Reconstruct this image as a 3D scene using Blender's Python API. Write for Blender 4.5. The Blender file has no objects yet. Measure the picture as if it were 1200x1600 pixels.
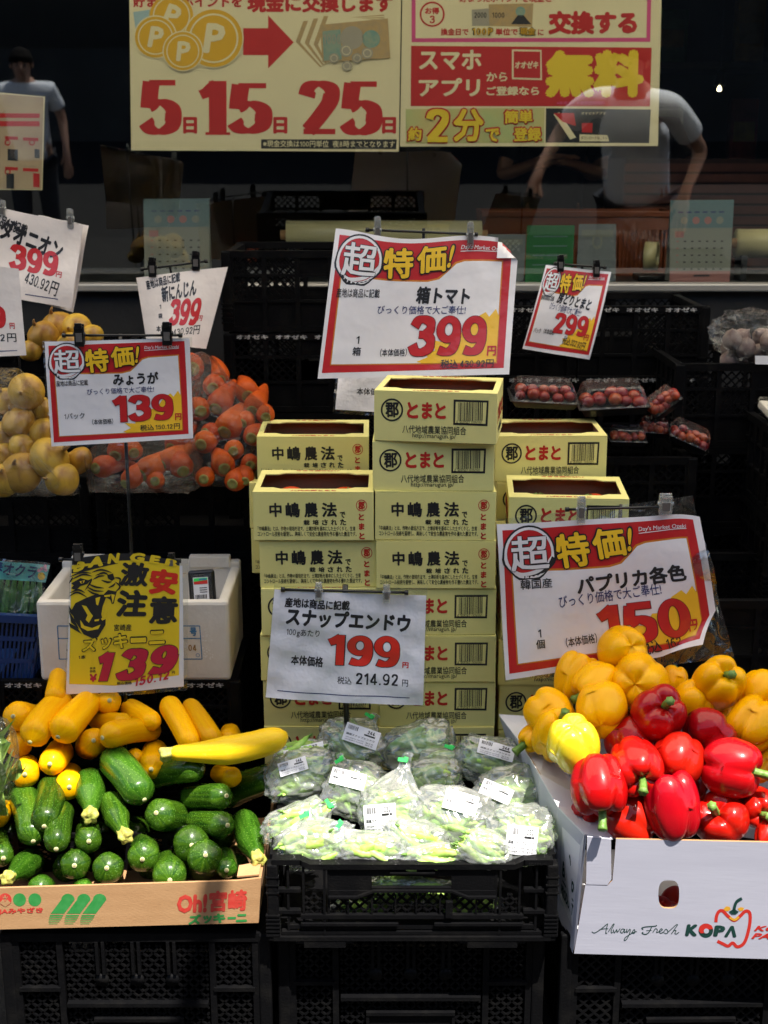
import bpy, bmesh, math, random, re
from mathutils import Vector, Matrix, noise
from mathutils.geometry import tessellate_polygon
random.seed(7)
SC = bpy.context.scene; COL = SC.collection
R = math.radians

# ------------------------------------------------------------------ camera
H = 1.75; PITCH = R(15.0); F = 2075.0
FWD = Vector((0, math.cos(PITCH), -math.sin(PITCH))); UPV = Vector((0, math.sin(PITCH), math.cos(PITCH)))
CAM = Vector((0, 0, H))
cd = bpy.data.cameras.new('camera'); cam = bpy.data.objects.new('camera', cd); COL.objects.link(cam)
cam.location = CAM; cam.rotation_euler = (R(90) - PITCH, 0, 0)
cd.sensor_fit = 'VERTICAL'; cd.sensor_height = 36; cd.lens = 36 * F / 1600; cd.clip_end = 200; cd.clip_start = 0.05
cd.dof.use_dof = True; cd.dof.focus_distance = 2.6; cd.dof.aperture_fstop = 6.3
SC.camera = cam

# ------------------------------------------------------------------ world, sun, exposure
SUN = Vector((0.20, -0.34, 0.92)).normalized()
wd = bpy.data.worlds.new('World'); SC.world = wd; wd.use_nodes = True
nt = wd.node_tree; bg = nt.nodes['Background']
sky = nt.nodes.new('ShaderNodeTexSky'); sky.sky_type = 'NISHITA'; sky.sun_disc = False
sky.sun_elevation = math.asin(SUN.z); sky.sun_rotation = math.atan2(SUN.x, SUN.y)
nt.links.new(sky.outputs[0], bg.inputs[0]); bg.inputs[1].default_value = 0.10
sl = bpy.data.lights.new('sun', 'SUN'); sl.energy = 5.0; sl.angle = R(0.5); sl.color = (1.0, 0.95, 0.87)
so = bpy.data.objects.new('sun', sl); COL.objects.link(so); so.location = (1, -4, 9)
so.rotation_euler = (-SUN).to_track_quat('-Z', 'Y').to_euler()
SC.view_settings.view_transform = 'Standard'; SC.view_settings.look = 'None'
SC.view_settings.exposure = 1.22; SC.view_settings.gamma = 1
SC.render.engine = 'CYCLES'
SC.cycles.use_denoising = True
SC.cycles.max_bounces = 10; SC.cycles.transparent_max_bounces = 24; SC.cycles.caustics_reflective = False; SC.cycles.caustics_refractive = False
SC.cycles.sample_clamp_indirect = 6

# ------------------------------------------------------------------ helpers
def P(px, py, y):
    d = FWD + Vector(((px - 600) / F, 0, 0)) + UPV * ((800 - py) / F)
    return CAM + d * (y / d.y)
def mpp(px, py, y):
    return (P(px, py, y) - CAM).dot(FWD) / F
WL = {}
def thing(name, label, cat, loc=(0, 0, 0), group=None):
    o = bpy.data.objects.new(name, None); COL.objects.link(o); o.location = loc; o.empty_display_size = 0.05
    o['label'] = label; o['category'] = cat
    if group: o['group'] = group
    WL[o.name] = Vector(loc); return o
def tag(o, label, cat, group=None):
    o['label'] = label; o['category'] = cat
    if group: o['group'] = group
    return o
def struct(o, kind='structure'):
    o['kind'] = kind; return o
def dup(o, parent=None):
    c = o.copy(); COL.objects.link(c)
    if parent: c.parent = parent
    for ch in list(o.children): dup(ch, c)
    return c

class MB:
    def __init__(s): s.v = []; s.f = []; s.m = []; s.sm = []; s.mats = []
    def mi(s, m):
        if m not in s.mats: s.mats.append(m)
        return s.mats.index(m)
    def add(s, vs, fs, m, smooth=False):
        b = len(s.v); s.v += [tuple(v) for v in vs]; k = s.mi(m)
        for f in fs: s.f.append(tuple(b + i for i in f)); s.m.append(k); s.sm.append(smooth)
    def box(s, lo, hi, m, mat=None, bev=0.0):
        (x0, y0, z0), (x1, y1, z1) = lo, hi
        if bev <= 0:
            vs = [Vector(p) for p in ((x0,y0,z0),(x1,y0,z0),(x1,y1,z0),(x0,y1,z0),(x0,y0,z1),(x1,y0,z1),(x1,y1,z1),(x0,y1,z1))]
            fs = [(0,3,2,1),(4,5,6,7),(0,1,5,4),(1,2,6,5),(2,3,7,6),(3,0,4,7)]
        else:
            bm = bmesh.new(); bmesh.ops.create_cube(bm, size=1)
            for v in bm.verts: v.co = Vector(((x0+x1)/2 + v.co.x*(x1-x0), (y0+y1)/2 + v.co.y*(y1-y0), (z0+z1)/2 + v.co.z*(z1-z0)))
            bmesh.ops.bevel(bm, geom=bm.edges[:], offset=bev, segments=2, profile=0.5, affect='EDGES')
            bm.verts.index_update(); vs = [v.co.copy() for v in bm.verts]; fs = [tuple(v.index for v in f.verts) for f in bm.faces]; bm.free()
        if mat is not None: vs = [mat @ v for v in vs]
        s.add(vs, fs, m)
    def bar(s, a, b, w, t, m, nrm=Vector((0, -1, 0))):
        a = Vector(a); b = Vector(b); d = (b - a).normalized(); n = nrm; sd = d.cross(n).normalized()
        vs = []
        for p in (a, b):
            for i, j in ((-1, -1), (1, -1), (1, 1), (-1, 1)): vs.append(p + sd * (w / 2 * i) + n * (t / 2 * j))
        s.add(vs, [(0,1,2,3),(7,6,5,4),(0,4,5,1),(1,5,6,2),(2,6,7,3),(3,7,4,0)], m)
    def tube(s, pts, rad, m, n=10, cap=True, smooth=True, mod=None):
        pts = [Vector(p) for p in pts]; k = len(pts)
        if not hasattr(rad, '__len__'): rad = [rad] * k
        t0 = (pts[1] - pts[0]).normalized(); up = Vector((0, 0, 1)) if abs(t0.z) < 0.9 else Vector((1, 0, 0))
        nv = t0.cross(up).normalized(); vs = []; prev = t0
        for i in range(k):
            t = (pts[min(i+1, k-1)] - pts[max(i-1, 0)]).normalized()
            ax = prev.cross(t)
            if ax.length > 1e-6: nv = Matrix.Rotation(prev.angle(t), 3, ax.normalized()) @ nv
            prev = t; b = t.cross(nv).normalized()
            for j in range(n):
                a = 2 * math.pi * j / n; q = rad[i] * (mod(a, i / (k - 1)) if mod else 1)
                vs.append(pts[i] + nv * (math.cos(a) * q) + b * (math.sin(a) * q))
        fs = [(i*n + j, i*n + (j+1) % n, (i+1)*n + (j+1) % n, (i+1)*n + j) for i in range(k-1) for j in range(n)]
        if cap: fs += [tuple(range(n-1, -1, -1)), tuple(range((k-1)*n, k*n))]
        s.add(vs, fs, m, smooth)
    def lathe(s, prof, m, M=None, n=20, smooth=True):
        vs = []; k = len(prof)
        for r, z in prof:
            for j in range(n):
                a = 2*math.pi*j/n; v = Vector((r*math.cos(a), r*math.sin(a), z)); vs.append(M @ v if M else v)
        fs = [(i*n+j, i*n+(j+1) % n, (i+1)*n+(j+1) % n, (i+1)*n+j) for i in range(k-1) for j in range(n)]
        fs += [tuple(range(n-1, -1, -1)), tuple(range((k-1)*n, k*n))]
        s.add(vs, fs, m, smooth)
    def build(s, name, parent=None, loc=None):
        off = WL.get(parent.name, Vector()) if parent else Vector(loc or (0, 0, 0))
        me = bpy.data.meshes.new(name)
        me.from_pydata([(x - off.x, y - off.y, z - off.z) for x, y, z in s.v], [], s.f)
        for m in s.mats: me.materials.append(m)
        me.polygons.foreach_set('material_index', s.m); me.polygons.foreach_set('use_smooth', s.sm); me.update()
        o = bpy.data.objects.new(name, me); COL.objects.link(o)
        if parent: o.parent = parent
        else: o.location = off
        WL[o.name] = off
        return o

def crom(pts, n=8, closed=False):
    out = []; k = len(pts); pts = [Vector(p) for p in pts]
    for i in range(k if closed else k - 1):
        if closed: a, b, c, d = (pts[(i + j - 1) % k] for j in range(4))
        else: a, b, c, d = pts[max(i-1, 0)], pts[i], pts[i+1], pts[min(i+2, k-1)]
        for j in range(n):
            t = j / n
            out.append(0.5 * ((2*b) + (c - a)*t + (2*a - 5*b + 4*c - d)*t*t + (3*b - a - 3*c + d)*t**3))
    if not closed: out.append(pts[-1])
    return out
def align(zdir, roll=0.0):
    return Vector(zdir).normalized().to_track_quat('Z', 'Y').to_matrix().to_4x4() @ Matrix.Rotation(roll, 4, 'Z')

# ------------------------------------------------------------------ materials
def mat(name, c1, c2=None, scale=20, rough=0.5, coat=0.0, bump=0.0, bscale=60, metal=0.0, rand=0.0, detail=4, sss=0.0, spec=0.5, lo=0.35, hi=0.65, crough=0.08, stretch=None):
    m = bpy.data.materials.new(name); m.use_nodes = True; m.diffuse_color = (*c1, 1)
    t = m.node_tree; b = t.nodes['Principled BSDF']
    b.inputs['Roughness'].default_value = rough; b.inputs['Metallic'].default_value = metal
    b.inputs['Coat Weight'].default_value = coat; b.inputs['Coat Roughness'].default_value = crough
    b.inputs['Specular IOR Level'].default_value = spec
    b.inputs['Base Color'].default_value = (*c1, 1)
    tc = t.nodes.new('ShaderNodeTexCoord'); vec = tc.outputs['Object']
    if stretch:
        mp = t.nodes.new('ShaderNodeMapping'); mp.inputs['Scale'].default_value = stretch; t.links.new(vec, mp.inputs[0]); vec = mp.outputs[0]
    out = None
    if c2:
        n = t.nodes.new('ShaderNodeTexNoise'); n.inputs['Scale'].default_value = scale; n.inputs['Detail'].default_value = detail; t.links.new(vec, n.inputs['Vector'])
        mr = t.nodes.new('ShaderNodeMapRange'); mr.inputs[1].default_value = lo; mr.inputs[2].default_value = hi; t.links.new(n.outputs[0], mr.inputs[0])
        mx = t.nodes.new('ShaderNodeMix'); mx.data_type = 'RGBA'; mx.inputs[6].default_value = (*c1, 1); mx.inputs[7].default_value = (*c2, 1)
        t.links.new(mr.outputs[0], mx.inputs[0]); out = mx.outputs[2]
    if rand:
        oi = t.nodes.new('ShaderNodeObjectInfo'); hs = t.nodes.new('ShaderNodeHueSaturation')
        r1 = t.nodes.new('ShaderNodeMapRange'); r1.inputs[3].default_value = 1 - rand; r1.inputs[4].default_value = 1 + rand; t.links.new(oi.outputs['Random'], r1.inputs[0]); t.links.new(r1.outputs[0], hs.inputs['Value'])
        r2 = t.nodes.new('ShaderNodeMapRange'); r2.inputs[3].default_value = 0.5 - rand*0.05; r2.inputs[4].default_value = 0.5 + rand*0.05; t.links.new(oi.outputs['Random'], r2.inputs[0]); t.links.new(r2.outputs[0], hs.inputs['Hue'])
        if out: t.links.new(out, hs.inputs['Color'])
        else: hs.inputs['Color'].default_value = (*c1, 1)
        out = hs.outputs[0]
    if out: t.links.new(out, b.inputs['Base Color'])
    if bump:
        n = t.nodes.new('ShaderNodeTexNoise'); n.inputs['Scale'].default_value = bscale; n.inputs['Detail'].default_value = 3; t.links.new(vec, n.inputs['Vector'])
        bp = t.nodes.new('ShaderNodeBump'); bp.inputs['Strength'].default_value = bump; bp.inputs['Distance'].default_value = 0.01; t.links.new(n.outputs[0], bp.inputs['Height'])
        t.links.new(bp.outputs[0], b.inputs['Normal']); t.links.new(bp.outputs[0], b.inputs['Coat Normal'])
    if sss:
        b.inputs['Subsurface Weight'].default_value = sss; b.inputs['Subsurface Radius'].default_value = (0.01, 0.005, 0.003); b.inputs['Subsurface Scale'].default_value = 0.3
    return m
def film(name, tint=(0.97, 0.98, 0.97), gloss=0.12, white=0.08, rough=0.12, bump=0.6, bscale=35, det=4):
    m = bpy.data.materials.new(name); m.use_nodes = True; t = m.node_tree; t.nodes.clear()
    o = t.nodes.new('ShaderNodeOutputMaterial'); tr = t.nodes.new('ShaderNodeBsdfTransparent'); tr.inputs[0].default_value = (*tint, 1)
    gl = t.nodes.new('ShaderNodeBsdfGlossy'); gl.inputs['Roughness'].default_value = rough
    df = t.nodes.new('ShaderNodeBsdfDiffuse'); df.inputs[0].default_value = (0.8, 0.82, 0.8, 1)
    tl = t.nodes.new('ShaderNodeBsdfTranslucent'); tl.inputs[0].default_value = (0.8, 0.82, 0.8, 1)
    a0 = t.nodes.new('ShaderNodeMixShader'); a0.inputs[0].default_value = 0.4; t.links.new(df.outputs[0], a0.inputs[1]); t.links.new(tl.outputs[0], a0.inputs[2])
    m1 = t.nodes.new('ShaderNodeMixShader'); m1.inputs[0].default_value = white; t.links.new(tr.outputs[0], m1.inputs[1]); t.links.new(a0.outputs[0], m1.inputs[2])
    lw = t.nodes.new('ShaderNodeLayerWeight'); lw.inputs[0].default_value = 0.25
    ad = t.nodes.new('ShaderNodeMath'); ad.operation = 'MULTIPLY_ADD'; ad.inputs[1].default_value = 0.5; ad.inputs[2].default_value = gloss; ad.use_clamp = True
    t.links.new(lw.outputs['Fresnel'], ad.inputs[0])
    m2 = t.nodes.new('ShaderNodeMixShader'); t.links.new(ad.outputs[0], m2.inputs[0]); t.links.new(m1.outputs[0], m2.inputs[1]); t.links.new(gl.outputs[0], m2.inputs[2])
    t.links.new(m2.outputs[0], o.inputs[0])
    if bump:
        tc = t.nodes.new('ShaderNodeTexCoord'); n = t.nodes.new('ShaderNodeTexNoise'); n.inputs['Scale'].default_value = bscale; n.inputs['Detail'].default_value = det; n.inputs['Distortion'].default_value = 1.6
        t.links.new(tc.outputs['Object'], n.inputs['Vector'])
        bp = t.nodes.new('ShaderNodeBump'); bp.inputs['Strength'].default_value = bump; bp.inputs['Distance'].default_value = 0.02
        t.links.new(n.outputs[0], bp.inputs['Height']); t.links.new(bp.outputs[0], gl.inputs['Normal']); t.links.new(bp.outputs[0], df.inputs['Normal']); t.links.new(bp.outputs[0], lw.inputs['Normal'])
    return m
INK = {}
def ink(k, c): INK[k] = mat('ink ' + k, c, rough=0.45, coat=0.55, crough=0.12, bump=0.25, bscale=18)
ink('red', (0.50, 0.012, 0.014)); ink('orange', (0.60, 0.20, 0.015)); ink('yellow', (0.80, 0.50, 0.015)); ink('black', (0.012, 0.012, 0.014))
ink('navy', (0.015, 0.025, 0.13)); ink('white', (0.76, 0.75, 0.76)); ink('burst', (0.85, 0.50, 0.02)); ink('darkred', (0.16, 0.006, 0.008)); ink('lemon', (0.84, 0.60, 0.015)); ink('magenta', (0.50, 0.008, 0.045)); ink('brightred', (0.68, 0.025, 0.01))
PAPER = mat('sign paper in film', (0.80, 0.78, 0.79), (0.75, 0.735, 0.75), 6, rough=0.5, coat=0.5, crough=0.08, bump=0.5, bscale=11)
PAPER2 = mat('crumpled sign paper', (0.79, 0.78, 0.81), (0.71, 0.70, 0.73), 9, rough=0.5, coat=0.5, crough=0.15, bump=0.6, bscale=22)
OLDPAPER = mat('paper', (0.74, 0.68, 0.64), rough=0.6, coat=0.2, bump=0.4, bscale=16)
SLEEVE = film('clear sleeve', gloss=0.07, white=0.015, rough=0.07, bump=1.0, bscale=11, det=2.5)
CLEAR = film('clear plastic', gloss=0.05, white=0.03, rough=0.1, bump=0.2, bscale=60)
BAG = film('bag film', gloss=0.11, white=0.26, rough=0.15, bump=0.8, bscale=13, det=1.8)
NET = film('thin produce bag', gloss=0.025, white=0.01, rough=0.15, bump=0.9, bscale=30)
BLACKP = mat('black crate plastic', (0.004, 0.004, 0.0045), (0.009, 0.0085, 0.008), 22, lo=.5, hi=.8, detail=8, rough=0.45, bump=0.15, bscale=200, spec=0.07)
BLACKG = mat('black glossy plastic', (0.006, 0.006, 0.0065), rough=0.3)
CRTXT = mat('crate print', (0.55, 0.54, 0.52), (0.2, 0.2, 0.2), 150, rough=0.6)
YBOX = mat('pale yellow carton', (0.81, 0.755, 0.29), (0.76, 0.70, 0.25), 5, rough=0.6, bump=0.06, bscale=250, rand=0.05, spec=.2)
YIN = mat('carton inside', (0.22, 0.13, 0.07), rough=0.8, bump=0.1, bscale=200)
YEDGE = mat('carton edge', (0.55, 0.42, 0.13), rough=0.8)
BK = mat('print black', (0.012, 0.012, 0.012), rough=0.5); RD = mat('print red', (0.55, 0.02, 0.012), rough=0.5)
CARD = mat('brown corrugated card', (0.44, 0.25, 0.115), (0.39, 0.215, 0.095), 8, rough=0.72, bump=0.12, bscale=120, stretch=(1, 1, 6))
CARDIN = mat('brown card inside', (0.35, 0.19, 0.085), rough=0.8)
GRNP = mat('print green', (0.02, 0.22, 0.04), (0.04, 0.26, 0.06), 60, rough=0.6); REDP = mat('print tomato red', (0.50, 0.03, 0.02), (0.55, 0.06, 0.04), 60, rough=0.6)
WCARD = mat('white corrugated card', (0.52, 0.52, 0.60), (0.49, 0.49, 0.57), 6, rough=0.5, bump=0.025, bscale=40, stretch=(0.6, 0.6, 7))
WCARDIN = mat('white card inner', (0.72, 0.72, 0.75), rough=0.6)
FOAM = mat('white foam', (0.74, 0.70, 0.63), (0.68, 0.63, 0.55), 14, rough=0.7, bump=0.10, bscale=110)
BLUEP = mat('blue basket plastic', (0.007, 0.028, 0.12), rough=0.35)

def veg(name, dark, light, spk, rough=0.25, cw=.36):
    m = bpy.data.materials.new(name); m.use_nodes = True; t = m.node_tree; b = t.nodes['Principled BSDF']
    tc = t.nodes.new('ShaderNodeTexCoord'); at = t.nodes.new('ShaderNodeAttribute'); at.attribute_name = 'skin_map'
    n = t.nodes.new('ShaderNodeTexNoise'); n.inputs['Scale'].default_value = 3.2; n.inputs['Detail'].default_value = 6; n.inputs['Roughness'].default_value = .65; t.links.new(at.outputs['Vector'], n.inputs['Vector'])
    v = t.nodes.new('ShaderNodeTexNoise'); v.inputs['Scale'].default_value = 330; v.inputs['Detail'].default_value = 1; t.links.new(tc.outputs['Object'], v.inputs['Vector'])
    r0 = t.nodes.new('ShaderNodeMapRange'); r0.inputs[1].default_value = 0.35; r0.inputs[2].default_value = 0.7; t.links.new(n.outputs[0], r0.inputs[0])
    mx = t.nodes.new('ShaderNodeMix'); mx.data_type = 'RGBA'; mx.inputs[6].default_value = (*dark, 1); mx.inputs[7].default_value = (*light, 1); t.links.new(r0.outputs[0], mx.inputs[0])
    r1 = t.nodes.new('ShaderNodeMapRange'); r1.inputs[1].default_value = 0.6; r1.inputs[2].default_value = 0.72; r1.inputs[4].default_value = 0.55; t.links.new(v.outputs[0], r1.inputs[0])
    m2 = t.nodes.new('ShaderNodeMix'); m2.data_type = 'RGBA'; m2.inputs[7].default_value = (*spk, 1); t.links.new(mx.outputs[2], m2.inputs[6]); t.links.new(r1.outputs[0], m2.inputs[0])
    oi = t.nodes.new('ShaderNodeObjectInfo'); hs = t.nodes.new('ShaderNodeHueSaturation')
    q = t.nodes.new('ShaderNodeMapRange'); q.inputs[3].default_value = 0.75; q.inputs[4].default_value = 1.3; t.links.new(oi.outputs['Random'], q.inputs[0]); t.links.new(q.outputs[0], hs.inputs['Value'])
    t.links.new(m2.outputs[2], hs.inputs['Color']); t.links.new(hs.outputs[0], b.inputs['Base Color'])
    b.inputs['Roughness'].default_value = rough; b.inputs['Coat Weight'].default_value = cw; b.inputs['Coat Roughness'].default_value = 0.07; b.inputs['Specular IOR Level'].default_value = cw*.5
    bp = t.nodes.new('ShaderNodeBump'); bp.inputs['Strength'].default_value = 0.12; bp.inputs['Distance'].default_value = 0.005; t.links.new(n.outputs[0], bp.inputs['Height']); t.links.new(bp.outputs[0], b.inputs['Normal'])
    return m
ZG = veg('green zucchini skin', (0.008, 0.036, 0.0025), (0.048, 0.108, 0.005), (0.13, 0.25, 0.05))
ZL = veg('light green zucchini skin', (0.014, 0.058, 0.003), (0.042, 0.120, 0.007), (0.14, 0.27, 0.04))
ZY = veg('yellow zucchini skin', (0.76, 0.34, 0.0), (0.84, 0.45, 0.001), (0.86, 0.52, 0.02), rough=0.42, cw=.14)
ZYD = veg('bright yellow zucchini skin', (0.82, 0.50, 0.010), (0.86, 0.57, 0.014), (0.88, 0.62, 0.07), rough=0.36, cw=.2)
SCAR = mat('zucchini cut end', (0.46, 0.40, 0.20), (0.26, 0.19, 0.08), 160, rough=0.7, bump=0.3, bscale=300)
SCARR = mat('cut end rim', (0.46, 0.46, 0.22), rough=0.6)
STARM = mat('pale yellow stalk', (0.48, 0.40, 0.09), (0.28, 0.32, 0.05), 90, rough=0.6, bump=0.3, bscale=160)
PEPR = mat('red pepper skin', (0.33, 0.002, 0.0015), (0.42, 0.008, 0.003), 9, rough=0.32, coat=0.5, crough=0.11, bump=0.14, bscale=22, rand=0.08, spec=.12)
PEPY = mat('orange yellow pepper skin', (0.84, 0.37, 0.0), (0.87, 0.47, 0.001), 8, rough=0.32, coat=0.22, crough=0.10, bump=0.12, bscale=22, rand=0.06, spec=.1)
PEPL = mat('lemon yellow pepper skin', (0.82, 0.60, 0.01), (0.84, 0.66, 0.02), 10, rough=0.2, coat=0.6, crough=0.06, bump=0.1, bscale=25, sss=0.05)
STEM = mat('pepper stalk', (0.07, 0.17, 0.02), (0.16, 0.28, 0.05), 60, rough=0.5, bump=0.3, bscale=120)
STEMC = mat('stalk cut', (0.5, 0.48, 0.22), rough=0.7)
PODM = mat('pea pod', (0.24, 0.46, 0.05), (0.46, 0.64, 0.16), 30, rough=0.5, rand=0.25)
STICK = mat('price sticker', (0.80, 0.80, 0.82), rough=0.5)
TIE = mat('green tape', (0.05, 0.72, 0.13), rough=0.4)
ONION = mat('onion skin', (0.54, 0.32, 0.035), (0.26, 0.11, 0.018), 22, lo=.52, hi=.68, rough=0.4, bump=0.25, bscale=25, rand=0.18, stretch=(1, 1, 0.4))
ONBR = mat('brown onion patch', (0.28, 0.14, 0.04), (0.45, 0.28, 0.1), 60, rough=0.7)
CARROT = mat('carrot skin', (0.48, 0.078, 0.003), (0.38, 0.05, 0.003), 30, rough=0.5, spec=.25, bump=0.3, bscale=70, rand=0.12)
CARTOP = mat('carrot crown', (0.16, 0.18, 0.04), (0.26, 0.20, 0.05), 120, rough=0.8)
TOMATO = mat('tomato skin', (0.55, 0.045, 0.02), (0.60, 0.09, 0.02), 12, rough=0.22, coat=0.3, rand=0.1)
LETT = mat('lettuce leaf', (0.22, 0.42, 0.04), (0.48, 0.62, 0.18), 26, rough=0.45, bump=0.5, bscale=40)
CLIPC = film('clear clip plastic', gloss=0.2, white=0.25, rough=0.1, bump=0.0)
STEEL = mat('grey clip insert', (0.18, 0.17, 0.16), rough=0.4, metal=0.5)

# ------------------------------------------------------------------ lettering
_TC = {}
def font_geo(s, res=2, shear=0.0, space=1.0):
    k = (s, res, shear, space)
    if k in _TC: return _TC[k]
    c = bpy.data.curves.new('lettering', 'FONT'); c.body = s; c.resolution_u = res; c.shear = shear; c.space_character = space; c.space_line = 0.85
    o = bpy.data.objects.new('lettering', c); COL.objects.link(o)
    dg = bpy.context.evaluated_depsgraph_get(); dg.update()
    me = bpy.data.meshes.new_from_object(o.evaluated_get(dg))
    vs = [(v.co.x, v.co.y) for v in me.vertices]; fs = [tuple(p.vertices) for p in me.polygons]
    bpy.data.objects.remove(o); bpy.data.curves.remove(c); bpy.data.meshes.remove(me)
    _TC[k] = (vs, fs); return _TC[k]
RING8 = [(math.cos(i*math.pi/4), math.sin(i*math.pi/4)) for i in range(8)]
def geo(s, bold=0.0, res=2, shear=0.0, space=1.0):
    """numerals are drawn from GL, everything else from the built-in face"""
    if not any(c in GL for c in s): return font_bold(s, bold, res, shear, space)
    V = []; T = []; x = 0.0; w = .115 + 1.5*bold; pitch = .62
    for run in re.findall(r'[0-9.]+|[^0-9.]+', s):
        if run[0] in GL:
            v, t_ = digits(run, w, w*.86, gap=.11 + bold, n=4); k = .70; kx = .66
        else:
            v, t_ = font_bold(run.strip() or '-', bold, res, 0.0, space); k = kx = 1.0; x += .06*(len(run) - len(run.lstrip())) + .06
            if not run.strip(): x += .25; continue
        x0 = min(q[0] for q in v); b = len(V); V += [(x + (q[0] - x0)*kx + shear*q[1]*k, q[1]*k) for q in v]; T += [(tuple(b + i for i in f), l) for f, l in t_]
        x += (max(q[0] for q in v) - x0)*kx + .10 + (.12*(len(run) - len(run.rstrip())) if run[0] not in GL else 0)
    return V, T
def font_bold(s, bold=0.0, res=2, shear=0.0, space=1.0):
    """2-D triangles with a layer number each; a bold face is the plain one laid down in a ring"""
    vs, fs = font_geo(s, res, shear, space)
    y0 = min(v[1] for v in vs); y1 = max(v[1] for v in vs)
    if bold <= 0: return list(vs), [(f, 0) for f in fs]
    V = []; T = []
    offs = [(a*bold, b*bold) for a, b in (RING8 if bold > 0.03 else RING8[1::2])]
    if bold > 0.055: offs += [(a*bold*0.5, b*bold*0.5) for a, b in RING8[::2]]
    for k, (dx, dy) in enumerate(offs):
        b = len(V); V += [(x + dx*0.72, y + dy*0.72) for x, y in vs]; T += [(tuple(b + i for i in f), k) for f in fs]
    return V, T
GL = {
 '0': (.66, [('o', .33, .5, .33, .5)]),
 '9': (.66, [('o', .33, .66, .33, .34), ('l', [(.56, .62), (.555, .38), (.47, .16), (.30, .085), (.10, .14)])]),
 '3': (.66, [('l', [(.09, .74), (.18, .88), (.34, .915), (.52, .83), (.52, .64), (.38, .54), (.24, .53)]), ('l', [(.24, .53), (.42, .515), (.56, .40), (.54, .19), (.34, .085), (.16, .12), (.07, .27)])]),
 '1': (.44, [('l', [(.31, 0), (.31, .5), (.31, 1)], 'butt'), ('l', [(.02, .74), (.14, .80), (.30, .93)])]),
 '.': (.22, [('l', [(.10, .0), (.10, .07), (.10, .15)])]),
 '4': (.68, [('l', [(.44, 0), (.44, .5), (.44, 1)]), ('l', [(.42, .94), (.24, .60), (.06, .28)]), ('l', [(.03, .25), (.3, .25), (.66, .25)])]),
 '6': (.66, [('o', .33, .34, .33, .34), ('l', [(.10, .38), (.105, .62), (.19, .84), (.36, .915), (.56, .86)])]),
 '7': (.64, [('l', [(.04, .915), (.3, .915), (.60, .915)]), ('l', [(.53, .90), (.36, .5), (.24, 0)])]),
 '8': (.66, [('o', .33, .28, .33, .28), ('o', .33, .74, .29, .26)]),
 '5': (.66, [('l', [(.13, .915), (.36, .915), (.60, .915)]), ('l', [(.17, .93), (.14, .70), (.12, .48)]), ('l', [(.13, .50), (.33, .58), (.54, .46), (.53, .20), (.34, .085), (.16, .12), (.06, .25)])]),
 '2': (.66, [('l', [(.10, .70), (.16, .86), (.34, .915), (.53, .82), (.52, .62), (.36, .38), (.13, .10)]), ('l', [(.05, .085), (.35, .085), (.62, .085)])]),
}
def digits(s, wv=.21, wh=.17, grow=0.0, gap=.05, serif=False, n=7):
    V = []; T = []; x0 = 0
    for ch in s:
        adv, st = GL[ch]
        for li, e in enumerate(st):
            if e[0] == 'o':
                _, cx, cy, rx, ry = e; N = 30
                for k in range(N):
                    a = 2*math.pi*k/N; ca, sa = math.cos(a), math.sin(a)
                    V.append((x0 + cx + (rx + grow)*ca, cy + (ry + grow)*sa)); V.append((x0 + cx + (rx - wv - grow)*ca, cy + (ry - wh - grow)*sa))
                b = len(V) - 2*N
                T += [((b+2*k, b+2*((k+1) % N), b+2*((k+1) % N)+1, b+2*k+1), li) for k in range(N)]
            else:
                pts = crom([Vector((p[0], p[1], 0)) for p in e[1]], n); k = len(pts); b = len(V)
                for i in range(k):
                    t = (pts[min(i+1, k-1)] - pts[max(i-1, 0)]).normalized()
                    w = (wv*abs(t.y)**1.3 + wh*abs(t.x)**1.3) / 2 + grow
                    p = pts[i] + (t * (-grow if i == 0 else grow if i == k-1 else 0))
                    V.append((x0 + p.x - t.y*w, p.y + t.x*w)); V.append((x0 + p.x + t.y*w, p.y - t.x*w))
                T += [((b+2*i, b+2*i+1, b+2*i+3, b+2*i+2), li) for i in range(k-1)]
        if serif and ch == '1':
            b = len(V); V += [(x0+.10, 0), (x0+.52, 0), (x0+.52, .05), (x0+.10, .05)]; T.append(((b, b+1, b+2, b+3), 3))
        x0 += adv + gap
    return V, T

class Plane:
    """flat face: u, v in metres"""
    def __init__(s, o, ex, ey):
        s.o = Vector(o); s.ex = Vector(ex).normalized(); s.ey = Vector(ey).normalized(); s.n = s.ex.cross(s.ey); s.sx = s.sy = 1.0; s.maxl = 9.0
    def S(s, u, v, h): return s.o + s.ex*u + s.ey*v + s.n*h
class Sheet:
    """sheet through four points seen in the photograph, at its own depth, with bends"""
    def __init__(s, px, yt, yb=None, bend=None, warp=None, maxl=0.022):
        yb = yt if yb is None else yb; ys = (yt, yt, yb, yb)
        if hasattr(yt, '__len__'): ys = yt
        s.px = px; s.c = [P(*p, y) for p, y in zip(px, ys)]
        s.sx = (s.c[1] - s.c[0]).length; s.sy = (s.c[0] - s.c[3]).length
        s.n = (s.c[1] - s.c[0]).cross(s.c[0] - s.c[3]).normalized()
        s.bend = bend or (lambda u, v: 0.0); s.warp = warp; s.maxl = maxl
    def S(s, u, v, h):            # v runs downwards
        if s.warp: u, v, h = s.warp(u, v, h)
        a, b, c, d = s.c
        return (a*(1-u) + b*u)*(1-v) + (d*(1-u) + c*u)*v + s.n*(h + s.bend(u, v))
    def inv(s, x, y): return inv_bl(s.px, x, y)
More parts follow.
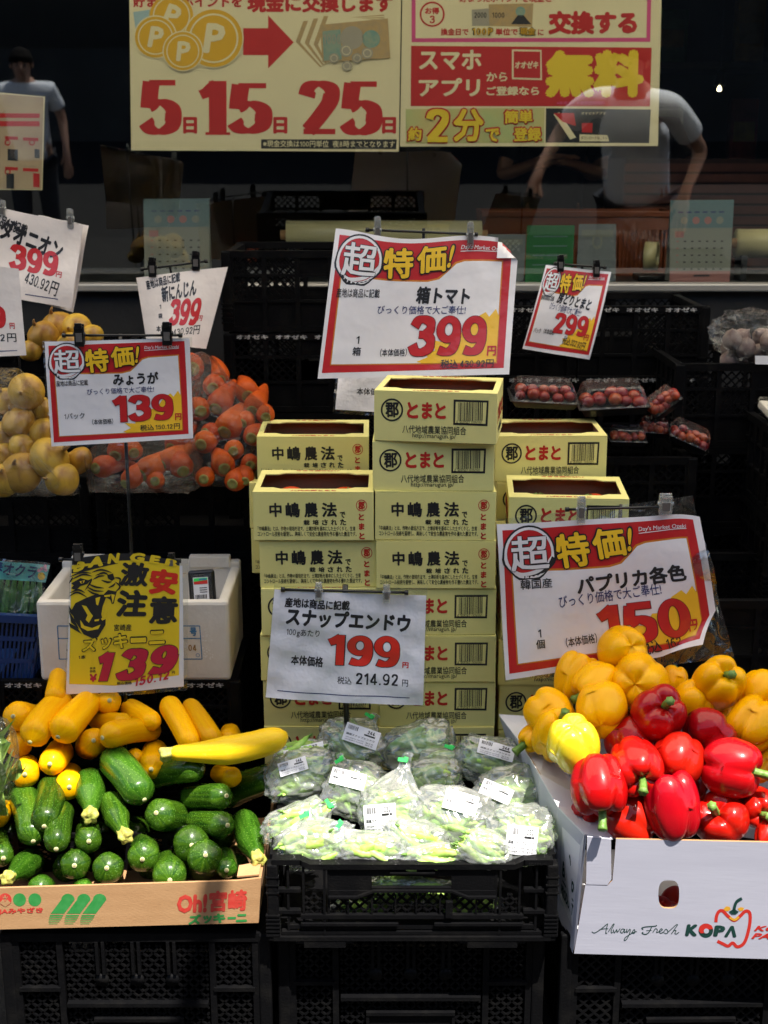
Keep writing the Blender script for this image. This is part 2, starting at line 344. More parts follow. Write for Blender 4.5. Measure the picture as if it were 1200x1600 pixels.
def inv_bl(q, x, y):
    u = v = 0.5; (ax, ay), (bx, by), (cx, cy), (dx, dy) = q
    for _ in range(12):
        X = (ax*(1-u)+bx*u)*(1-v) + (dx*(1-u)+cx*u)*v - x; Y = (ay*(1-u)+by*u)*(1-v) + (dy*(1-u)+cy*u)*v - y
        xu = (bx-ax)*(1-v)+(cx-dx)*v; xv = (dx-ax)*(1-u)+(cx-bx)*u; yu = (by-ay)*(1-v)+(cy-dy)*v; yv = (dy-ay)*(1-u)+(cy-by)*u
        D = xu*yv - xv*yu
        u -= (X*yv - Y*xv)/D; v -= (Y*xu - X*yu)/D
    return u, v
def emit(mb, sf, V, T, h, m, layer=0.00003):
    """lay 2-D faces on a sheet, cutting long ones so that they follow its bends"""
    for f, k in T:
        hh = h + k*layer
        work = [[V[i] for i in f]] if len(f) == 3 else [[V[f[0]], V[f[i]], V[f[i+1]]] for i in range(1, len(f)-1)]
        if sf.maxl > 5:
            mb.add([sf.S(x, y, hh) for x, y in [V[i] for i in f]], [tuple(range(len(f)))], m); continue
        while work:
            t = work.pop(); ls = []
            for i in range(3):
                a, b = t[i], t[(i+1) % 3]; ls.append(math.hypot((a[0]-b[0])*sf.sx, (a[1]-b[1])*sf.sy))
            i = max(range(3), key=lambda j: ls[j])
            if ls[i] > sf.maxl:
                a, b, c = t[i], t[(i+1) % 3], t[(i+2) % 3]; mid = ((a[0]+b[0])/2, (a[1]+b[1])/2)
                work += [[a, mid, c], [mid, b, c]]
            else: mb.add([sf.S(x, y, hh) for x, y in t], [(0, 1, 2)], m)
HS = 0.00035
def place(mb, sf, G, cx, cy, w, h, m, k, rot=0.0, flip=False):
    """fit 2-D faces G into a box of w x h (sheet units) around cx, cy"""
    V, T = G
    x0 = min(v[0] for v in V); x1 = max(v[0] for v in V); y0 = min(v[1] for v in V); y1 = max(v[1] for v in V)
    sx = w/max(x1-x0, 1e-6); sy = h/max(y1-y0, 1e-6); sg = -1 if isinstance(sf, Sheet) else 1
    asp = sf.sx/sf.sy if isinstance(sf, Sheet) else 1.0; c, s_ = math.cos(rot), math.sin(rot)
    out = []
    for x, y in V:
        a = (x-(x0+x1)/2)*sx; b = (y-(y0+y1)/2)*sy
        if rot: a, b = a*c - b*s_/asp, a*asp*s_ + b*c
        out.append((cx + a, cy + sg*b))
    emit(mb, sf, out, T, k*HS, m)
def box_uv(sf, conv, b):
    x0, y0, x1, y1 = b
    p = [conv(x, y) for x, y in (((x0+x1)/2, (y0+y1)/2), (x0, (y0+y1)/2), (x1, (y0+y1)/2), ((x0+x1)/2, y0), ((x0+x1)/2, y1))]
    c = sf.inv(*p[0]); q = sf.px
    top = math.dist(q[0], q[1]); bot = math.dist(q[3], q[2]); lf = math.dist(q[0], q[3]); rt = math.dist(q[1], q[2])
    W = top*(1-c[1]) + bot*c[1]; Hh = lf*(1-c[0]) + rt*c[0]
    return c[0], c[1], math.dist(p[1], p[2])/W, math.dist(p[3], p[4])/Hh
class Pen:
    """draws on a sheet in the pixel coordinates of one crop of the photograph"""
    def __init__(s, mb, sf, ox=0, oy=0, sc=1.0): s.mb = mb; s.sf = sf; s.cv = lambda x, y: (ox + x/sc, oy + y/sc)
    def text(s, t, b, m, k, bold=0.0, res=2, shear=0.0, rot=0.0, space=1.0):
        cx, cy, w, h = box_uv(s.sf, s.cv, b); place(s.mb, s.sf, geo(t, bold, res, shear, space), cx, cy, w, h, INK.get(m, m), k, rot)
    def geo(s, G, b, m, k, rot=0.0):
        cx, cy, w, h = box_uv(s.sf, s.cv, b); place(s.mb, s.sf, G, cx, cy, w, h, INK.get(m, m), k, rot)
    def poly(s, pts, m, k, uv=False):
        q = pts if uv else [s.sf.inv(*s.cv(x, y)) for x, y in pts]
        tr = tessellate_polygon([[Vector((x*s.sf.sx, y*s.sf.sy, 0)) for x, y in q]])
        T = []
        for t in tr:
            a, b, c = (q[i] for i in t)
            T.append((tuple(t) if (b[0]-a[0])*(c[1]-a[1]) - (b[1]-a[1])*(c[0]-a[0]) < 0 else tuple(reversed(t)), 0))
        emit(s.mb, s.sf, q, T, k*HS, INK.get(m, m))
    def ring(s, c, ro, ri, m, k, n=32, wob=0.0):
        a = [(c[0] + ro*(1 + wob*math.sin(5*t) * (1 if math.sin(t) > 0 else 0))*math.cos(t), c[1] + ro*(1 + wob*math.sin(7*t)*(1 if math.sin(t) > 0 else 0))*math.sin(t)) for t in [2*math.pi*i/n for i in range(n)]]
        if ri <= 0: s.poly(a, m, k); return
        b = [(c[0] + ri*math.cos(t), c[1] + ri*math.sin(t)) for t in [2*math.pi*i/n for i in range(n)]]
        V = [s.sf.inv(*s.cv(x, y)) for x, y in a + b]
        emit(s.mb, s.sf, V, [((i, n+i, n+(i+1) % n, (i+1) % n), 0) for i in range(n)], k*HS, INK.get(m, m))
    def stroke(s, pts, w, m, k, n=6, taper=False, close=False):
        p = crom([Vector((x, y, 0)) for x, y in pts], n) if len(pts) > 2 else [Vector((x, y, 0)) for x, y in pts]
        V = []; K = len(p)
        for i in range(K):
            t = (p[min(i+1, K-1)] - p[max(i-1, 0)]).normalized()
            q = w/2*((0.15 + math.sin(math.pi*i/(K-1))) if taper is True else (1 - 0.85*i/(K-1)) if taper == 'end' else 1)
            for sg in (1, -1): V.append(s.sf.inv(*s.cv(p[i].x + sg*t.y*q, p[i].y - sg*t.x*q)))
        emit(s.mb, s.sf, V, [((2*i, 2*i+2, 2*i+3, 2*i+1), 0) for i in range(K-1)], k*HS, INK.get(m, m))
def paper_grid(mb, sf, m, nu=30, nv=22, back=None, u0=0.0, u1=1.0, v0=0.0, v1=1.0, h=0.0, thick=0.0012):
    vs = [sf.S(u0 + (u1-u0)*i/nu, v0 + (v1-v0)*j/nv, h) for j in range(nv+1) for i in range(nu+1)]
    fs = [(j*(nu+1)+i, (j+1)*(nu+1)+i, (j+1)*(nu+1)+i+1, j*(nu+1)+i+1) for j in range(nv) for i in range(nu)]
    mb.add(vs, fs, m, True)
    vs = [sf.S(u0 + (u1-u0)*i/nu, v0 + (v1-v0)*j/nv, h - thick) for j in range(nv+1) for i in range(nu+1)]
    mb.add(vs, [tuple(reversed(f)) for f in fs], back or m, True)

# sign accessories
def clip(parent, p, kind, w=0.014, h=0.034, name='clip'):
    mb = MB(); p = Vector(p)
    m = BLACKG if kind == 'black' else CLIPC
    M = Matrix.Translation(p)
    mb.box((-w/2, -0.006, -h*0.55), (w/2, -0.002, h*0.45), m, M, 0.0012); mb.box((-w/2, 0.002, -h*0.45), (w/2, 0.006, h*0.55), m, M, 0.0012)
    mb.box((-w*0.3, -0.009, -h*0.3), (w*0.3, -0.006, h*0.12), STEEL if kind != 'black' else STEEL, M)
    mb.tube([p + Vector((-w*0.62, 0, 0.002)), p + Vector((w*0.62, 0, 0.002))], 0.0045, m, 10)
    mb.box((-w*0.35, -0.011, h*0.35), (w*0.35, -0.005, h*0.62), m, M, 0.001)
    return mb.build(name, parent)
def rod(parent, a, b, r=0.0028, name='rod', knobs=True):
    mb = MB(); mb.tube([a, b], r, BLACKG, 8)
    if knobs:
        for q, w in ((Vector(a), Vector(a)-Vector(b)), (Vector(b), Vector(b)-Vector(a))):
            w.normalize(); mb.tube([q - w*0.004, q + w*0.004], r*1.8, BLACKG, 8)
    return mb.build(name, parent)

T139 = [(48, 158), (1088, 130), (1115, 855), (95, 912)]   # the red offer card, measured on one crop
def offer_card(mb, sf, top=True):
    """printing every red offer card shares: frame, banner, round emblem, slogan, burst"""
    class U(Sheet): pass
    pen = Pen(mb, sf)
    def cv(x, y): return inv_bl(T139, x, y)
    pen.sf_inv = None
    # route crop coordinates straight to sheet coordinates
    q = sf.px
    def to_px(x, y):
        u, v = cv(x, y); (ax, ay), (bx, by), (cx, cy), (dx, dy) = q
        return ((ax*(1-u)+bx*u)*(1-v) + (dx*(1-u)+cx*u)*v, (ay*(1-u)+by*u)*(1-v) + (dy*(1-u)+cy*u)*v)
    pen.cv = to_px
    pen.poly([(76, 186), (1052, 152), (1082, 822), (112, 882)], 'red', 1)
    pen.poly([(119, 376), (380, 378), (600, 374), (660, 360), (705, 318), (745, 276), (790, 262), (1012, 247), (1043, 798), (148, 842)], 'orange', 2)
    inner = [(127, 386), (380, 388), (606, 383), (668, 368), (712, 326), (752, 285), (795, 271), (1005, 256), (1036, 792), (154, 836)]
    pen.poly(inner, PAPER, 3)
    pen.poly([(610, 806), (668, 778), (622, 742), (700, 745), (690, 690), (760, 700), (800, 640), (850, 640), (900, 560), (950, 528), (972, 552), (1004, 508), (1026, 548), (1036, 792), (640, 812)], 'burst', 4)
    c = (210, 297)
    pen.ring(c, 134, 0, 'black', 4, wob=0.05); pen.ring(c, 125, 112, 'white', 5, wob=0.03); pen.ring(c, 111, 0, 'red', 5)
    pen.stroke([(120, 372), (170, 404), (240, 398), (295, 368), (330, 320)], 30, 'black', 5); pen.stroke([(122, 368), (170, 398), (240, 390), (292, 358), (324, 312)], 17, 'white', 6, taper=True)
    pen.text('超', (112, 208, 312, 384), 'black', 7, bold=0.06); pen.text('超', (116, 212, 308, 380), 'white', 9, bold=0.03)
    for s_, b, g in (('特', (345, 205, 512, 374), 0.045), ('価', (528, 186, 692, 336), 0.045)):
        x0, y0, x1, y1 = b
        pen.text(s_, (x0-8, y0-7, x1+8, y1+7), 'black', 6, bold=0.10, rot=0.06); pen.text(s_, b, 'yellow', 11, bold=g, rot=0.06)
    pen.text('!', (690, 178, 740, 318), 'black', 6, bold=0.09, shear=0.2); pen.text('!', (699, 188, 731, 308), 'yellow', 11, bold=0.04, shear=0.2)
    pen.text("Day's Market Ozeki", (766, 183, 1012, 212), 'white', 4, bold=0.012, shear=0.15); pen.poly([(766, 218), (1012, 202), (1012, 206), (766, 222)], 'white', 4)
    return pen
def yen_price(pen, s, b, k, m='red', out='darkred', shear=0.0, g=0.018, **kw):
    G = digits(s, grow=g, **kw); G2 = digits(s, **kw)
    if shear: G = ([(x + shear*y, y) for x, y in G[0]], G[1]); G2 = ([(x + shear*y, y) for x, y in G2[0]], G2[1])
    x0, y0, x1, y1 = b; e = (y1 - y0)*g
    pen.geo(G, (x0-e, y0-e, x1+e, y1+e), out, k); pen.geo(G2, b, m, k + 1)

class Face(Sheet):
    """a flat face drawn on in the pixel coordinates of a crop: px = its corners there, c = its real corners"""
    def __init__(s, px, c):
        s.px = px; s.c = [Vector(q) for q in c]; s.sx = (s.c[1]-s.c[0]).length; s.sy = (s.c[0]-s.c[3]).length
        s.n = (s.c[1]-s.c[0]).cross(s.c[0]-s.c[3]).normalized(); s.bend = lambda u, v: 0.0; s.warp = None; s.maxl = 9.0

# ================================================================== SETTING
GROUND = mat('asphalt', (0.022, 0.0215, 0.021), (0.03, 0.029, 0.028), 30, rough=0.95, bump=0.4, bscale=300, spec=.05)
mb = MB(); mb.add([(-40, -30, 0), (40, -30, 0), (40, 30, 0), (-40, 30, 0)], [(0, 1, 2, 3)], GROUND); struct(mb.build('ground'))
PAVE = mat('paving', (0.025, 0.024, 0.023), (0.035, 0.034, 0.032), 12, rough=0.9, bump=0.3, bscale=150, spec=.05)
mb = MB(); mb.box((-12, -2.4, 0.0), (12, 3.95, 0.004), PAVE); struct(mb.build('pavement'))

DARKW = mat('dark painted wall', (0.008, 0.008, 0.009), (0.013, 0.013, 0.013), 6, rough=0.6, bump=0.1)
ALU = mat('brushed window metal', (0.42, 0.41, 0.38), rough=0.4, metal=0.6)
INT = mat('shop interior paint', (0.05, 0.045, 0.04), (0.07, 0.06, 0.05), 3, rough=0.8)
FLOORM = mat('shop floor', (0.12, 0.11, 0.10), (0.16, 0.15, 0.14), 4, rough=0.4)
sh = thing('shop_building', 'dark shop front building with one wide window behind the produce display', 'shop', (0, 4, 0))
mb = MB(); mb.box((-4, 4.0, 0.0), (4, 4.12, 1.36), DARKW); mb.box((-4, 4.0, 2.75), (4, 4.12, 4.6), DARKW); mb.box((-4, 4.0, 1.36), (-2.6, 4.12, 2.75), DARKW); mb.box((2.6, 4.0, 1.36), (4, 4.12, 2.75), DARKW); mb.build('front_wall', sh)
mb = MB(); mb.box((-4, 4.12, 0.0), (-3.9, 8.7, 3.2), INT); mb.box((3.9, 4.12, 0.0), (4, 8.7, 3.2), INT); mb.box((-3.9, 8.6, 0.0), (3.9, 8.7, 3.2), INT); mb.build('inner_wall', sh)
mb = MB(); mb.box((-3.9, 4.12, 3.1), (3.9, 8.6, 3.2), INT); mb.build('ceiling', sh)
mb = MB(); mb.box((-3.9, 4.12, -0.05), (3.9, 8.6, 0.50), FLOORM); mb.build('floor', sh)
mb = MB(); mb.box((-2.6, 3.965, 1.362), (2.6, 4.03, 1.385), ALU, bev=0.004); wsill = mb.build('window_sill', sh)
# the pane: thin, a little tilted, faintly mirroring
GLASS = bpy.data.materials.new('window glass'); GLASS.use_nodes = True; t = GLASS.node_tree; t.nodes.clear()
o_ = t.nodes.new('ShaderNodeOutputMaterial'); tr = t.nodes.new('ShaderNodeBsdfTransparent'); tr.inputs[0].default_value = (0.93, 0.95, 0.93, 1)
gl = t.nodes.new('ShaderNodeBsdfGlossy'); gl.inputs['Roughness'].default_value = 0.0; gl.inputs[0].default_value = (0.9, 0.95, 1, 1)
mx = t.nodes.new('ShaderNodeMixShader'); mx.inputs[0].default_value = 0.08
t.links.new(tr.outputs[0], mx.inputs[1]); t.links.new(gl.outputs[0], mx.inputs[2]); t.links.new(mx.outputs[0], o_.inputs[0])
mb = MB(); TILT = 0.085; zc = 2.05; dy = TILT*0.7
mb.add([(-2.6, 4.05 + dy, 1.36), (2.6, 4.05 + dy, 1.36), (2.6, 4.05 - dy, 2.75), (-2.6, 4.05 - dy, 2.75), (-2.6, 4.056 + dy, 1.36), (2.6, 4.056 + dy, 1.36), (2.6, 4.056 - dy, 2.75), (-2.6, 4.056 - dy, 2.75)],
       [(0, 1, 2, 3), (7, 6, 5, 4), (0, 4, 5, 1), (1, 5, 6, 2), (2, 6, 7, 3), (3, 7, 4, 0)], GLASS); mb.build('window_pane', sh)

aw = thing('awning', 'cream canvas shop awning stretched out above the produce display', 'awning', (0, 4, 3.4))
AWM = mat('awning canvas', (0.60, 0.52, 0.40), rough=0.9)       # thin cream canvas: some sun glows through
_t = AWM.node_tree; _tl = _t.nodes.new('ShaderNodeBsdfTranslucent'); _tl.inputs[0].default_value = (0.82, 0.74, 0.60, 1); _mx = _t.nodes.new('ShaderNodeMixShader'); _mx.inputs[0].default_value = 0.85
_t.links.new(_t.nodes['Principled BSDF'].outputs[0], _mx.inputs[1]); _t.links.new(_tl.outputs[0], _mx.inputs[2]); _t.links.new(_mx.outputs[0], _t.nodes['Material Output'].inputs[0])
AWZ = 3.4; AW0 = 1.49 + .11*4.2; AW1 = 1.49 - .11*4.2      # front edge runs a little askew
def awq(z, d0, d1): return [(-4.2, AW0 - d0, z), (4.2, AW1 - d0, z), (4.2, d1 or AW1, z), (-4.2, d1 or AW0, z)]
def awbox(z0, z1, d0, d1, nm):
    mb = MB(); mb.add(awq(z0, d0, d1) + awq(z1, d0, d1), [(3, 2, 1, 0), (4, 5, 6, 7), (0, 1, 5, 4), (1, 2, 6, 5), (2, 3, 7, 6), (3, 0, 4, 7)], AWM); mb.build(nm, aw)
mb = MB(); mb.add(awq(AWZ, 0, 4.0), [(3, 2, 1, 0)], AWM); mb.build('canvas', aw); awbox(AWZ - .06, AWZ + .03, .02, None, 'valance')
mb = MB(); mb.box((.30, .92, AWZ - .03), (.345, 1.40, AWZ - .01), BLACKG); mb.build('shadow_bar', aw)  # added unseen bar that casts the slanted shadow band on the zucchini tray

OPP = mat('opposite facade', (0.045, 0.04, 0.035), (0.06, 0.055, 0.05), 2, rough=0.85); OPG = mat('opposite window', (0.02, 0.022, 0.025), rough=0.15)
ob = thing('office_building', 'dark grey building across the street mirrored dimly in the shop window', 'building', (0, -7, 0))
mb = MB(); mb.box((-20, -12, 0), (20, -7, 6.6), OPP); mb.build('wall', ob)
for i in range(9):
    for j in range(2):
        mb = MB(); x = -17 + i*4.2; z = 1.0 + j*3.6
        mb.box((x, -7.03, z), (x + 2.4, -6.985, z + 2.0), OPG); mb.build('window', ob)

# ================================================================== CRATES
def lattice(mb, x0, x1, z0, z1, y, sp, w, t, m, nrm=Vector((0, -1, 0)), ax=None):
    ax = ax or (lambda x, z: Vector((x, y, z)))
    W = x1 - x0; Hh = z1 - z0
    for sg in (1, -1):
        k = -int(Hh/sp) - 1
        while k*sp < W:
            a = k*sp                      # line x = a + s, z = s (or mirrored)
            s0 = max(0, -a); s1 = min(Hh, W - a)
            if s1 - s0 > 0.004:
                p = (a + s0, s0); q = (a + s1, s1)
                if sg < 0: p = (W - p[0], p[1]); q = (W - q[0], q[1])
                mb.bar(ax(x0 + p[0], z0 + p[1]), ax(x0 + q[0], z0 + q[1]), w, t, m, nrm)
            k += 1
def crate_panel(W, Hh, m, style):
    """one long side of a folding crate, outer face at y=0, standing on z=0"""
    mb = MB(); t = 0.010
    def r(x0, x1, z0, z1, y0=0.0, y1=t): mb.box((x0, y0, z0), (x1, y1, z1), m)
    r(0, W, Hh - 0.018, Hh, -0.004, t + 0.004); r(0, W, 0, 0.014, -0.003, t)
    fw = 0.16*W
    if style == 'tall':
        zm = 0.46*Hh
        for a, b in ((0.02, 0.02 + fw), (W - 0.02 - fw, W - 0.02)):
            r(a - 0.008, a + 0.004, 0.014, Hh - 0.018, -0.002); r(b - 0.004, b + 0.008, 0.014, Hh - 0.018, -0.002)
            r(a, b, Hh*0.57, Hh*0.57 + 0.008, -0.006); r(a, b, 0.05, 0.058, -0.006)
            lattice(mb, a + 0.004, b - 0.004, Hh*0.57 + 0.008, Hh - 0.03, 0.006, 0.022, 0.0042, 0.006, m)
            lattice(mb, a + 0.004, b - 0.004, 0.058, Hh*0.57, 0.006, 0.022, 0.0042, 0.006, m)
        a, b = 0.02 + fw + 0.012, W - 0.032 - fw
        r(a, b, zm, zm + 0.008, -0.010); r(a, b, 0.03, 0.036, -0.004)
        lattice(mb, a, b, zm + 0.008, Hh - 0.03, 0.006, 0.022, 0.0042, 0.006, m); lattice(mb, a, b, 0.036, zm, 0.006, 0.022, 0.0042, 0.006, m)
        for k in (0.25, 0.5, 0.75):
            x = a + (b - a)*k; r(x - 0.009, x - 0.003, zm + 0.07, Hh - 0.018, -0.006); r(x + 0.003, x + 0.009, zm + 0.07, Hh - 0.018, -0.006)
            mb.tube([(x, -0.002, zm + 0.055), (x, 0.008, zm + 0.055)], 0.013, m, 14)
        r(a + 0.05, b - 0.05, zm - 0.035, zm - 0.028, -0.008); r(a + 0.05, a + 0.056, 0.03, zm - 0.03, -0.006); r(b - 0.056, b - 0.05, 0.03, zm - 0.03, -0.006); r(a + 0.056, b - 0.056, 0.036, zm - 0.036, 0.0, 0.006)
    else:
        n = 6
        for i in range(n + 1): x = 0.012 + (W - 0.024)*i/n; r(x - 0.006, x + 0.006, 0.014, Hh - 0.018, -0.003)
        for k in (0.36, 0.68): r(0.01, W - 0.01, Hh*k, Hh*k + 0.007, -0.002)
        for i in range(n):
            a = 0.018 + (W - 0.024)*i/n; b = 0.006 + (W - 0.024)*(i + 1)/n
            if i in (2, 3): r(a, b, Hh*0.68 + 0.007, Hh - 0.018, 0.002, 0.007)
            else: lattice(mb, a, b, Hh*0.36, Hh - 0.02, 0.006, 0.021, 0.0038, 0.005, m)
            r(a, b, 0.014, Hh*0.36, 0.003, 0.008)
    return mb
def make_crate(style, W=0.53, D=0.36, Hh=0.20, text=False):
    t = thing('folding_crate', 'black lattice folding crate', 'crate', (0, 0, 0), 'black folding crates stacked under the produce')
    f = crate_panel(W, Hh, BLACKP, style)
    f.v = [(x - W/2, y, z) for x, y, z in f.v]
    if text:
        face = Face([(0, 0), (100, 0), (100, 10), (0, 10)], [(-W/2, -0.0042, Hh - 0.0005), (W/2, -0.0042, Hh - 0.0005), (W/2, -0.0042, Hh - 0.0175), (-W/2, -0.0042, Hh - 0.0175)])
        pen = Pen(f, face)
        for k in range(5): pen.text('オオゼキ', (4 + 19*k, 1.6, 19.5 + 19*k, 8.6), CRTXT, 1, bold=0.05, rot=random.uniform(-.01, .01))
    f.build('front_panel', t)
    b = crate_panel(W, Hh, BLACKP, style); b.v = [(-(x - W/2), D - y, z) for x, y, z in b.v]; b.build('back_panel', t)
    for sg in (-1, 1):
        s_ = crate_panel(D - 0.02, Hh - 0.004, BLACKP, 'low'); s_.v = [(sg*(W/2 - y), 0.01 + (x if sg > 0 else D - 0.02 - x), z) for x, y, z in s_.v]
        s_.build('side_panel', t)
    mb = MB()
    mb.box((-W/2 + 0.008, 0.008, 0.004), (W/2 - 0.008, D - 0.008, 0.012), BLACKP); mb.build('base', t)
    for sx in (-1, 1):
        for y in (0.004, D - 0.004):
            mb = MB(); mb.box((sx*W/2 - 0.012, y - 0.010, 0), (sx*W/2 + 0.012, y + 0.010, Hh - 0.001), BLACKP, bev=0.004)
            for k in range(5): mb.box((sx*W/2 - 0.0145, y - 0.0125, 0.02 + k*0.012), (sx*W/2 + 0.0145, y + 0.0125, 0.025 + k*0.012), BLACKP)
            mb.build('corner_post', t)
    return t
_used = {}
def put_crate(proto, x, y, z, label, rz=0.0, group=None):
    if proto.name in _used: c = dup(proto)
    else: c = proto; _used[proto.name] = 1
    c.location = (x, y, z); c.rotation_euler = (0, 0, rz); c['label'] = label
    if group: c['group'] = group
    return c
tall = make_crate('tall', Hh=0.296, W=0.50)
GF = 'tall black crates carrying the front row'
put_crate(tall, P(213, 1500, 2.27).x, 2.27, 0.004, 'tall black lattice crate under the brown zucchini tray', 0.0, GF)
put_crate(tall, P(642, 1500, 2.29).x, 2.29, 0.004, 'tall black lattice crate under the black crate of snap peas', 0.0, GF)
put_crate(tall, P(1085, 1500, 2.27).x, 2.27, 0.004, 'tall black lattice crate under the white pepper carton', 0.01, GF)
tall2 = make_crate('tall', Hh=0.30, W=0.50)
GS = 'tall black crates standing under the heaps and tomato cartons'
put_crate(tall2, P(420, 1200, 2.68).x, 2.69, 0.004, 'tall black crate on the ground below the left tomato carton stack', 0, GS)
low = make_crate('low', Hh=0.205, text=True)
low2 = make_crate('low', Hh=0.205)
GB = 'black folding crates stacked behind the front row'
def xat(px, y): return P(px, 800, y).x
# stack behind the zucchini, its printed rim just above them
put_crate(low, xat(165, 2.74), 2.74, 0.425, 'black crate with white lettering on its rim right behind the yellow zucchini', 0.0, GB)
put_crate(low2, xat(165, 2.74), 2.74, 0.215, 'black crate under the crate right behind the yellow zucchini', 0.0, GB)
put_crate(low2, xat(165, 2.74), 2.74, 0.006, 'lowest black crate of the stack behind the yellow zucchini', 0.0, GB)
# onion and carrot stacks
for k in range(5):
    nm = ('lowest', 'second lowest', 'middle', 'second highest', 'topmost')[k]
    put_crate(low2, xat(-38, 3.1), 3.10, 0.004 + k*0.2, f'{nm} black crate of the stack carrying the onions', 0, GB)
    put_crate(low2, xat(330, 3.1), 3.10, 0.004 + k*0.2, f'{nm} black crate of the stack carrying the carrot bags', 0, GB)
for k in range(6):
    nm = ('lowest', 'second lowest', 'third lowest', 'third highest', 'second highest', 'topmost')[k]
    put_crate(low2, xat(40, 3.50), 3.50, 0.02 + k*0.205, f'{nm} black crate of the rear stack behind the onions', 0, GB)
for k in range(7):
    nm = ('lowest', 'second lowest', 'third lowest', 'middle', 'third highest', 'second highest', 'topmost')[k]
    put_crate(low if k == 5 else low2, xat(520, 3.42), 3.42, 0.06 + k*0.209, f'{nm} black crate of the tall rear stack behind the left tomato cartons', 0, GB)
    if k < 6: put_crate(low if k in (4, 5) else low2, xat(930, 3.46), 3.46 - 0.02*(k == 4), 0.15 + k*0.21 - (0.03 if k == 5 else 0), f"{('lowest','second lowest','third lowest','third highest','second highest','topmost')[k]} black crate of the rear stack behind the tomato packs", 0, GB)
for k in range(5):
    nm = ('lowest', 'second lowest', 'middle', 'second highest', 'topmost')[k]
    put_crate(low2, xat(905, 3.08), 3.08, 0.03 + k*0.206, f'{nm} black crate of the stack carrying the clear tomato packs', 0, GB)
for k in range(6):
    nm = ('lowest', 'second lowest', 'third lowest', 'third highest', 'second highest', 'topmost')[k]
    put_crate(low2, xat(1215, 3.2), 3.2, 0.03 + k*0.206, f'{nm} black crate of the stack at the right picture edge', 0.02, GB)
for k in range(5):
    nm = ('lowest', 'second lowest', 'middle', 'second highest', 'topmost')[k]
    put_crate(low2, xat(1385, 2.95), 2.93, .125 + k*.2055, f'{nm} black crate of the stack under the white foam tray at the right edge', 0, GB)
for k in range(4):
    nm = ('lowest', 'second lowest', 'second highest', 'topmost')[k]
    put_crate(low2, xat(1130, 2.72), 2.70, 0.006 + k*0.16*1.29, f'{nm} black crate of the dark stack behind the yellow peppers', 0, GB)
for px, nm in ((560, 'middle'), (860, 'right')):
    for k, zz in enumerate((0.006, 0.226)):
        put_crate(low2, xat(px + 110, 2.7), 2.69, zz, f"{('lower', 'upper')[k]} black crate under the {nm} tomato carton stack", 0, GB)
put_crate(low2, xat(330, 2.7), 2.695 + 0.36, 0.226, 'black crate under the rear left tomato cartons', 0, GB)
put_crate(low2, xat(900, 3.1), 2.71 + 0.36, 0.226, 'black crate under the rear right tomato cartons', 0, GB)

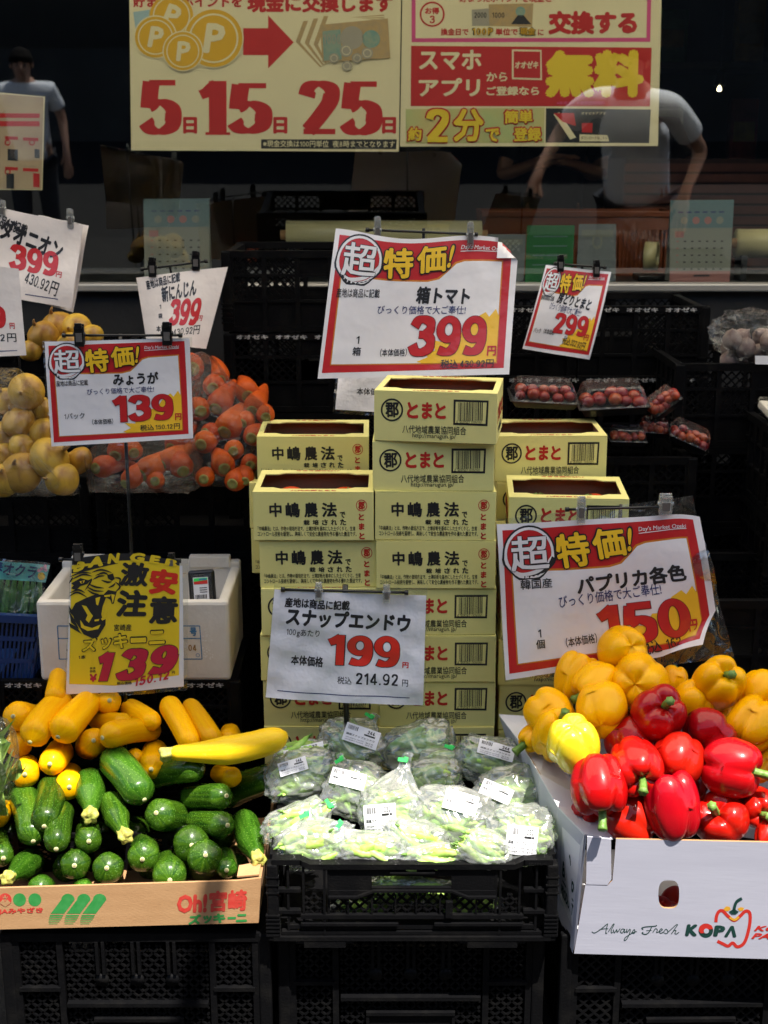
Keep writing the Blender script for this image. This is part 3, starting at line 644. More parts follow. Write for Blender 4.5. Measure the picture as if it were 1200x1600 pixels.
# ================================================================== TOMATO CARTONS
BW, BD, BH = 0.252, 0.20, 0.1035
def make_tomato_box():
    t = thing('tomato_box', 'pale yellow tomato carton', 'carton', (0, 0, 0), 'yellow tomato cartons in three stacks')
    mb = MB(); w = BW/2; th = 0.003
    mb.box((-w, 0, 0.001), (w, th, BH), YBOX, bev=0.0012); mb.box((-w, BD - th, 0.001), (w, BD, BH), YBOX, bev=0.0012)
    mb.box((-w, th, 0.001), (-w + th, BD - th, BH - 0.0005), YBOX); mb.box((w - th, th, 0.001), (w, BD - th, BH - 0.0005), YBOX)
    mb.box((-w + th, th, 0.0), (w - th, BD - th, 0.003), YIN)
    for sx in (-1, 1):           # brown lining of the side walls
        mb.box((sx*(w - th) - 0.0006, th, 0.004), (sx*(w - th) + 0.0002, BD - th, BH - 0.006), YIN)
        mb.box((-w + th, (th if sx < 0 else BD - th) - 0.0006, 0.004), (w - th, (th if sx < 0 else BD - th) + 0.0006, BH - 0.006), YIN)
    # print: offer side to the front, farming method side to the rear
    fA = Face([(70, 525), (945, 560), (925, 910), (65, 872)], [(-w, -0.0001, BH), (w, -0.0001, BH), (w, -0.0001, 0), (-w, -0.0001, 0)])
    p = Pen(mb, fA)
    p.ring((196, 655), 80, 68, BK, 1); p.text('郡', (148, 602, 246, 708), BK, 1, bold=0.045, rot=0.03)
    for ch, b in (('と', (302, 602, 384, 716)), ('ま', (408, 604, 482, 722)), ('と', (502, 612, 580, 722))): p.text(ch, b, RD, 1, bold=0.06, rot=-0.02)
    p.poly([(636, 588), (882, 598), (868, 776), (628, 764)], BK, 1); p.poly([(650, 604), (868, 612), (855, 760), (642, 750)], YBOX, 2)
    x = 668; rr = random.Random(3)
    while x < 838:
        bw = rr.choice((2.4, 3, 5, 7)); p.poly([(x, 608), (x + bw, 608), (x + bw - 6, 737), (x - 6, 737)], BK, 3); x += bw + rr.choice((3, 4, 6))
    p.text('4 908142 005050', (650, 736, 832, 758), BK, 3)
    p.text('八代地域農業協同組合', (268, 770, 718, 828), BK, 1, bold=0.012); p.text('http://marugun.jp/', (338, 824, 644, 866), BK, 1, bold=0.008)
    fB = Face([(75, 882), (968, 912), (945, 1250), (92, 1235)], [(w, BD + 0.0001, BH), (-w, BD + 0.0001, BH), (-w, BD + 0.0001, 0), (w, BD + 0.0001, 0)])
    p = Pen(mb, fB)
    for ch, b in (('中', (200, 958, 290, 1062)), ('嶋', (318, 958, 424, 1068)), ('農', (454, 962, 554, 1070)), ('法', (582, 966, 692, 1072))): p.text(ch, b, BK, 1, bold=0.045, rot=0.02)
    p.text('で', (712, 1036, 752, 1080), BK, 1, bold=0.04)
    for i, ch in enumerate('栽培されたん'[:5]): p.text(ch, (448 + i*66, 1088, 492 + i*66, 1124 + 2*i), BK, 1, bold=0.045)
    p.text('「中嶋農法」とは、作物の栽培方法で、土壌診断を基本にした土づくりと、生育', (118, 1134, 820, 1168), BK, 1, bold=0.02, res=1)
    p.text('コントロール技術を駆使し、美味しくて安全な農産物を作る優れた農法です。', (118, 1172, 826, 1208), BK, 1, bold=0.02, res=1)
    p.ring((874, 995), 41, 36, RD, 1); p.text('郡', (850, 968, 898, 1024), RD, 1, bold=0.05)
    for i, ch in enumerate('とまと'): p.text(ch, (848 - 2*i, 1052 + i*68, 888 - 2*i, 1100 + i*68), RD, 1, bold=0.06)
    for sx in (-1, 1):           # red lettering along both sides
        c = [(-w - 0.0001, BD, BH), (-w - 0.0001, 0, BH), (-w - 0.0001, 0, 0), (-w - 0.0001, BD, 0)] if sx < 0 else [(w + 0.0001, 0, BH), (w + 0.0001, BD, BH), (w + 0.0001, BD, 0), (w + 0.0001, 0, 0)]
        p = Pen(mb, Face([(0, 0), (200, 0), (200, 100), (0, 100)], c))
        p.text('八代郡とまと', (14, 26, 186, 62), RD, 1, bold=0.07); p.text('中嶋農法', (40, 70, 150, 86), BK, 1, bold=0.04)
    body = mb.build('body', t)
    # top flaps round a wide opening
    mb = MB(); z0, z1 = BH + 0.0002, BH + 0.0026; e = 0.012
    for sg in (0, 1):
        Y = (lambda y: y) if sg == 0 else (lambda y: BD - y)
        pts = [(-w, 0), (w, 0), (w, .040), (w - .040, .040), (w - .056, .028), (-w + .056, .028), (-w + .040, .040), (-w, .040)]
        n = len(pts)
        for q in (pts,):
            b = [(x, Y(y), z0) for x, y in q] + [(x, Y(y), z1) for x, y in q]
            tr = [tuple(t_) for t_ in tessellate_polygon([[Vector((x, y, 0)) for x, y in q]])]
            mb.add(b, [tuple(n + i for i in f) for f in tr] + [f for f in tr] + [(i, (i+1) % n, n + (i+1) % n, n + i) for i in range(n)], YBOX)
        for x0, x1 in ((-.05, .05),):
            c = [(x0, Y(.016), z1 + .0001), (x1, Y(.016), z1 + .0001), (x1, Y(.005), z1 + .0001), (x0, Y(.005), z1 + .0001)] if sg == 0 else [(x1, Y(.016), z1 + .0001), (x0, Y(.016), z1 + .0001), (x0, Y(.005), z1 + .0001), (x1, Y(.005), z1 + .0001)]
            Pen(mb, Face([(0, 0), (100, 0), (100, 11), (0, 11)], c)).text('八代の郡とまと', (2, 1, 98, 10), RD, 1, bold=0.07)
    for sx in (-1, 1): mb.box((min(sx*w, sx*(w - e)), .0402, z0), (max(sx*w, sx*(w - e)), BD - .0402, z1 - .0003), YBOX)
    mb.build('top_flap', t)
    return t
tb = make_tomato_box(); OPENB = []
def put_box(pxl, y, z, face, label, yaw=0.0, opn=False, first=[True]):
    c = tb if first[0] else dup(tb); first[0] = False
    x = xat(pxl, y) + BW/2
    rz = R(yaw) + (math.pi if face == 'B' else 0)
    cx, cy = x, y + BD/2
    off = Matrix.Rotation(rz, 3, 'Z') @ Vector((0, BD/2, 0))
    c.location = (cx - off.x, cy - off.y, z); c.rotation_euler = (random.uniform(-.003, .003), random.uniform(-.006, .006), rz + random.uniform(-.008, .008)); c['label'] = label
    if opn: OPENB.append((cx, cy, z, R(yaw), label))
Z0 = 0.438; ORD = ['lowest', 'second lowest', 'third from the bottom', 'fourth from the bottom', 'fifth from the bottom', 'sixth from the bottom', 'second from the top', 'topmost']
xs = [592, 592, 592, 590, 588, 586, 584, 594]; ys = [0, .004, 0, .003, -.002, .0, .004, -.012]; yaw = [0, .4, -.3, .3, 0, -.8, -1.2, -8]
for k in range(8):
    f = 'B' if k in (4, 5) else 'A'
    put_box(xs[k], 2.68 + ys[k], Z0 + k*0.1062, f, f"{ORD[k]} yellow tomato carton of the middle stack, {'black text' if f == 'B' else 'barcode'} in front", yaw[k], k == 7)
for k in range(6):
    f = 'B' if k in (4, 5) else 'A'
    put_box([404, 404, 402, 404, 403, 396][k], 2.685 + [0, .003, 0, -.004, .004, -.004][k], Z0 + k*0.1062, f, f"{(ORD[:5] + ['topmost'])[k]} yellow tomato carton of the front left stack, {'black text' if f == 'B' else 'barcode'} in front", [0, .5, -.5, .4, .4, -.5][k], k == 5)
for k in range(4, 7):
    put_box([0, 0, 0, 0, 391, 388, 403][k], 2.90 + 0.004*k, 0.408 + k*0.1062 - 0.01, 'B', f"{['', '', '', '', 'third highest', 'second highest', 'topmost'][k]} yellow tomato carton of the rear left stack", [0, 0, 0, 0, 1, 2, .6][k], k == 6)
for k in range(6):
    f = 'B' if k == 0 else 'A'
    put_box([787, 786, 785, 786, 786, 800][k], 2.71 + [0, .003, 0, .002, 0, -.004][k], Z0 + k*0.1062 - .02, f, f"{(ORD[:5] + ['topmost'])[k]} yellow tomato carton of the front right stack", [0, .5, -.5, .4, 0, -4][k], k == 5)
for k in range(4, 6):
    put_box([0, 0, 0, 0, 775, 772][k], 2.93, 0.505 + k*0.1062, 'A', f"{['', '', '', '', 'second highest', 'topmost'][k]} yellow tomato carton of the rear right stack", [0, 0, 0, 0, .4, 0][k], k == 5)
# tomatoes lying in the open cartons
def make_tomato():
    mb = MB(); prof = []
    for i in range(15):
        a = math.pi*i/14; prof.append((max(0.0006, 0.041*math.sin(a)**0.9), 0.034*math.cos(a) - 0.006*math.exp(-(math.sin(a)/.3)**2)*(1 if math.cos(a) > 0 else -0.4)))
    mb.lathe(prof, TOMATO, n=22)
    t = thing('tomato', 'ripe orange red tomato', 'tomato', (0, 0, 0), 'tomatoes lying in the open yellow cartons'); mb.build('fruit', t)
    mb = MB()
    for k in range(5):
        a = k*2*math.pi/5; mb.tube([(0, 0, .03), (.008*math.cos(a), .008*math.sin(a), .033), (.018*math.cos(a), .018*math.sin(a), .0315)], [.002, .003, .0006], STEM, 6)
    mb.build('calyx', t); return t
tm = make_tomato(); n_ = 0
for cx, cy, z, rz, lab in OPENB:
    st = lab.split('carton of the ')[1].split(',')[0]
    for j, (dx, dy) in enumerate(((-.062, -.048), (.058, -.046), (-.056, .046), (.062, .048))):
        o = tm if n_ == 0 else dup(tm); n_ += 1
        q = Matrix.Rotation(rz, 3, 'Z') @ Vector((dx, dy, 0))
        o.location = (cx + q.x, cy + q.y, z + 0.043); o.rotation_euler = (random.uniform(-.5, .5), random.uniform(-.5, .5), random.uniform(0, 6))
        o['label'] = f"{('front left', 'front right', 'rear left', 'rear right')[j]} tomato in the open top carton of the {st}"

# ================================================================== PRICE SIGNS
def sign_root(name, label, p):
    return thing(name, label, 'price sign', tuple(p), None)
# --- ginger card, front left
def bend139(u, v): return 0.004*math.sin(3.1*u + 1) + 0.003*math.sin(5*v + 2*u) + 0.006*(u - .95)*(u > .95)
s1 = Sheet([(70.4, 534), (296, 528), (301.6, 685), (80.6, 697.6)], 2.88, 2.86, bend139)
t = sign_root('price_sign', 'red framed white price card reading みょうが 139 on a black pole before onions and carrots', s1.S(.5, 1, 0))
mb = MB(); paper_grid(mb, s1, PAPER)
p = offer_card(mb, s1)
p.text('産地は商品に記載', (135, 430, 362, 472), 'black', 5, bold=0.015); p.text('みょうが', (540, 376, 866, 466), 'black', 5, bold=0.055)
p.text('びっくり価格で大ご奉仕!', (355, 484, 832, 528), 'navy', 5, bold=0.01); yen_price(p, '139', (536, 535, 970, 728), 6)
p.text('1パック', (190, 668, 335, 712), 'black', 5, bold=0.012); p.text('（本体価格）', (390, 710, 540, 752), 'black', 5, bold=0.015)
p.text('円', (984, 672, 1030, 722), 'red', 6, bold=0.05); p.text('税込 150.12 円', (735, 748, 1020, 792), 'black', 6, bold=0.02)
mb.build('paper', t)
sl1 = Sheet([(67, 533), (300, 526), (305, 690), (79, 702)], 2.885, 2.865, bend139)
mb = MB(); paper_grid(mb, sl1, SLEEVE, 20, 14); mb.build('plastic_sleeve', t)
a = P(100, 524, 2.875); b = P(282, 524, 2.875); rod(t, a, b)
clip(t, P(124, 524, 2.868), 'black', 0.021, 0.044); clip(t, P(261, 522, 2.868), 'black', 0.021, 0.044)
mb = MB(); q = P(192, 600, 2.90); mb.tube([(q.x, 2.90, 0.44), (q.x, 2.90, a.z)], 0.004, BLACKG, 8); mb.build('pole', t)

# --- boxed tomato card, middle top
def bend399(u, v): return 0.010*math.sin(4.6*u + 0.6)*(1 - v) + 0.004*math.sin(4*v + 3*u)
FOLD = [0.93, 0.14]
def warp399(u, v, h):
    v2 = v + (0.028*math.sin(7.5*u - 1.2) + 0.02*u)*(1 - v)**3
    d = (u - 0.885)/0.115 - v/0.13 - 0.0
    if u > 0.885 and v < 0.13*(u - 0.885)/0.115:      # the dog-eared corner folds forward
        a = (u - 0.885)/0.115; b = v/0.13; e = a - b
        a2, b2 = a - e, b + e
        return 0.885 + 0.115*a2, 0.13*b2 + (v2 - v), 0.003 + 0.02*e*0.3 - h*0.6
    return u, v2, h
s2 = Sheet([(524, 363.5), (812, 372), (795.3, 585), (496.2, 591.5)], 2.98, 2.90, bend399, warp399, maxl=0.016)
t = sign_root('price_sign', 'large red framed price card reading 箱トマト 399 with a dog-eared corner above the cartons', s2.S(.5, 1, 0))
mb = MB(); paper_grid(mb, s2, PAPER, 44, 34)
p = offer_card(mb, s2)
cvt = p.cv
p.cv = lambda x, y: (480 + x/3.53, 340 + y/3.53)
p.text('産地は商品に記載', (162, 395, 400, 445), 'black', 5, bold=0.02, rot=.02); p.text('箱トマト', (602, 380, 900, 478), 'black', 5, bold=0.06, rot=-.03)
p.text('びっくり価格で大ご奉仕!', (388, 484, 875, 532), 'navy', 5, bold=0.012); yen_price(p, '399', (562, 538, 988, 764), 6, rot=0) if False else yen_price(p, '399', (562, 540, 988, 762), 6)
p.text('1', (270, 655, 288, 697), 'black', 5, bold=0.015); p.text('箱', (250, 714, 296, 762), 'black', 5, bold=0.03)
p.text('（本体価格）', (402, 722, 550, 766), 'black', 5, bold=0.02); p.text('円', (992, 706, 1042, 762), 'red', 6, bold=0.055); p.text('税込 430.92円', (736, 780, 1028, 830), 'black', 6, bold=0.02)
mb.build('paper', t)
a = P(574, 359, 2.985); b = P(744, 366, 2.985); rod(t, a, b)
clip(t, P(590, 360, 2.978), 'clear', 0.015, 0.05); clip(t, P(735, 368, 2.978), 'clear', 0.015, 0.05)
mb = MB(); q = P(659, 500, 3.09); mb.tube([(q.x, 3.10, 0.41), (q.x, 3.10, 1.40), (q.x, 2.99, a.z + .002)], 0.0035, BLACKG, 8); mb.build('pole', t)

# --- pepper card, right
def bend150(u, v): return 0.006*math.sin(3.4*u + .4) + 0.004*math.sin(6*v) + 0.0025*math.sin(11*u + 8*v)
def warp150(u, v, h):
    # lower right corner curled under and forward
    e = (u - 0.72)/0.28 + (v - 0.72)/0.28 - 1.0
    if e > 0 and u > .6 and v > .6: h += 0.035*e*e; u -= 0.10*e; v -= 0.075*e
    if u > 0.86: v += 0.03*((u - .86)/.14)**2*(1 - v)
    return u, v, h
s3 = Sheet([(776, 819), (1093, 802), (1130, 1012), (790, 1062)], 2.60, 2.575, bend150, warp150, maxl=0.016)
t = sign_root('price_sign', 'large red framed price card reading パプリカ各色 150 standing above the peppers', s3.S(.5, 1, 0))
mb = MB(); paper_grid(mb, s3, PAPER, 44, 32)
p = offer_card(mb, s3)
p.cv = lambda x, y: (760 + x/3.0, 770 + y/3.0)
p.text('韓国産', (158, 396, 306, 442), 'black', 5, bold=0.02); p.text('パプリカ各色', (418, 354, 936, 440), 'black', 5, bold=0.055, rot=.03)
p.text('びっくり価格で大ご奉仕!', (336, 446, 820, 502), 'navy', 5, bold=0.012, rot=.02); yen_price(p, '150', (520, 502, 958, 700), 6, shear=-0.02)
p.text('1', (242, 634, 256, 672), 'black', 5, bold=0.015); p.text('個', (232, 682, 274, 726), 'black', 5, bold=0.03)
p.text('（本体価格）', (372, 664, 520, 712), 'black', 5, bold=0.02, rot=.03); p.text('円', (950, 592, 994, 650), 'red', 6, bold=0.05); p.text('税込   162', (715, 680, 916, 745), 'black', 6, bold=0.02, rot=.06)
mb.build('paper', t)
def bendsl(u, v): return bend150(u, v) - 0.004 + (0.014*math.sin(9*v + 4*u)*max(0, u - .8)*5 + 0.01*math.sin(16*v - 5*u)*max(0, u - .85)*6)
sl3 = Sheet([(774, 812), (1084, 776), (1150, 1030), (789, 1066)], 2.605, 2.58, bendsl)
mb = MB(); paper_grid(mb, sl3, SLEEVE, 40, 28, u0=.0, u1=1.0); mb.build('plastic_sleeve', t)
a = P(886, 796, 2.60); b = P(1040, 792, 2.60); rod(t, a, b)
clip(t, P(908, 797, 2.592), 'clear', 0.017, 0.05); clip(t, P(1040, 788, 2.592), 'clear', 0.026, 0.04)
mb = MB(); q = P(965, 900, 2.64); mb.tube([(q.x, 2.64, 0.31), (q.x, 2.64, a.z)], 0.0035, BLACKG, 8); mb.build('pole', t)

# --- snap pea card
def bend199(u, v): return 0.003*math.sin(5*u) + 0.0035*math.sin(6*v + 3*u) + 0.0018*math.sin(19*u + 11*v) + 0.0012*math.sin(9*u - 23*v)
s4 = Sheet([(429, 921), (666, 931), (661, 1103), (415, 1090)], 2.575, 2.555, bend199)
t = sign_root('price_sign', 'plain crumpled white price card reading スナップエンドウ 199 before the yellow cartons', s4.S(.5, 1, 0))
mb = MB(); paper_grid(mb, s4, PAPER2, 44, 32)
p = Pen(mb, s4, 400, 900, 4.2857)
p.text('産地は商品に記載', (194, 150, 628, 216), 'black', 1, bold=0.05, rot=-.01); p.text('スナップエンドウ', (202, 232, 1036, 354), 'black', 1, bold=0.065, rot=-.03)
p.text('100gあたり', (204, 350, 426, 408), 'black', 1, bold=0.012, rot=-.02); yen_price(p, '199', (478, 394, 962, 602), 1, 'brightred', 'black', g=0.022)
p.text('本体価格', (234, 532, 450, 602), 'black', 1, bold=0.04, rot=-.01); p.text('円', (980, 578, 1022, 618), 'brightred', 1, bold=0.05)
p.text('税込', (544, 674, 640, 722), 'black', 1, bold=0.015); p.text('214.92', (668, 650, 950, 728), 'black', 1, bold=0.03); p.text('円', (978, 692, 1018, 736), 'black', 1, bold=0.015)
p.poly([(142, 766), (1028, 812), (1028, 818), (142, 772)], 'navy', 1)
mb.build('paper', t)
sl4 = Sheet([(428, 914), (668, 920), (664, 1106), (413, 1093)], 2.578, 2.557, lambda u, v: bend199(u, v) - 0.003 + .004*math.sin(30*u)*max(0, .08 - v)*10)
mb = MB(); paper_grid(mb, sl4, SLEEVE, 40, 20); mb.build('plastic_sleeve', t)
a = P(442, 921, 2.57); b = P(635, 926, 2.57); rod(t, a, b, 0.003)
clip(t, P(498, 924, 2.565), 'clear', 0.014, 0.034); clip(t, P(604, 927, 2.565), 'clear', 0.014, 0.034)
mb = MB(); q = P(541, 1110, 2.60); mb.tube([(q.x, 2.60, 0.31), (q.x, 2.60, a.z)], 0.006, BLACKG, 8); mb.build('pole', t)

# --- yellow tiger card
def bendT(u, v): return 0.012*math.sin(math.pi*u)*(1 - .5*v) + 0.002*math.sin(9*u + 3*v)
def warpT(u, v, h): return u, v - 0.06*math.sin(math.pi*u)*(1 - v)**2 + 0.012*math.sin(6*u)*(v > .9)*0, h
s5 = Sheet([(112, 884), (285, 884), (287, 1073), (103, 1085)], 2.64, 2.63, bendT, warpT)
t = sign_root('price_sign', 'bright yellow DANGER price card with a roaring tiger hung before the white foam box', s5.S(.5, 1, 0))
mb = MB(); paper_grid(mb, s5, INK['white'], 30, 30)
p = Pen(mb, s5, 90, 850, 5.4545)
p.poly([(120, 182), (1042, 188), (1034, 1118), (800, 1140), (500, 1196), (100, 1190)], 'lemon', 1)
p.poly([(124, 178), (400, 196), (700, 190), (1042, 186), (1040, 150), (124, 130)], 'black', 2); p.poly([(120, 215), (520, 190), (520, 214), (260, 246), (120, 250)], 'black', 2)
for i, (ch, x0, x1) in enumerate((('D', 134, 240), ('A', 262, 398), ('N', 432, 540), ('G', 622, 756), ('E', 786, 886), ('R', 916, 1030))):
    p.text(ch, (x0, (158, 142, 134, 132, 136, 142)[i], x1, (242, 224, 212, 204, 202, 198)[i]), 'lemon', 3, bold=0.10, shear=0.15)
B_ = 'black'
# roaring tiger head in black brush shapes
for q in ([(250, 462), (330, 440), (398, 446), (438, 412), (512, 428), (500, 462), (486, 520), (470, 525), (456, 490), (420, 470), (390, 540), (378, 602), (392, 650), (416, 640), (414, 690), (350, 790), (296, 796), (226, 762), (186, 700), (148, 640), (122, 556), (156, 498)],
          [(118, 330), (200, 296), (268, 322), (300, 310), (262, 350), (200, 362), (160, 392), (118, 372), (140, 350)], [(430, 296), (480, 286), (494, 330), (470, 344), (436, 322)], [(98, 560), (150, 640), (190, 720), (120, 660)], [(98, 660), (170, 700), (210, 760), (110, 700)], [(100, 520), (130, 560), (150, 620), (104, 570)]): p.poly(q, B_, 3)
for q in ([(212, 518), (252, 530), (290, 590), (308, 612), (272, 668), (244, 640), (262, 604), (236, 560)], [(198, 640), (232, 690), (300, 712), (372, 686), (352, 722), (262, 736), (206, 704)], [(464, 446), (496, 452), (476, 520)], [(376, 640), (426, 584), (418, 640), (388, 654)],
          [(192, 322), (240, 318), (228, 340), (206, 342)], [(404, 452), (462, 448), (452, 466), (408, 466)], [(320, 644), (362, 640), (356, 656), (322, 658)], [(330, 470), (372, 462), (352, 530), (336, 520)]): p.poly(q, 'lemon', 4)
for q in ([(104, 276), (200, 252), (296, 268)], [(120, 300), (220, 270), (300, 292)], [(300, 262), (380, 250), (470, 280)], [(330, 290), (400, 276), (440, 296)], [(270, 350), (330, 380), (404, 396)], [(258, 372), (320, 408), (400, 420)], [(262, 398), (310, 430), (360, 440)], [(100, 440), (170, 410), (256, 456)], [(104, 410), (180, 390), (240, 420)],
          [(490, 320), (540, 330), (528, 380)], [(496, 350), (540, 390), (500, 430)], [(300, 310), (286, 340), (240, 400)], [(410, 300), (360, 300), (310, 320)], [(98, 330), (120, 300), (130, 280)], [(380, 330), (430, 350), (470, 350)], [(440, 395), (480, 380), (500, 360)]): p.stroke(q, 13, B_, 4, taper=True)
p.ring((216, 330), 9, 0, B_, 5, 12)
p.text('激', (536, 204, 788, 386), B_, 3, bold=0.06, shear=.1); p.text('安', (782, 230, 1030, 436), 'brightred', 3, bold=0.08, shear=.12)
p.text('注', (506, 412, 776, 624), B_, 3, bold=0.07, shear=.1); p.text('意', (784, 448, 1030, 676), B_, 3, bold=0.06, shear=.06)
p.text('宮崎産', (486, 684, 638, 738), B_, 3, bold=0.02)
for i, (ch, b) in enumerate((('ズ', (208, 786, 346, 914)), ('ッ', (368, 790, 472, 896)), ('キ', (478, 752, 612, 886)), ('ー', (622, 778, 772, 838)), ('ニ', (780, 722, 926, 850)))):
    x0, y0, x1, y1 = b; p.text(ch, b, B_, 3, bold=0.085); p.text(ch, (x0+9, y0+9, x1-9, y1-9), 'lemon', 8, bold=0.045)
p.text('1本', (182, 938, 242, 974), B_, 3, bold=0.04); p.text('本体', (276, 1040, 328, 1062), B_, 3, bold=0.03); p.text('価格', (276, 1066, 328, 1088), B_, 3, bold=0.03); p.text('￥', (274, 1100, 340, 1168), 'magenta', 3, bold=0.08)
for s_, b in (('1', (352, 908, 494, 1156)), ('3', (504, 880, 778, 1144)), ('9', (776, 856, 1034, 1094))):
    G = digits(s_, .27, .2); V = [(x + .22*y, y) for x, y in G[0]]; G2 = digits(s_, .27, .2, grow=.02); V2 = [(x + .22*y, y) for x, y in G2[0]]
    x0, y0, x1, y1 = b; p.geo((V2, G2[1]), (x0-5, y0-5, x1+5, y1+5), B_, 5); p.geo((V, G[1]), b, 'magenta', 6)
p.text('税込価格', (512, 1158, 640, 1186), B_, 3, bold=0.03); p.text('150.12', (664, 1096, 962, 1172), 'magenta', 4, bold=0.06, shear=.3, rot=.14); p.text('円', (976, 1078, 1000, 1104), B_, 4, bold=0.03)
mb.build('paper', t)
sl5 = Sheet([(110, 872), (294, 872), (292, 1080), (99, 1092)], 2.645, 2.635, lambda u, v: bendT(u, v) - .004)
mb = MB(); paper_grid(mb, sl5, SLEEVE, 20, 20); mb.build('plastic_sleeve', t)
rod(t, P(95, 874, 2.65), P(280, 876, 2.65), .003)
clip(t, P(122, 866, 2.642), 'black', 0.02, 0.04); clip(t, P(268, 876, 2.642), 'black', 0.014, 0.03)
mb = MB(); q = P(196, 1090, 2.67); mb.tube([(q.x, 2.67, 0.44), (q.x, 2.67, P(196, 874, 2.65).z)], 0.004, BLACKG, 8); mb.build('pole', t)

# --- small red card by the tomato packs
def bendr(u, v): return 0.008*math.sin(3*v) + 0.003*math.sin(7*u + 2*v)
s6 = Sheet([(853, 414), (955, 425), (921, 562), (816, 545)], 3.32, 3.28, bendr)
t = sign_root('price_sign', 'small tilted red framed price card reading 房どりとまと 299 below the window', s6.S(.5, 1, 0))
mb = MB(); paper_grid(mb, s6, PAPER2, 16, 18)
p = offer_card(mb, s6); p.cv = lambda x, y: (760 + x/2.727, 300 + y/2.727)
p.text('産地は商品に記載', (232, 442, 286, 464), 'black', 5, bold=0.03); p.text('房どりとまと', (300, 440, 446, 492), 'black', 5, bold=0.06, rot=-.12); p.text('びっくり価格で大ご奉仕!', (266, 484, 404, 516), 'navy', 5, bold=0.01, rot=-.12)
yen_price(p, '299', (286, 522, 430, 610), 6, shear=-.05); p.text('円', (412, 608, 432, 634), 'red', 6, bold=.04); p.text('税込 322.92円', (322, 626, 420, 662), 'black', 6, bold=.02, rot=-.15); p.text('パック', (200, 580, 230, 602), 'black', 5, bold=.03); p.text('（本体価格）', (242, 584, 290, 608), 'black', 5, bold=.03)
mb.build('paper', t)
rod(t, P(868, 412, 3.32), P(945, 418, 3.32), .0025); clip(t, P(876, 412, 3.31), 'black', .016, .036); clip(t, P(932, 420, 3.31), 'black', .016, .036)
mb = MB(); q = P(905, 500, 3.35); mb.tube([(q.x, 3.36, 1.2), (q.x, 3.36, 1.46), (q.x, 3.325, P(905, 415, 3.32).z)], .003, BLACKG, 8); mb.build('pole', t)

# --- carrot card
s7 = Sheet([(213, 434), (356, 417), (322, 545), (230, 540)], 3.34, 3.30, lambda u, v: .02*math.sin(math.pi*u)*(.4 + v))
t = sign_root('price_sign', 'curled white price card reading 新にんじん 399 above the carrots', s7.S(.5, 1, 0))
mb = MB(); paper_grid(mb, s7, OLDPAPER, 18, 16)
p = Pen(mb, s7, 0, 300, 2.6667)
p.text('産地は商品に記載', (608, 352, 754, 394), 'black', 1, bold=.05, rot=.12); p.text('新にんじん', (676, 378, 822, 452), 'black', 1, bold=.06, rot=.12)
yen_price(p, '399', (712, 446, 836, 560), 1, 'red', 'red', shear=.1); p.text('円', (828, 516, 846, 540), 'red', 1, bold=.04); p.text('430.92円', (730, 564, 834, 602), 'black', 1, bold=.02, rot=.1); p.text('1', (668, 472, 676, 490), 'black', 1, bold=.03); p.text('袋', (664, 508, 682, 530), 'black', 1, bold=.04); p.text('本', (656, 560, 676, 586), 'black', 1, bold=.04)
mb.build('paper', t)
rod(t, P(222, 421, 3.35), P(322, 408, 3.35), .0028); clip(t, P(238, 418, 3.335), 'black', .019, .042); clip(t, P(306, 408, 3.335), 'black', .019, .042)
mb = MB(); q = P(272, 470, 3.4); mb.tube([(q.x, 3.40, 1.0), (q.x, 3.40, 1.44), (q.x, 3.352, P(272, 415, 3.35).z)], .003, BLACKG, 8); mb.build('pole', t)

# --- onion card, upper left, and its neighbour
s8 = Sheet([(-60, 312), (130, 352), (112, 482), (-60, 452)], 3.26, 3.22, lambda u, v: .006*math.sin(9*u) + .004*math.sin(7*v + 3*u))
t = sign_root('price_sign', 'crumpled white price card reading サラダオニオン 399 tilted at the left edge', s8.S(.7, 1, 0))
mb = MB(); paper_grid(mb, s8, OLDPAPER, 24, 16)
p = Pen(mb, s8, 0, 300, 2.6667)
p.text('産地は商品に記載', (-110, 92, 116, 146), 'black', 1, bold=.05, rot=-.2); p.text('サラダオニオン', (-110, 130, 272, 224), 'black', 1, bold=.06, rot=-.2)
yen_price(p, '399', (34, 232, 244, 336), 1, 'red', 'red'); p.text('円', (236, 332, 260, 358), 'red', 1, bold=.04); p.text('430.92 円', (100, 352, 248, 412), 'black', 1, bold=.03, rot=-.2); p.poly([(104, 424), (244, 446), (244, 450), (104, 428)], 'navy', 1)
mb.build('paper', t)
mb = MB(); paper_grid(mb, Sheet([(60, 336), (138, 352), (114, 488), (60, 472)], 3.275, 3.235, lambda u, v: .008*math.sin(12*u) + .004*math.sin(7*v)), OLDPAPER, 14, 10); mb.build('backing_sheet', t)
rod(t, P(-40, 318, 3.265), P(120, 352, 3.265), .0025); clip(t, P(4, 327, 3.255), 'clear', .015, .036); clip(t, P(110, 342, 3.255), 'clear', .015, .04)
mb = MB(); q = P(20, 420, 3.30); mb.tube([(q.x, 3.30, .9), (q.x, 3.30, P(20, 330, 3.265).z)], .003, BLACKG, 8); mb.build('pole', t)
s9 = Sheet([(-120, 402), (28, 420), (42, 555), (-120, 562)], 3.06, 3.04, lambda u, v: .005*math.sin(5*u + 3*v))
t = sign_root('price_sign', 'pale price card cut by the left picture edge in front of the onions', s9.S(.6, 1, 0))
mb = MB(); paper_grid(mb, s9, OLDPAPER, 18, 12)
p = Pen(mb, s9, 0, 300, 2.6667)
yen_price(p, '399', (-190, 470, 22, 566), 1, 'red', 'red'); p.text('円', (40, 544, 62, 570), 'red', 1, bold=.04); p.text('430.92 円', (-110, 588, 70, 626), 'black', 1, bold=.025); p.poly([(-60, 664), (74, 658), (74, 661), (-60, 668)], 'navy', 1)
mb.build('paper', t)
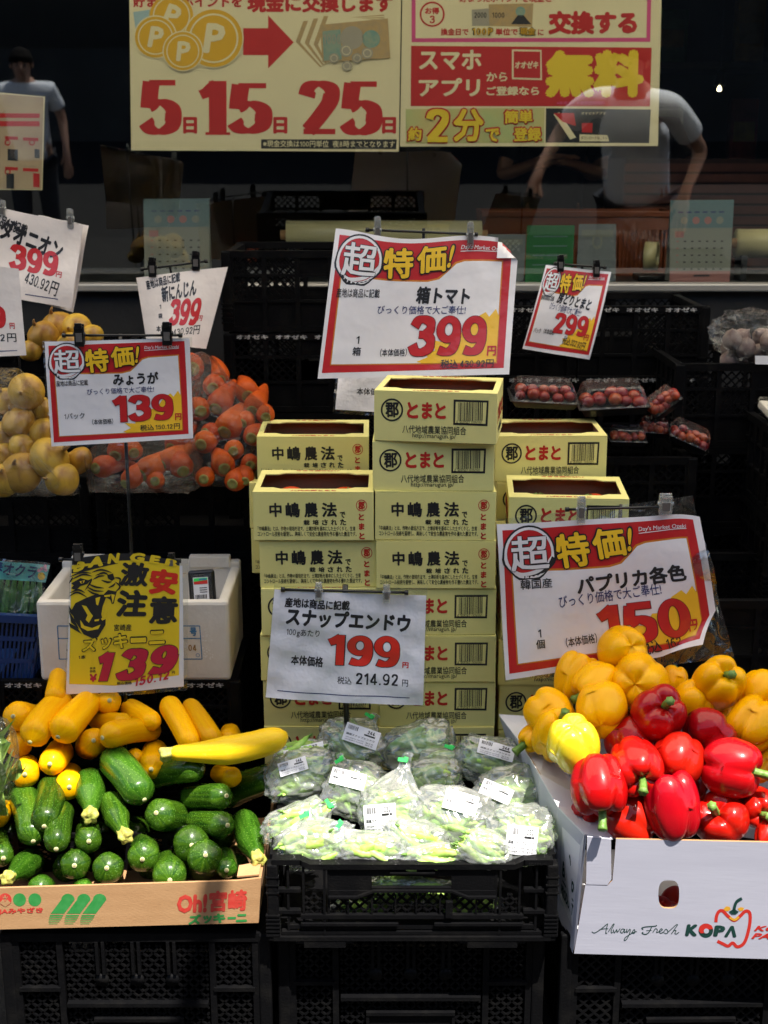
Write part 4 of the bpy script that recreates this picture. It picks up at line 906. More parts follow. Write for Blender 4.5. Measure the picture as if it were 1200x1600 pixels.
mb = MB(); q = P(-30, 500, 3.07); mb.tube([(q.x, 3.075, 1.0), (q.x, 3.075, P(-30, 410, 3.07).z)], .003, BLACKG, 8); mb.build('pole', t)
# --- card half hidden behind the top carton
s10 = Sheet([(530, 575), (640, 570), (640, 646), (524, 640)], 3.30, 3.27, lambda u, v: .006*math.sin(6*u + 2*v))
t = sign_root('price_sign', 'small white price card reading 本体 mostly hidden behind the topmost carton', s10.S(.5, 1, 0))
mb = MB(); paper_grid(mb, s10, PAPER2, 14, 10)
p = Pen(mb, s10, 380, 340, 2.727)
p.text('本体価格', (484, 726, 600, 756), 'black', 1, bold=.03)
mb.build('paper', t)
sl = Sheet([(526, 572), (642, 568), (642, 652), (520, 646)], 3.305, 3.275, lambda u, v: .006*math.sin(6*u + 2*v))
mb = MB(); paper_grid(mb, sl, SLEEVE, 14, 10); mb.build('plastic_sleeve', t)
mb = MB(); q = P(600, 600, 3.31); mb.tube([(q.x, 3.315, 1.1), (q.x, 3.315, P(600, 560, 3.31).z)], .003, BLACKG, 8); mb.build('pole', t)

# ================================================================== ZUCCHINI TRAY
tray = thing('cardboard_tray', 'open brown cardboard tray printed with green stripes and red lettering, full of zucchini', 'carton tray', tuple(P(180, 1450, 2.25)))
YT = 2.25
zt0 = P(200, 1449, YT).z; zt1 = P(200, 1390, YT).z; xl = P(-70, 1420, YT).x; xr = P(405, 1420, YT).x
ta = (P(-70, 1390, YT), P(408, 1372, YT + .0), P(404, 1442, YT), P(-70, 1454, YT))
mb = MB(); W5 = .005
A, B, C_, D_ = [Vector(q) for q in ta]
yb = Vector((0, .40, 0)); ins = Vector((0, W5, 0))
def slab(mb, q, off, m, m2=None):
    n = len(q); vs = [Vector(p) for p in q] + [Vector(p) + Vector(off) for p in q]
    mb.add(vs, [tuple(range(n-1, -1, -1))], m); mb.add(vs, [tuple(range(n, 2*n))], m2 or m); mb.add(vs, [(i, (i+1) % n, n+(i+1) % n, n+i) for i in range(n)], CARDIN if m is CARD else m)
fa = Face([(-70*2.667, (1390-1040)*2.667), (408*2.667, (1372-1040)*2.667), (404*2.667, (1442-1040)*2.667), (-70*2.667, (1454-1040)*2.667)], ta)
slab(mb, [A, B - Vector((.045, 0, .006)), B, C_, D_], ins, CARD, CARDIN)
p = Pen(mb, fa)
for cx in (82, 146): p.ring((cx, 975), 27, 0, GRNP, 1)
p.ring((22, 975), 27, 0, REDP, 1); p.poly([(-2, 988), (14, 972), (22, 985), (30, 972), (46, 988), (22, 1004)], CARD, 2)
p.stroke([(22, 955), (22, 980)], 5, CARD, 2); p.stroke([(12, 962), (22, 970), (33, 962)], 3, CARD, 2)
p.text('JAみやざき', (-6, 1008, 180, 1036), REDP, 1, bold=.06)
for k in range(3):
    x = 212 + k*66
    p.poly([(x, 1033), (x + 44, 975)] + [(x + 72 - 28*math.cos(q), 975 - 25*math.sin(q)) for q in [math.pi*i/10 for i in range(1, 10)]] + [(x + 100, 975), (x + 56, 1033)], GRNP, 1)
    for j in range(5):
        y = 1038 + j*9; q = 28*math.sqrt(1 - (j/5.4)**2); cx = x + 25 - 3.4*j; p.poly([(cx - q, y), (cx + q, y), (cx + q*.96 - 2, y + 6 - .8*j), (cx - q*.96 - 2, y + 6 - .8*j)], GRNP, 1)
p.text('Oh!', (738, 952, 864, 1030), REDP, 1, bold=.07); p.text('宮崎', (872, 934, 1030, 1024), REDP, 1, bold=.06, rot=.02)
for i, (ch, b) in enumerate((('ズ', (786, 1036, 838, 1078)), ('ッ', (846, 1040, 884, 1074)), ('キ', (888, 1032, 940, 1072)), ('ー', (948, 1046, 984, 1056)), ('ニ', (984, 1034, 1030, 1068)))): p.text(ch, b, GRNP, 1, bold=.085)
mb.build('front_panel', tray)
mb = MB(); slab(mb, [B + ins, B + yb, C_ + yb, C_ + ins], Vector((-W5, 0, 0)), CARD, CARDIN); mb.build('side_panel', tray)
mb = MB(); slab(mb, [A + ins, A + yb, D_ + yb, D_ + ins], Vector((W5, 0, 0)), CARD, CARDIN); mb.build('side_panel', tray)
mb = MB(); slab(mb, [D_ + Vector((W5, W5, .004)), C_ + Vector((-W5, W5, .004)), C_ + yb + Vector((-W5, 0, .004)), D_ + yb + Vector((W5, 0, .004))], Vector((0, 0, .006)), CARDIN); mb.build('bottom_panel', tray)
mb = MB(); slab(mb, [B + Vector((-.046, W5, -.002)), B + Vector((-.004, W5, .002)), B + Vector((-.004, .05, .004)), B + Vector((-.046, .04, .001))], Vector((0, 0, .003)), CARD); mb.build('corner_flap', tray)

def cz(x, y): return (x/2.6667, 1040 + y/2.6667)
def hz(py): return 2.285 + (1390 - py)/310*0.345
def zucchini(F_, B_, rpx, kind, skin, label, L=0.165, dy=0.0, bow=0.0, group='green zucchini heaped in the brown tray', nm='zucchini'):
    fx, fy = cz(*F_); bx, by = cz(*B_)
    yf = hz(fy) + dy; a = P(fx, fy, yf); r = rpx*1.12/2.6667*mpp(fx, fy, yf)
    lo_, hi_ = yf - 0.02, yf + 0.3
    yb_ = yf + .02
    for _ in range(60):
        if (P(bx, by, yb_) - a).length >= L: break
        yb_ += 0.004
    b = P(bx, by, yb_)
    d = (a - b).normalized()
    a = a - d*0.0
    rt = thing(nm, label, 'zucchini', tuple((a + b)/2), group)
    side = d.cross(Vector((0, 0, 1)));
    if side.length < .1: side = Vector((1, 0, 0))
    side.normalize(); upn = side.cross(d).normalized()
    pts = []; rad = []; n = 22; seed = random.uniform(0, 50); star = kind == 'star'
    for i in range(n + 1):
        t_ = i/n
        if star: pr = (0.50 + 0.50*min(1, t_/.45)**1.4) if t_ < .5 else 1.0
        else: pr = (1 - (1 - min(1, t_/.16))**2.3*.72)
        if t_ > .80: pr *= math.sqrt(max(0.02, 1 - ((t_ - .80)/.205)**2.2))
        pr *= (.93 + .07*math.sin(2.2*t_ + seed))
        if t_ > .35 and not star: pr *= 1 - .12*(t_ - .35)
        w = math.sin(math.pi*t_)*bow + .004*math.sin(3*t_ + seed)
        pts.append(a.lerp(b, t_) + upn*w + side*(.004*math.sin(2.4*t_ + seed*2))); rad.append(r*pr)
    if not star: rad[0] = r*.16
    else: rad[0] = r*.42
    mb = MB(); mb.tube(pts, rad, skin, 22, mod=lambda an, t_: 1 + .022*math.cos(5*an + seed) + .008*math.cos(11*an + 2*seed))
    o = mb.build('skin', rt); at = o.data.attributes.new('skin_map', 'FLOAT_VECTOR', 'POINT'); buf = []
    for i in range(n + 1):
        for j in range(22): an = 2*math.pi*j/22; buf += [math.cos(an) + seed, math.sin(an), i/n*.55]
    at.data.foreach_set('vector', buf)
    M = Matrix.Translation(pts[0]) @ align(d, seed)
    if kind == 'scar':
        mb = MB(); q = min(max(r*.19, .0032), .0048); mb.lathe([(q*.9, -.005), (q, .0014), (q*.8, .0022)], SCARR, M, 14); mb.lathe([(q*.62, .0010), (q*.55, .0030), (q*.2, .0026)], SCAR, M, 12); mb.build('cut_stalk', rt)
    elif kind == 'star':
        mb = MB(); vs = []; m = 30
        for k, (q, z) in enumerate(((.42, -.012), (.42, .0), (.46, .010), (.49, .016), (.34, .0205), (.12, .019))):
            for j in range(m):
                an = 2*math.pi*j/m; lob = 1 + (.05 + .12*(k >= 2))*math.cos(5*an)*(1 if k < 4 else .6); vs.append(M @ Vector((r*q*lob*math.cos(an), r*q*lob*math.sin(an), z*r/.026 + .0015*math.sin(3*an + seed))))
        mb.add(vs, [(i*m + j, i*m + (j+1) % m, (i+1)*m + (j+1) % m, (i+1)*m + j) for i in range(5) for j in range(m)] + [tuple(range(5*m, 6*m))], STARM, True); mb.build('flared_stalk', rt)
    return rt
GZ = [
 ((594, 556), (462, 380), 68, 'scar', ZL, 'big streaky green zucchini slanting down from the yellow heap, topmost of the greens', .16, -.03, .006),
 ((842, 430), (610, 478), 52, 'scar', ZG, 'green zucchini lying sideways under the bright yellow one with the frilled end', .17, -.02, .004),
 ((940, 535), (770, 560), 56, 'scar', ZG, 'green zucchini tucked right below the sideways one', .16, -.03, 0),
 ((1156, 458), (930, 560), 60, 'scar', ZG, 'dark shaded green zucchini lying far right beside the pea bags', .17, .01, .004),
 ((656, 606), (745, 640), 70, 'scar', ZG, 'plump green zucchini just right of the big streaky one', .16, -.02, 0),
 ((368, 606), (376, 470), 60, 'star', ZL, 'light green zucchini with a yellow star stalk hanging down in the heap middle', .14, -.02, 0),
 ((522, 690), (446, 560), 56, 'star', ZG, 'green zucchini with a large pale star stalk pointing right below the streaky one', .14, -.03, 0),
 ((132, 726), (92, 530), 62, 'scar', ZG, 'long dull green zucchini standing second from the left, its end in shadow', .17, -.01, .005),
 ((186, 662), (212, 500), 66, 'scar', ZG, 'dark glossy green zucchini standing upright left of the light green one', .16, -.035, .004),
 ((243, 768), (262, 590), 50, 'scar', ZG, 'slim curved green zucchini below the upright glossy one', .16, -.03, .008),
 ((378, 726), (366, 670), 58, 'scar', ZG, 'round ended green zucchini right under the one with the yellow star stalk', .15, -.015, 0),
 ((590, 816), (594, 730), 60, 'scar', ZG, 'green zucchini with a peaked top in the centre of the lower heap', .15, -.015, 0),
 ((806, 756), (778, 728), 68, 'scar', ZG, 'dark round green zucchini with a wide pale cut, right half of the heap', .16, -.005, 0),
 ((952, 660), (800, 650), 58, 'scar', ZG, 'green zucchini lying toward the curved light green one at the right', .16, -.02, .004),
 ((1076, 800), (1000, 610), 56, 'star', ZL, 'crooked light green zucchini with a yellow stalk at the right end of the tray', .17, -.03, -.012),
 ((318, 840), (322, 822), 56, 'scar', ZG, 'green zucchini end facing front above the green stripes of the tray', .15, -.01, 0),
 ((438, 852), (462, 836), 60, 'scar', ZG, 'green zucchini end facing front, next right of the one above the stripes', .15, -.01, 0),
 ((712, 902), (684, 810), 64, 'scar', ZG, 'broad green zucchini with a brown cut touching the tray edge', .15, -.015, 0),
 ((862, 797), (826, 846), 66, 'scar', ZG, 'very dark round green zucchini left of the tray corner', .15, -.025, 0),
 ((940, 844), (930, 800), 46, 'scar', ZL, 'small lighter green zucchini beside the tray corner flap', .14, -.01, 0),
 ((34, 872), (150, 815), 54, 'star', ZL, 'bright green zucchini with a frilly yellow stalk at the lower left', .14, -.02, 0),
 ((18, 800), (-10, 690), 50, 'scar', ZG, 'green zucchini cut by the left picture edge', .15, -.01, 0),
 ((176, 936), (190, 930), 50, 'scar', ZL, 'green zucchini peeping over the tray edge above the JA dots', .13, -.005, 0),
 ((342, 940), (350, 938), 44, 'scar', ZL, 'light green zucchini barely showing above the tray edge near the stripes', .13, -.005, 0),
]
for q in GZ: zucchini(q[0], q[1], q[2], q[3], q[4], q[5], q[6], q[7], q[8])
YZ = [
 ((48, 218), (160, 205), 58, 'scar', ZY, 'round ended yellow zucchini at the left end of the yellow heap', .16, -.01, 0),
 ((134, 324), (262, 120), 58, 'scar', ZY, 'long plump yellow zucchini slanting up right, left one of a pair', .17, -.04, .004),
 ((244, 304), (384, 120), 60, 'scar', ZY, 'long plump yellow zucchini slanting up right, right one of a pair', .17, -.045, .004),
 ((462, 152), (430, 190), 46, 'scar', ZY, 'small yellow zucchini end behind the pair below the tiger card', .14, .01, 0),
 ((538, 232), (380, 226), 46, 'scar', ZY, 'yellow zucchini lying sideways behind the bent one', .16, -.01, 0),
 ((645, 235), (520, 180), 44, 'none', ZY, 'yellow zucchini without a visible cut, pointing right behind the bent one', .14, .0, 0),
 ((424, 302), (664, 270), 55, 'scar', ZY, 'yellow zucchini lying sideways with its tail bent up at the right', .17, -.05, .010),
 ((382, 306), (368, 350), 58, 'scar', ZY, 'yellow zucchini end facing front, half hidden by the bent one', .16, -.02, 0),
 ((204, 402), (254, 360), 58, 'scar', ZY, 'yellow zucchini end facing front below the slanting pair', .16, -.02, 0),
 ((96, 458), (120, 400), 58, 'scar', ZY, 'yellow zucchini end low at the left beside the lettuce', .16, -.005, 0),
 ((290, 505), (298, 440), 60, 'scar', ZY, 'shaded orange yellow zucchini between the upright greens', .15, .005, 0),
 ((622, 426), (656, 360), 56, 'scar', ZY, 'yellow zucchini above the big streaky green one, half covered', .15, .0, 0),
 ((800, 340), (690, 150), 48, 'none', ZY, 'tall yellow zucchini standing straight at the back, left of two', .16, -.02, 0),
 ((905, 330), (776, 150), 42, 'none', ZY, 'slimmer yellow zucchini standing at the back, right of two', .16, -.01, 0),
 ((944, 302), (960, 290), 44, 'scar', ZY, 'yellow zucchini end with a brown cut behind the long bright one', .15, .0, 0),
 ((718, 372), (1196, 278), 56, 'star', ZYD, 'very long bright yellow zucchini with a frilled pale end lying across the front', .20, -.05, -.013),
 ((230, 150), (234, 20), 38, 'none', ZY, 'yellow zucchini standing up behind the lower left of the tiger card', .13, -.01, 0),
 ((566, 400), (545, 370), 36, 'none', ZY, 'scrap of a yellow zucchini between the streaky green and the bent yellow', .13, .02, 0),
 ((-6, 640), (30, 600), 44, 'none', ZY, 'orange yellow zucchini glowing low at the left picture edge', .14, .01, 0),
 ((80, 330), (90, 290), 56, 'none', ZY, 'yellow zucchini buried behind the left slanting one', .14, .03, 0),
 ((985, 456), (900, 450), 44, 'none', ZY, 'yellow zucchini under the very long bright one', .14, .0, 0),
]
for q in YZ: zucchini(q[0], q[1], q[2], q[3], q[4], q[5], q[6], q[7], q[8], 'yellow zucchini heaped behind the green ones')
for i in range(12):
    gx, gy = 40 + (i % 6)*175 + (i//6)*70, 690 + (i//6)*130
    zucchini((gx, gy + 20), (gx + 10, gy - 20), 62, 'none', ZG, 'dark green zucchini buried deep in the shaded gaps of the heap', .14, .075, 0)
# bent tail of the long bright one is its own curve
# a low crate under the heap carries the rear zucchini
c = dup(low2); c.location = (xat(120, 2.5), 2.44, 0.316); c.scale = (.9, .45, .5); c['label'] = 'black crate buried under the rear of the zucchini heap'

# ================================================================== PEPPER CARTON
def px3(pts): return [P(x, y, d) for x, y, d in pts]
pc = thing('pepper_carton', 'white corrugated carton with hand hole and pepper logo, heaped with red and yellow peppers', 'carton', tuple(P(1050, 1495, 2.22)))
YF = 2.20
FT = 0.004
f0 = P(955, 1311, YF + .015); f1 = P(1420, 1322, YF - .02); f2 = P(1400, 1504, YF + .0); f3 = P(897, 1490, YF + .045)
fl = P(912, 1382, YF + .03)
mb = MB()
def panel(mb, q, n, th, m, mi, hole=None):
    q = [Vector(v) for v in q]; k = len(q); vs = q + [v + n*th for v in q]
    tr = tessellate_polygon([q] + ([hole] if hole else [])); al = q + (hole or []); kk = len(al); vs = [Vector(v) for v in al] + [Vector(v) + n*th for v in al]
    mb.add(vs, [tuple(t_) for t_ in tr], m); mb.add(vs, [tuple(kk + i for i in t_) for t_ in tr], mi)
    mb.add(vs, [(i, (i+1) % k, kk + (i+1) % k, kk + i) for i in range(k)], CARDIN)
    if hole:
        h = len(hole); mb.add(vs, [(k + i, k + (i+1) % h, kk + k + (i+1) % h, kk + k + i) for i in range(h)], CARDIN)
fc = Face([(940, 1311), (1420, 1322), (1400, 1504), (897, 1490)], [P(940, 1311, YF + .019), f1, f2, f3])
def onf(x, y, h=0): u, v = fc.inv(x, y); return fc.S(u, v, h)
nrm = -fc.n
hole = [onf(1047 + 16.5*(math.copysign(abs(math.cos(a))**.6, math.cos(a))), 1396 + 22*(math.copysign(abs(math.sin(a))**.75, math.sin(a)))) for a in [2*math.pi*i/24 for i in range(24)]]
front = [onf(963, 1311), onf(1420, 1321), onf(1400, 1504), onf(897, 1490), onf(915, 1380), onf(950, 1382), onf(958, 1374)]
panel(mb, front, nrm, FT, WCARD, WCARDIN, hole)
p = Pen(mb, fc); K1 = mat('carton dark green print', (0.008, 0.05, 0.04), rough=.5); K2 = mat('carton red print', (0.60, 0.03, 0.02), rough=.5); K3 = mat('carton orange print', (0.75, 0.38, 0.03), rough=.5)
def s6(x, y): return (840 + x/3.3333, 1220 + y/3.3333)
p.cv = s6
# script slogan, drawn stroke by stroke
for q, w in (([(284, 782), (300, 788), (330, 770), (362, 744), (368, 742), (362, 765), (358, 790), (366, 788)], 4), ([(322, 772), (350, 766), (372, 766)], 3), ([(372, 782), (386, 760), (398, 742), (402, 744), (388, 772), (388, 788), (396, 784)], 4),
             ([(398, 770), (404, 788), (416, 770), (418, 784), (430, 772), (434, 764)], 4), ([(456, 768), (444, 768), (436, 782), (446, 788), (458, 768), (456, 786), (466, 780)], 4), ([(470, 766), (470, 786), (486, 768), (484, 792), (468, 822), (456, 828), (462, 812), (496, 790)], 4), ([(494, 788), (508, 770), (512, 782), (508, 790), (498, 788), (522, 780)], 4),
             ([(556, 770), (548, 762), (570, 756), (620, 752), (624, 746)], 5), ([(600, 756), (586, 784), (568, 796), (550, 790), (556, 784)], 5), ([(572, 776), (600, 774)], 3), ([(606, 786), (620, 766), (630, 772), (626, 786), (638, 782)], 4), ([(640, 782), (656, 772), (650, 766), (640, 780), (648, 790), (664, 782)], 4), ([(660, 788), (676, 768), (686, 784), (676, 792), (666, 788)], 4), ([(682, 788), (706, 766), (728, 746), (736, 746), (722, 766), (704, 794)], 4), ([(704, 792), (718, 776), (728, 776), (722, 790), (730, 794), (744, 784)], 4)):
    p.stroke(q, w, K1, 1, n=8)
p.text('KOPA'[0], (780, 742, 842, 806), K1, 1, bold=.09); p.text('P', (926, 748, 984, 808), K1, 1, bold=.09); p.text('Λ', (984, 750, 1048, 812), K1, 1, bold=.09)
p.ring((884, 776), 38, 17, K1, 1); p.poly([(846, 776), (852, 752), (872, 739), (896, 739), (914, 748), (922, 766), (896, 770), (880, 788), (858, 790)], K2, 2); p.ring((886, 777), 13, 0, WCARD, 3)
p.stroke([(936, 732), (940, 700), (952, 676), (972, 672), (1000, 700), (1032, 722), (1062, 700), (1090, 674), (1112, 682), (1114, 730), (1100, 800), (1080, 846), (1048, 862), (1024, 842), (1000, 858), (972, 846), (944, 832)], 17, K2, 1, n=10)
p.stroke([(1008, 706), (1034, 718), (1056, 702)], 12, K3, 2)
p.stroke([(1030, 682), (1034, 650), (1046, 622), (1072, 606)], 15, K1, 2); p.poly([(1004, 676), (1030, 660), (1056, 676), (1040, 690), (1020, 690)], K1, 2)
p.poly([(976, 662), (990, 648), (1008, 650), (1014, 664), (1000, 674), (984, 672)], K3, 1); p.poly([(1050, 660), (1066, 652), (1084, 656), (1078, 670), (1060, 674)], K3, 1)
p.text('KOREA', (1136, 752, 1400, 782), K2, 1, bold=.06, shear=.3); p.text('PAPRIKA', (1122, 792, 1440, 824), K2, 1, bold=.06, shear=.3)
mb.build('front_panel', pc)
# left side, front corner tab and inner walls follow the flared sides of the carton
k0 = P(872, 1385, YF + .06); s_top = [P(913, 1304, YF + .028), P(872, 1262, YF + .10), P(842, 1210, YF + .16), P(812, 1160, YF + .30), P(780, 1118, YF + .42)]
s_bot = [P(895, 1490, YF + .047), P(868, 1420, YF + .14), P(850, 1370, YF + .20), P(834, 1310, YF + .32), P(822, 1260, YF + .42)]
mb = MB(); n_ = len(s_top); vs = s_top + s_bot; inn = Vector((.004, .0, 0))
mb.add(vs, [(i, i+1, n_+i+1, n_+i) for i in range(n_-1)], WCARD); vs2 = [v + inn for v in vs]; mb.add(vs2, [(n_+i, n_+i+1, i+1, i) for i in range(n_-1)], WCARDIN)
mb.add(s_top + [v + inn for v in s_top], [(i, i+1, n_+i+1, n_+i) for i in range(n_-1)], CARDIN)
sfc = Face([(0, 0), (100, 0), (100, 100), (0, 100)], [s_top[1], s_top[0], s_bot[0], s_bot[1]])
p = Pen(mb, sfc); 
for i, (q, b) in enumerate((('Bravo', (28, 42, 80, 56)), ('PRODUCT', (26, 64, 84, 74)))): p.text(q, b, K1, 1, bold=.05, rot=.0)
p.stroke([(30, 60), (82, 61)], 1.6, K1, 1); p.stroke([(40, 38), (44, 30), (50, 36), (54, 30), (60, 37)], 3, K1, 1)
mb.build('side_panel', pc)
mb = MB()
tab = [onf(917, 1307, .0006), onf(955, 1311, .0006), onf(956, 1372, .0006), onf(950, 1381, .0006), onf(916, 1380, .0006)]
slab(mb, tab, nrm*.003, WCARD); mb.build('corner_tab', pc)
# folded ledge along the left rim
ledge_in = [P(958, 1311, YF + .045), P(938, 1262, YF + .13), P(900, 1232, YF + .18), P(860, 1160, YF + .32), P(822, 1120, YF + .42)]
mb = MB(); vs = s_top + ledge_in; dn = Vector((0, 0, -.003))
for i in range(n_-1):
    slab(mb, [s_top[i] + Vector((0, 0, .0015)), s_top[i+1] + Vector((0, 0, .0015)), ledge_in[i+1] + Vector((0, 0, .0015)), ledge_in[i] + Vector((0, 0, .0015))], dn, WCARDIN)
mb.build('rim_flap', pc)
mb = MB(); b0 = Vector((f3.x + .01, YF + .07, f3.z + .004)); slab(mb, [b0, Vector((f2.x, YF + .03, f3.z + .004)), Vector((f2.x, YF + .44, f3.z + .01)), Vector((f3.x - .03, YF + .44, f3.z + .01))], Vector((0, 0, .005)), WCARDIN)
mb.build('bottom_panel', pc)
mb = MB(); slab(mb, [f1 + Vector((0, .01, 0)), f1 + Vector((0, .42, .02)), f2 + Vector((0, .42, 0)), f2 + Vector((0, .01, 0))], Vector((.004, 0, 0)), WCARD, WCARDIN); mb.build('side_panel', pc)
mb = MB(); slab(mb, [s_top[-1] + Vector((.0, .004, 0)), f1 + Vector((0, .425, .02)), f2 + Vector((0, .425, 0)), s_bot[-1] + Vector((0, .004, 0))], Vector((0, .004, 0)), WCARD, WCARDIN); mb.build('back_panel', pc)

def pepper(x, y, rx, ry, col, label, stem=None, dirv=None, dy=0.0, lobes=4, group=None, seed=0, stub=True):
    """x, y, rx, ry measured on one crop; dirv = where the stalk end points (right, up, towards the viewer)"""
    px, py = 760 + x/2.727, 960 + y/2.727
    d = 2.27 + (1300 - py)/290*0.30 + dy; sc = mpp(px, py, d)/2.727; c = P(px, py, d)
    r = rx*1.13*sc; hgt = ry*1.08*sc
    dv = Vector(dirv or (0, .6, .5)); w = Vector((dv.x, -dv.z, dv.y)); w.normalize()
    rr = random.Random(seed + int(x*7 + y)); N, K = 48, 30; vs = []
    ph = rr.uniform(0, 6); tp = rr.uniform(.06, .20); el = [1 + rr.uniform(-.07, .07) for _ in range(lobes)]
    R0 = max(r, 1e-3); S0 = hgt
    M = Matrix.Translation(c) @ align(w, rr.uniform(0, 6))
    for k in range(K + 1):
        f = math.pi*k/K; cf, sf_ = math.cos(f), math.sin(f)
        rho0 = abs(sf_)**.62
        for j in range(N):
            th = 2*math.pi*j/N; g = abs(math.sin(lobes*(th + ph)/2)); gi = int(((th + ph) % (2*math.pi))/(2*math.pi)*lobes) % lobes
            groove = (1 - g)**2.0
            rho = rho0*(1 - tp*(1 - cf)/2)*(1 - (.13 if cf > -.3 else .17)*groove*(.35 + .65*abs(cf)))*(1 + (el[gi] - 1)*g)
            z = cf*(1 + .08*g) - (.30*math.exp(-(rho/.33)**2) if cf > 0 else -.15*math.exp(-(rho/.45)**2)) - .10*groove*(cf > 0)*rho0 + .10*groove*(cf < 0)*(rho0)
            nz = noise.noise(Vector((math.cos(th)*1.2 + seed, math.sin(th)*1.2 + x, cf*1.2)))*.05
            vs.append(M @ Vector((R0*rho*(1 + nz)*math.cos(th), R0*rho*(1 + nz)*math.sin(th), S0*z*(1 + nz))))
    fs = [(i*N + j, (i+1)*N + j, (i+1)*N + (j+1) % N, i*N + (j+1) % N) for i in range(K) for j in range(N)]
    t = thing('pepper', label, 'pepper', tuple(c), group); mb = MB(); mb.add(vs, fs, col, True); mb.build('flesh', t)
    # stalk
    z0 = S0*.60; Ls = (stem or .030)*1.15 if dv.z > -.2 else .012
    bx, by = rr.uniform(-.5, .5), rr.uniform(-.5, .5)
    mb = MB(); q = [M @ Vector(v) for v in ((0, 0, z0), (0, 0, z0 + .006), (bx*.006, by*.006, z0 + Ls*.5), (bx*.022, by*.022, z0 + Ls))]
    q = crom(q, 4); k = len(q)
    mb.tube(q, [.013, .012, .0105, .009] + [.0072]*(k - 6) + [.0084, .009], STEM, 12, mod=lambda a, t_: 1 + .10*math.cos(6*a))
    vs = []; m = 30
    for rad_, zz in ((.002, .004), (.010, .0045), (.016, .0015), (.0175, -.003)):
        for j in range(m):
            a = 2*math.pi*j/m; lb = 1 + .22*math.cos(5*a)*(rad_ > .012); vs.append(M @ Vector((rad_*lb*math.cos(a), rad_*lb*math.sin(a), z0 + zz)))
    mb.add(vs, [(i*m + j, i*m + (j+1) % m, (i+1)*m + (j+1) % m, (i+1)*m + j) for i in range(3) for j in range(m)], STEM, True)
    mb.build('stalk', t)
    return t
GY = 'yellow peppers heaped at the back of the white carton'; GR = 'red peppers heaped at the front of the white carton'
YP = [
 (585, 150, 108, 96, 'topmost yellow pepper covering the lower edge of the price card', (-.2, -.5, -.8), -.02, 3), (380, 265, 84, 95, 'yellow pepper leaning left below the price card', (.4, .9, -.3), .02, 4),
 (470, 300, 96, 92, 'yellow pepper with its green stalk pointing down left', (-.85, -.45, .45), -.01, 4), (645, 290, 114, 104, 'broad yellow pepper right under the topmost one', (.3, -.3, -.9), -.03, 4),
 (492, 410, 112, 100, 'yellow pepper showing its lobed bottom in the middle left', (.2, .3, -1), -.05, 3), (270, 425, 98, 92, 'yellow pepper at the left rear corner of the carton', (-.5, .4, -.6), .0, 4),
 (295, 515, 90, 102, 'yellow pepper with a curved stalk standing behind the sunlit lemon one', (.25, 1, .3), -.02, 4), (985, 300, 102, 122, 'big upright yellow pepper with a short stalk on top at the right', (.15, .8, .75), -.03, 4),
 (870, 372, 88, 84, 'knobbly yellow pepper with its stalk pointing up right', (.6, .75, .3), -.01, 4), (800, 285, 60, 56, 'yellow pepper peeping out right of the broad one', (.1, .6, -.6), .04, 4),
 (1062, 355, 62, 70, 'yellow pepper half hidden behind the big upright one', (.5, .5, -.6), .04, 4), (1160, 335, 86, 84, 'yellow pepper at the right edge, upper of two', (.5, .6, -.5), .01, 4),
 (1135, 475, 104, 108, 'large yellow pepper at the right edge, lower of two', (.6, .4, -.6), -.04, 4), (1010, 440, 62, 44, 'small piece of yellow pepper between the red and the upright yellow one', (.3, .3, -.8), .03, 4),
 (1196, 640, 54, 84, 'yellow pepper cut by the right picture edge beside a red one', (.6, .4, -.4), .0, 4), (200, 520, 54, 60, 'yellow pepper low at the left rim with a dark stalk', (-.6, -.3, .5), .03, 4),
]
for x, y, rx, ry, lab, dv, dy, lb in YP: pepper(x, y, rx, ry, PEPY, lab, None, dv, dy, lb, GY)
pepper(370, 545, 108, 108, PEPL, 'bright lemon yellow pepper lit by the sun at the left', .02, (.1, -.85, -.35), -.09, 4)
RP = [
 (732, 425, 110, 108, 'red pepper with an upright bent stalk on top of the red heap', (.12, .75, .75), -.07, 4, .042), (612, 535, 100, 80, 'shaded red pepper behind the ribbed one', (.2, .6, -.8), -.03, 3, .03),
 (636, 640, 112, 112, 'ribbed red pepper facing front with its stalk hanging down right', (.12, -.22, 1), -.09, 5, .042), (820, 622, 104, 96, 'dark red pepper without a visible stalk in the middle', (.3, .5, -.9), -.07, 4, .03),
 (948, 512, 116, 76, 'flat dark red pepper between the middle and the right yellow ones', (.8, .5, -.5), -.05, 4, .03), (1042, 650, 124, 110, 'large red pepper lying sideways, its stalk to the right', (.88, .0, .48), -.08, 4, .042),
 (482, 722, 116, 118, 'glossy sunlit red pepper at the left with its stalk curling down', (.06, -.78, .62), -.09, 4, .046), (618, 868, 104, 112, 'small red pepper lying aslant at the left front of the carton', (-.8, .45, -.45), -.015, 4, .03),
 (786, 815, 112, 134, 'tall sunlit red pepper in the centre of the front row', (-.15, .95, -.3), -.06, 4, .03), (1000, 880, 116, 98, 'red pepper at the front with its stalk pointing up left', (-.42, .72, .55), -.02, 4, .045),
 (1150, 822, 78, 84, 'red pepper at the right front with its stalk facing forward', (.1, .05, 1), -.01, 4, .03), (1196, 935, 46, 60, 'red pepper in the right front corner, cut by the picture edge', (.4, .5, -.6), -.02, 4, .03),
 (425, 835, 60, 54, 'red pepper squeezed below the glossy left one, only a corner showing', (-.5, -.4, .6), .0, 4, .02), (700, 740, 70, 80, 'red pepper deep in the gap of the front row', (.2, .5, -.7), .04, 4, .03), (1030, 800, 80, 70, 'red pepper buried below the sideways one', (.2, .5, -.7), .04, 4, .03), (870, 730, 70, 70, 'red pepper buried between the front row and the middle', (.2, .5, -.7), .04, 4, .03),
]
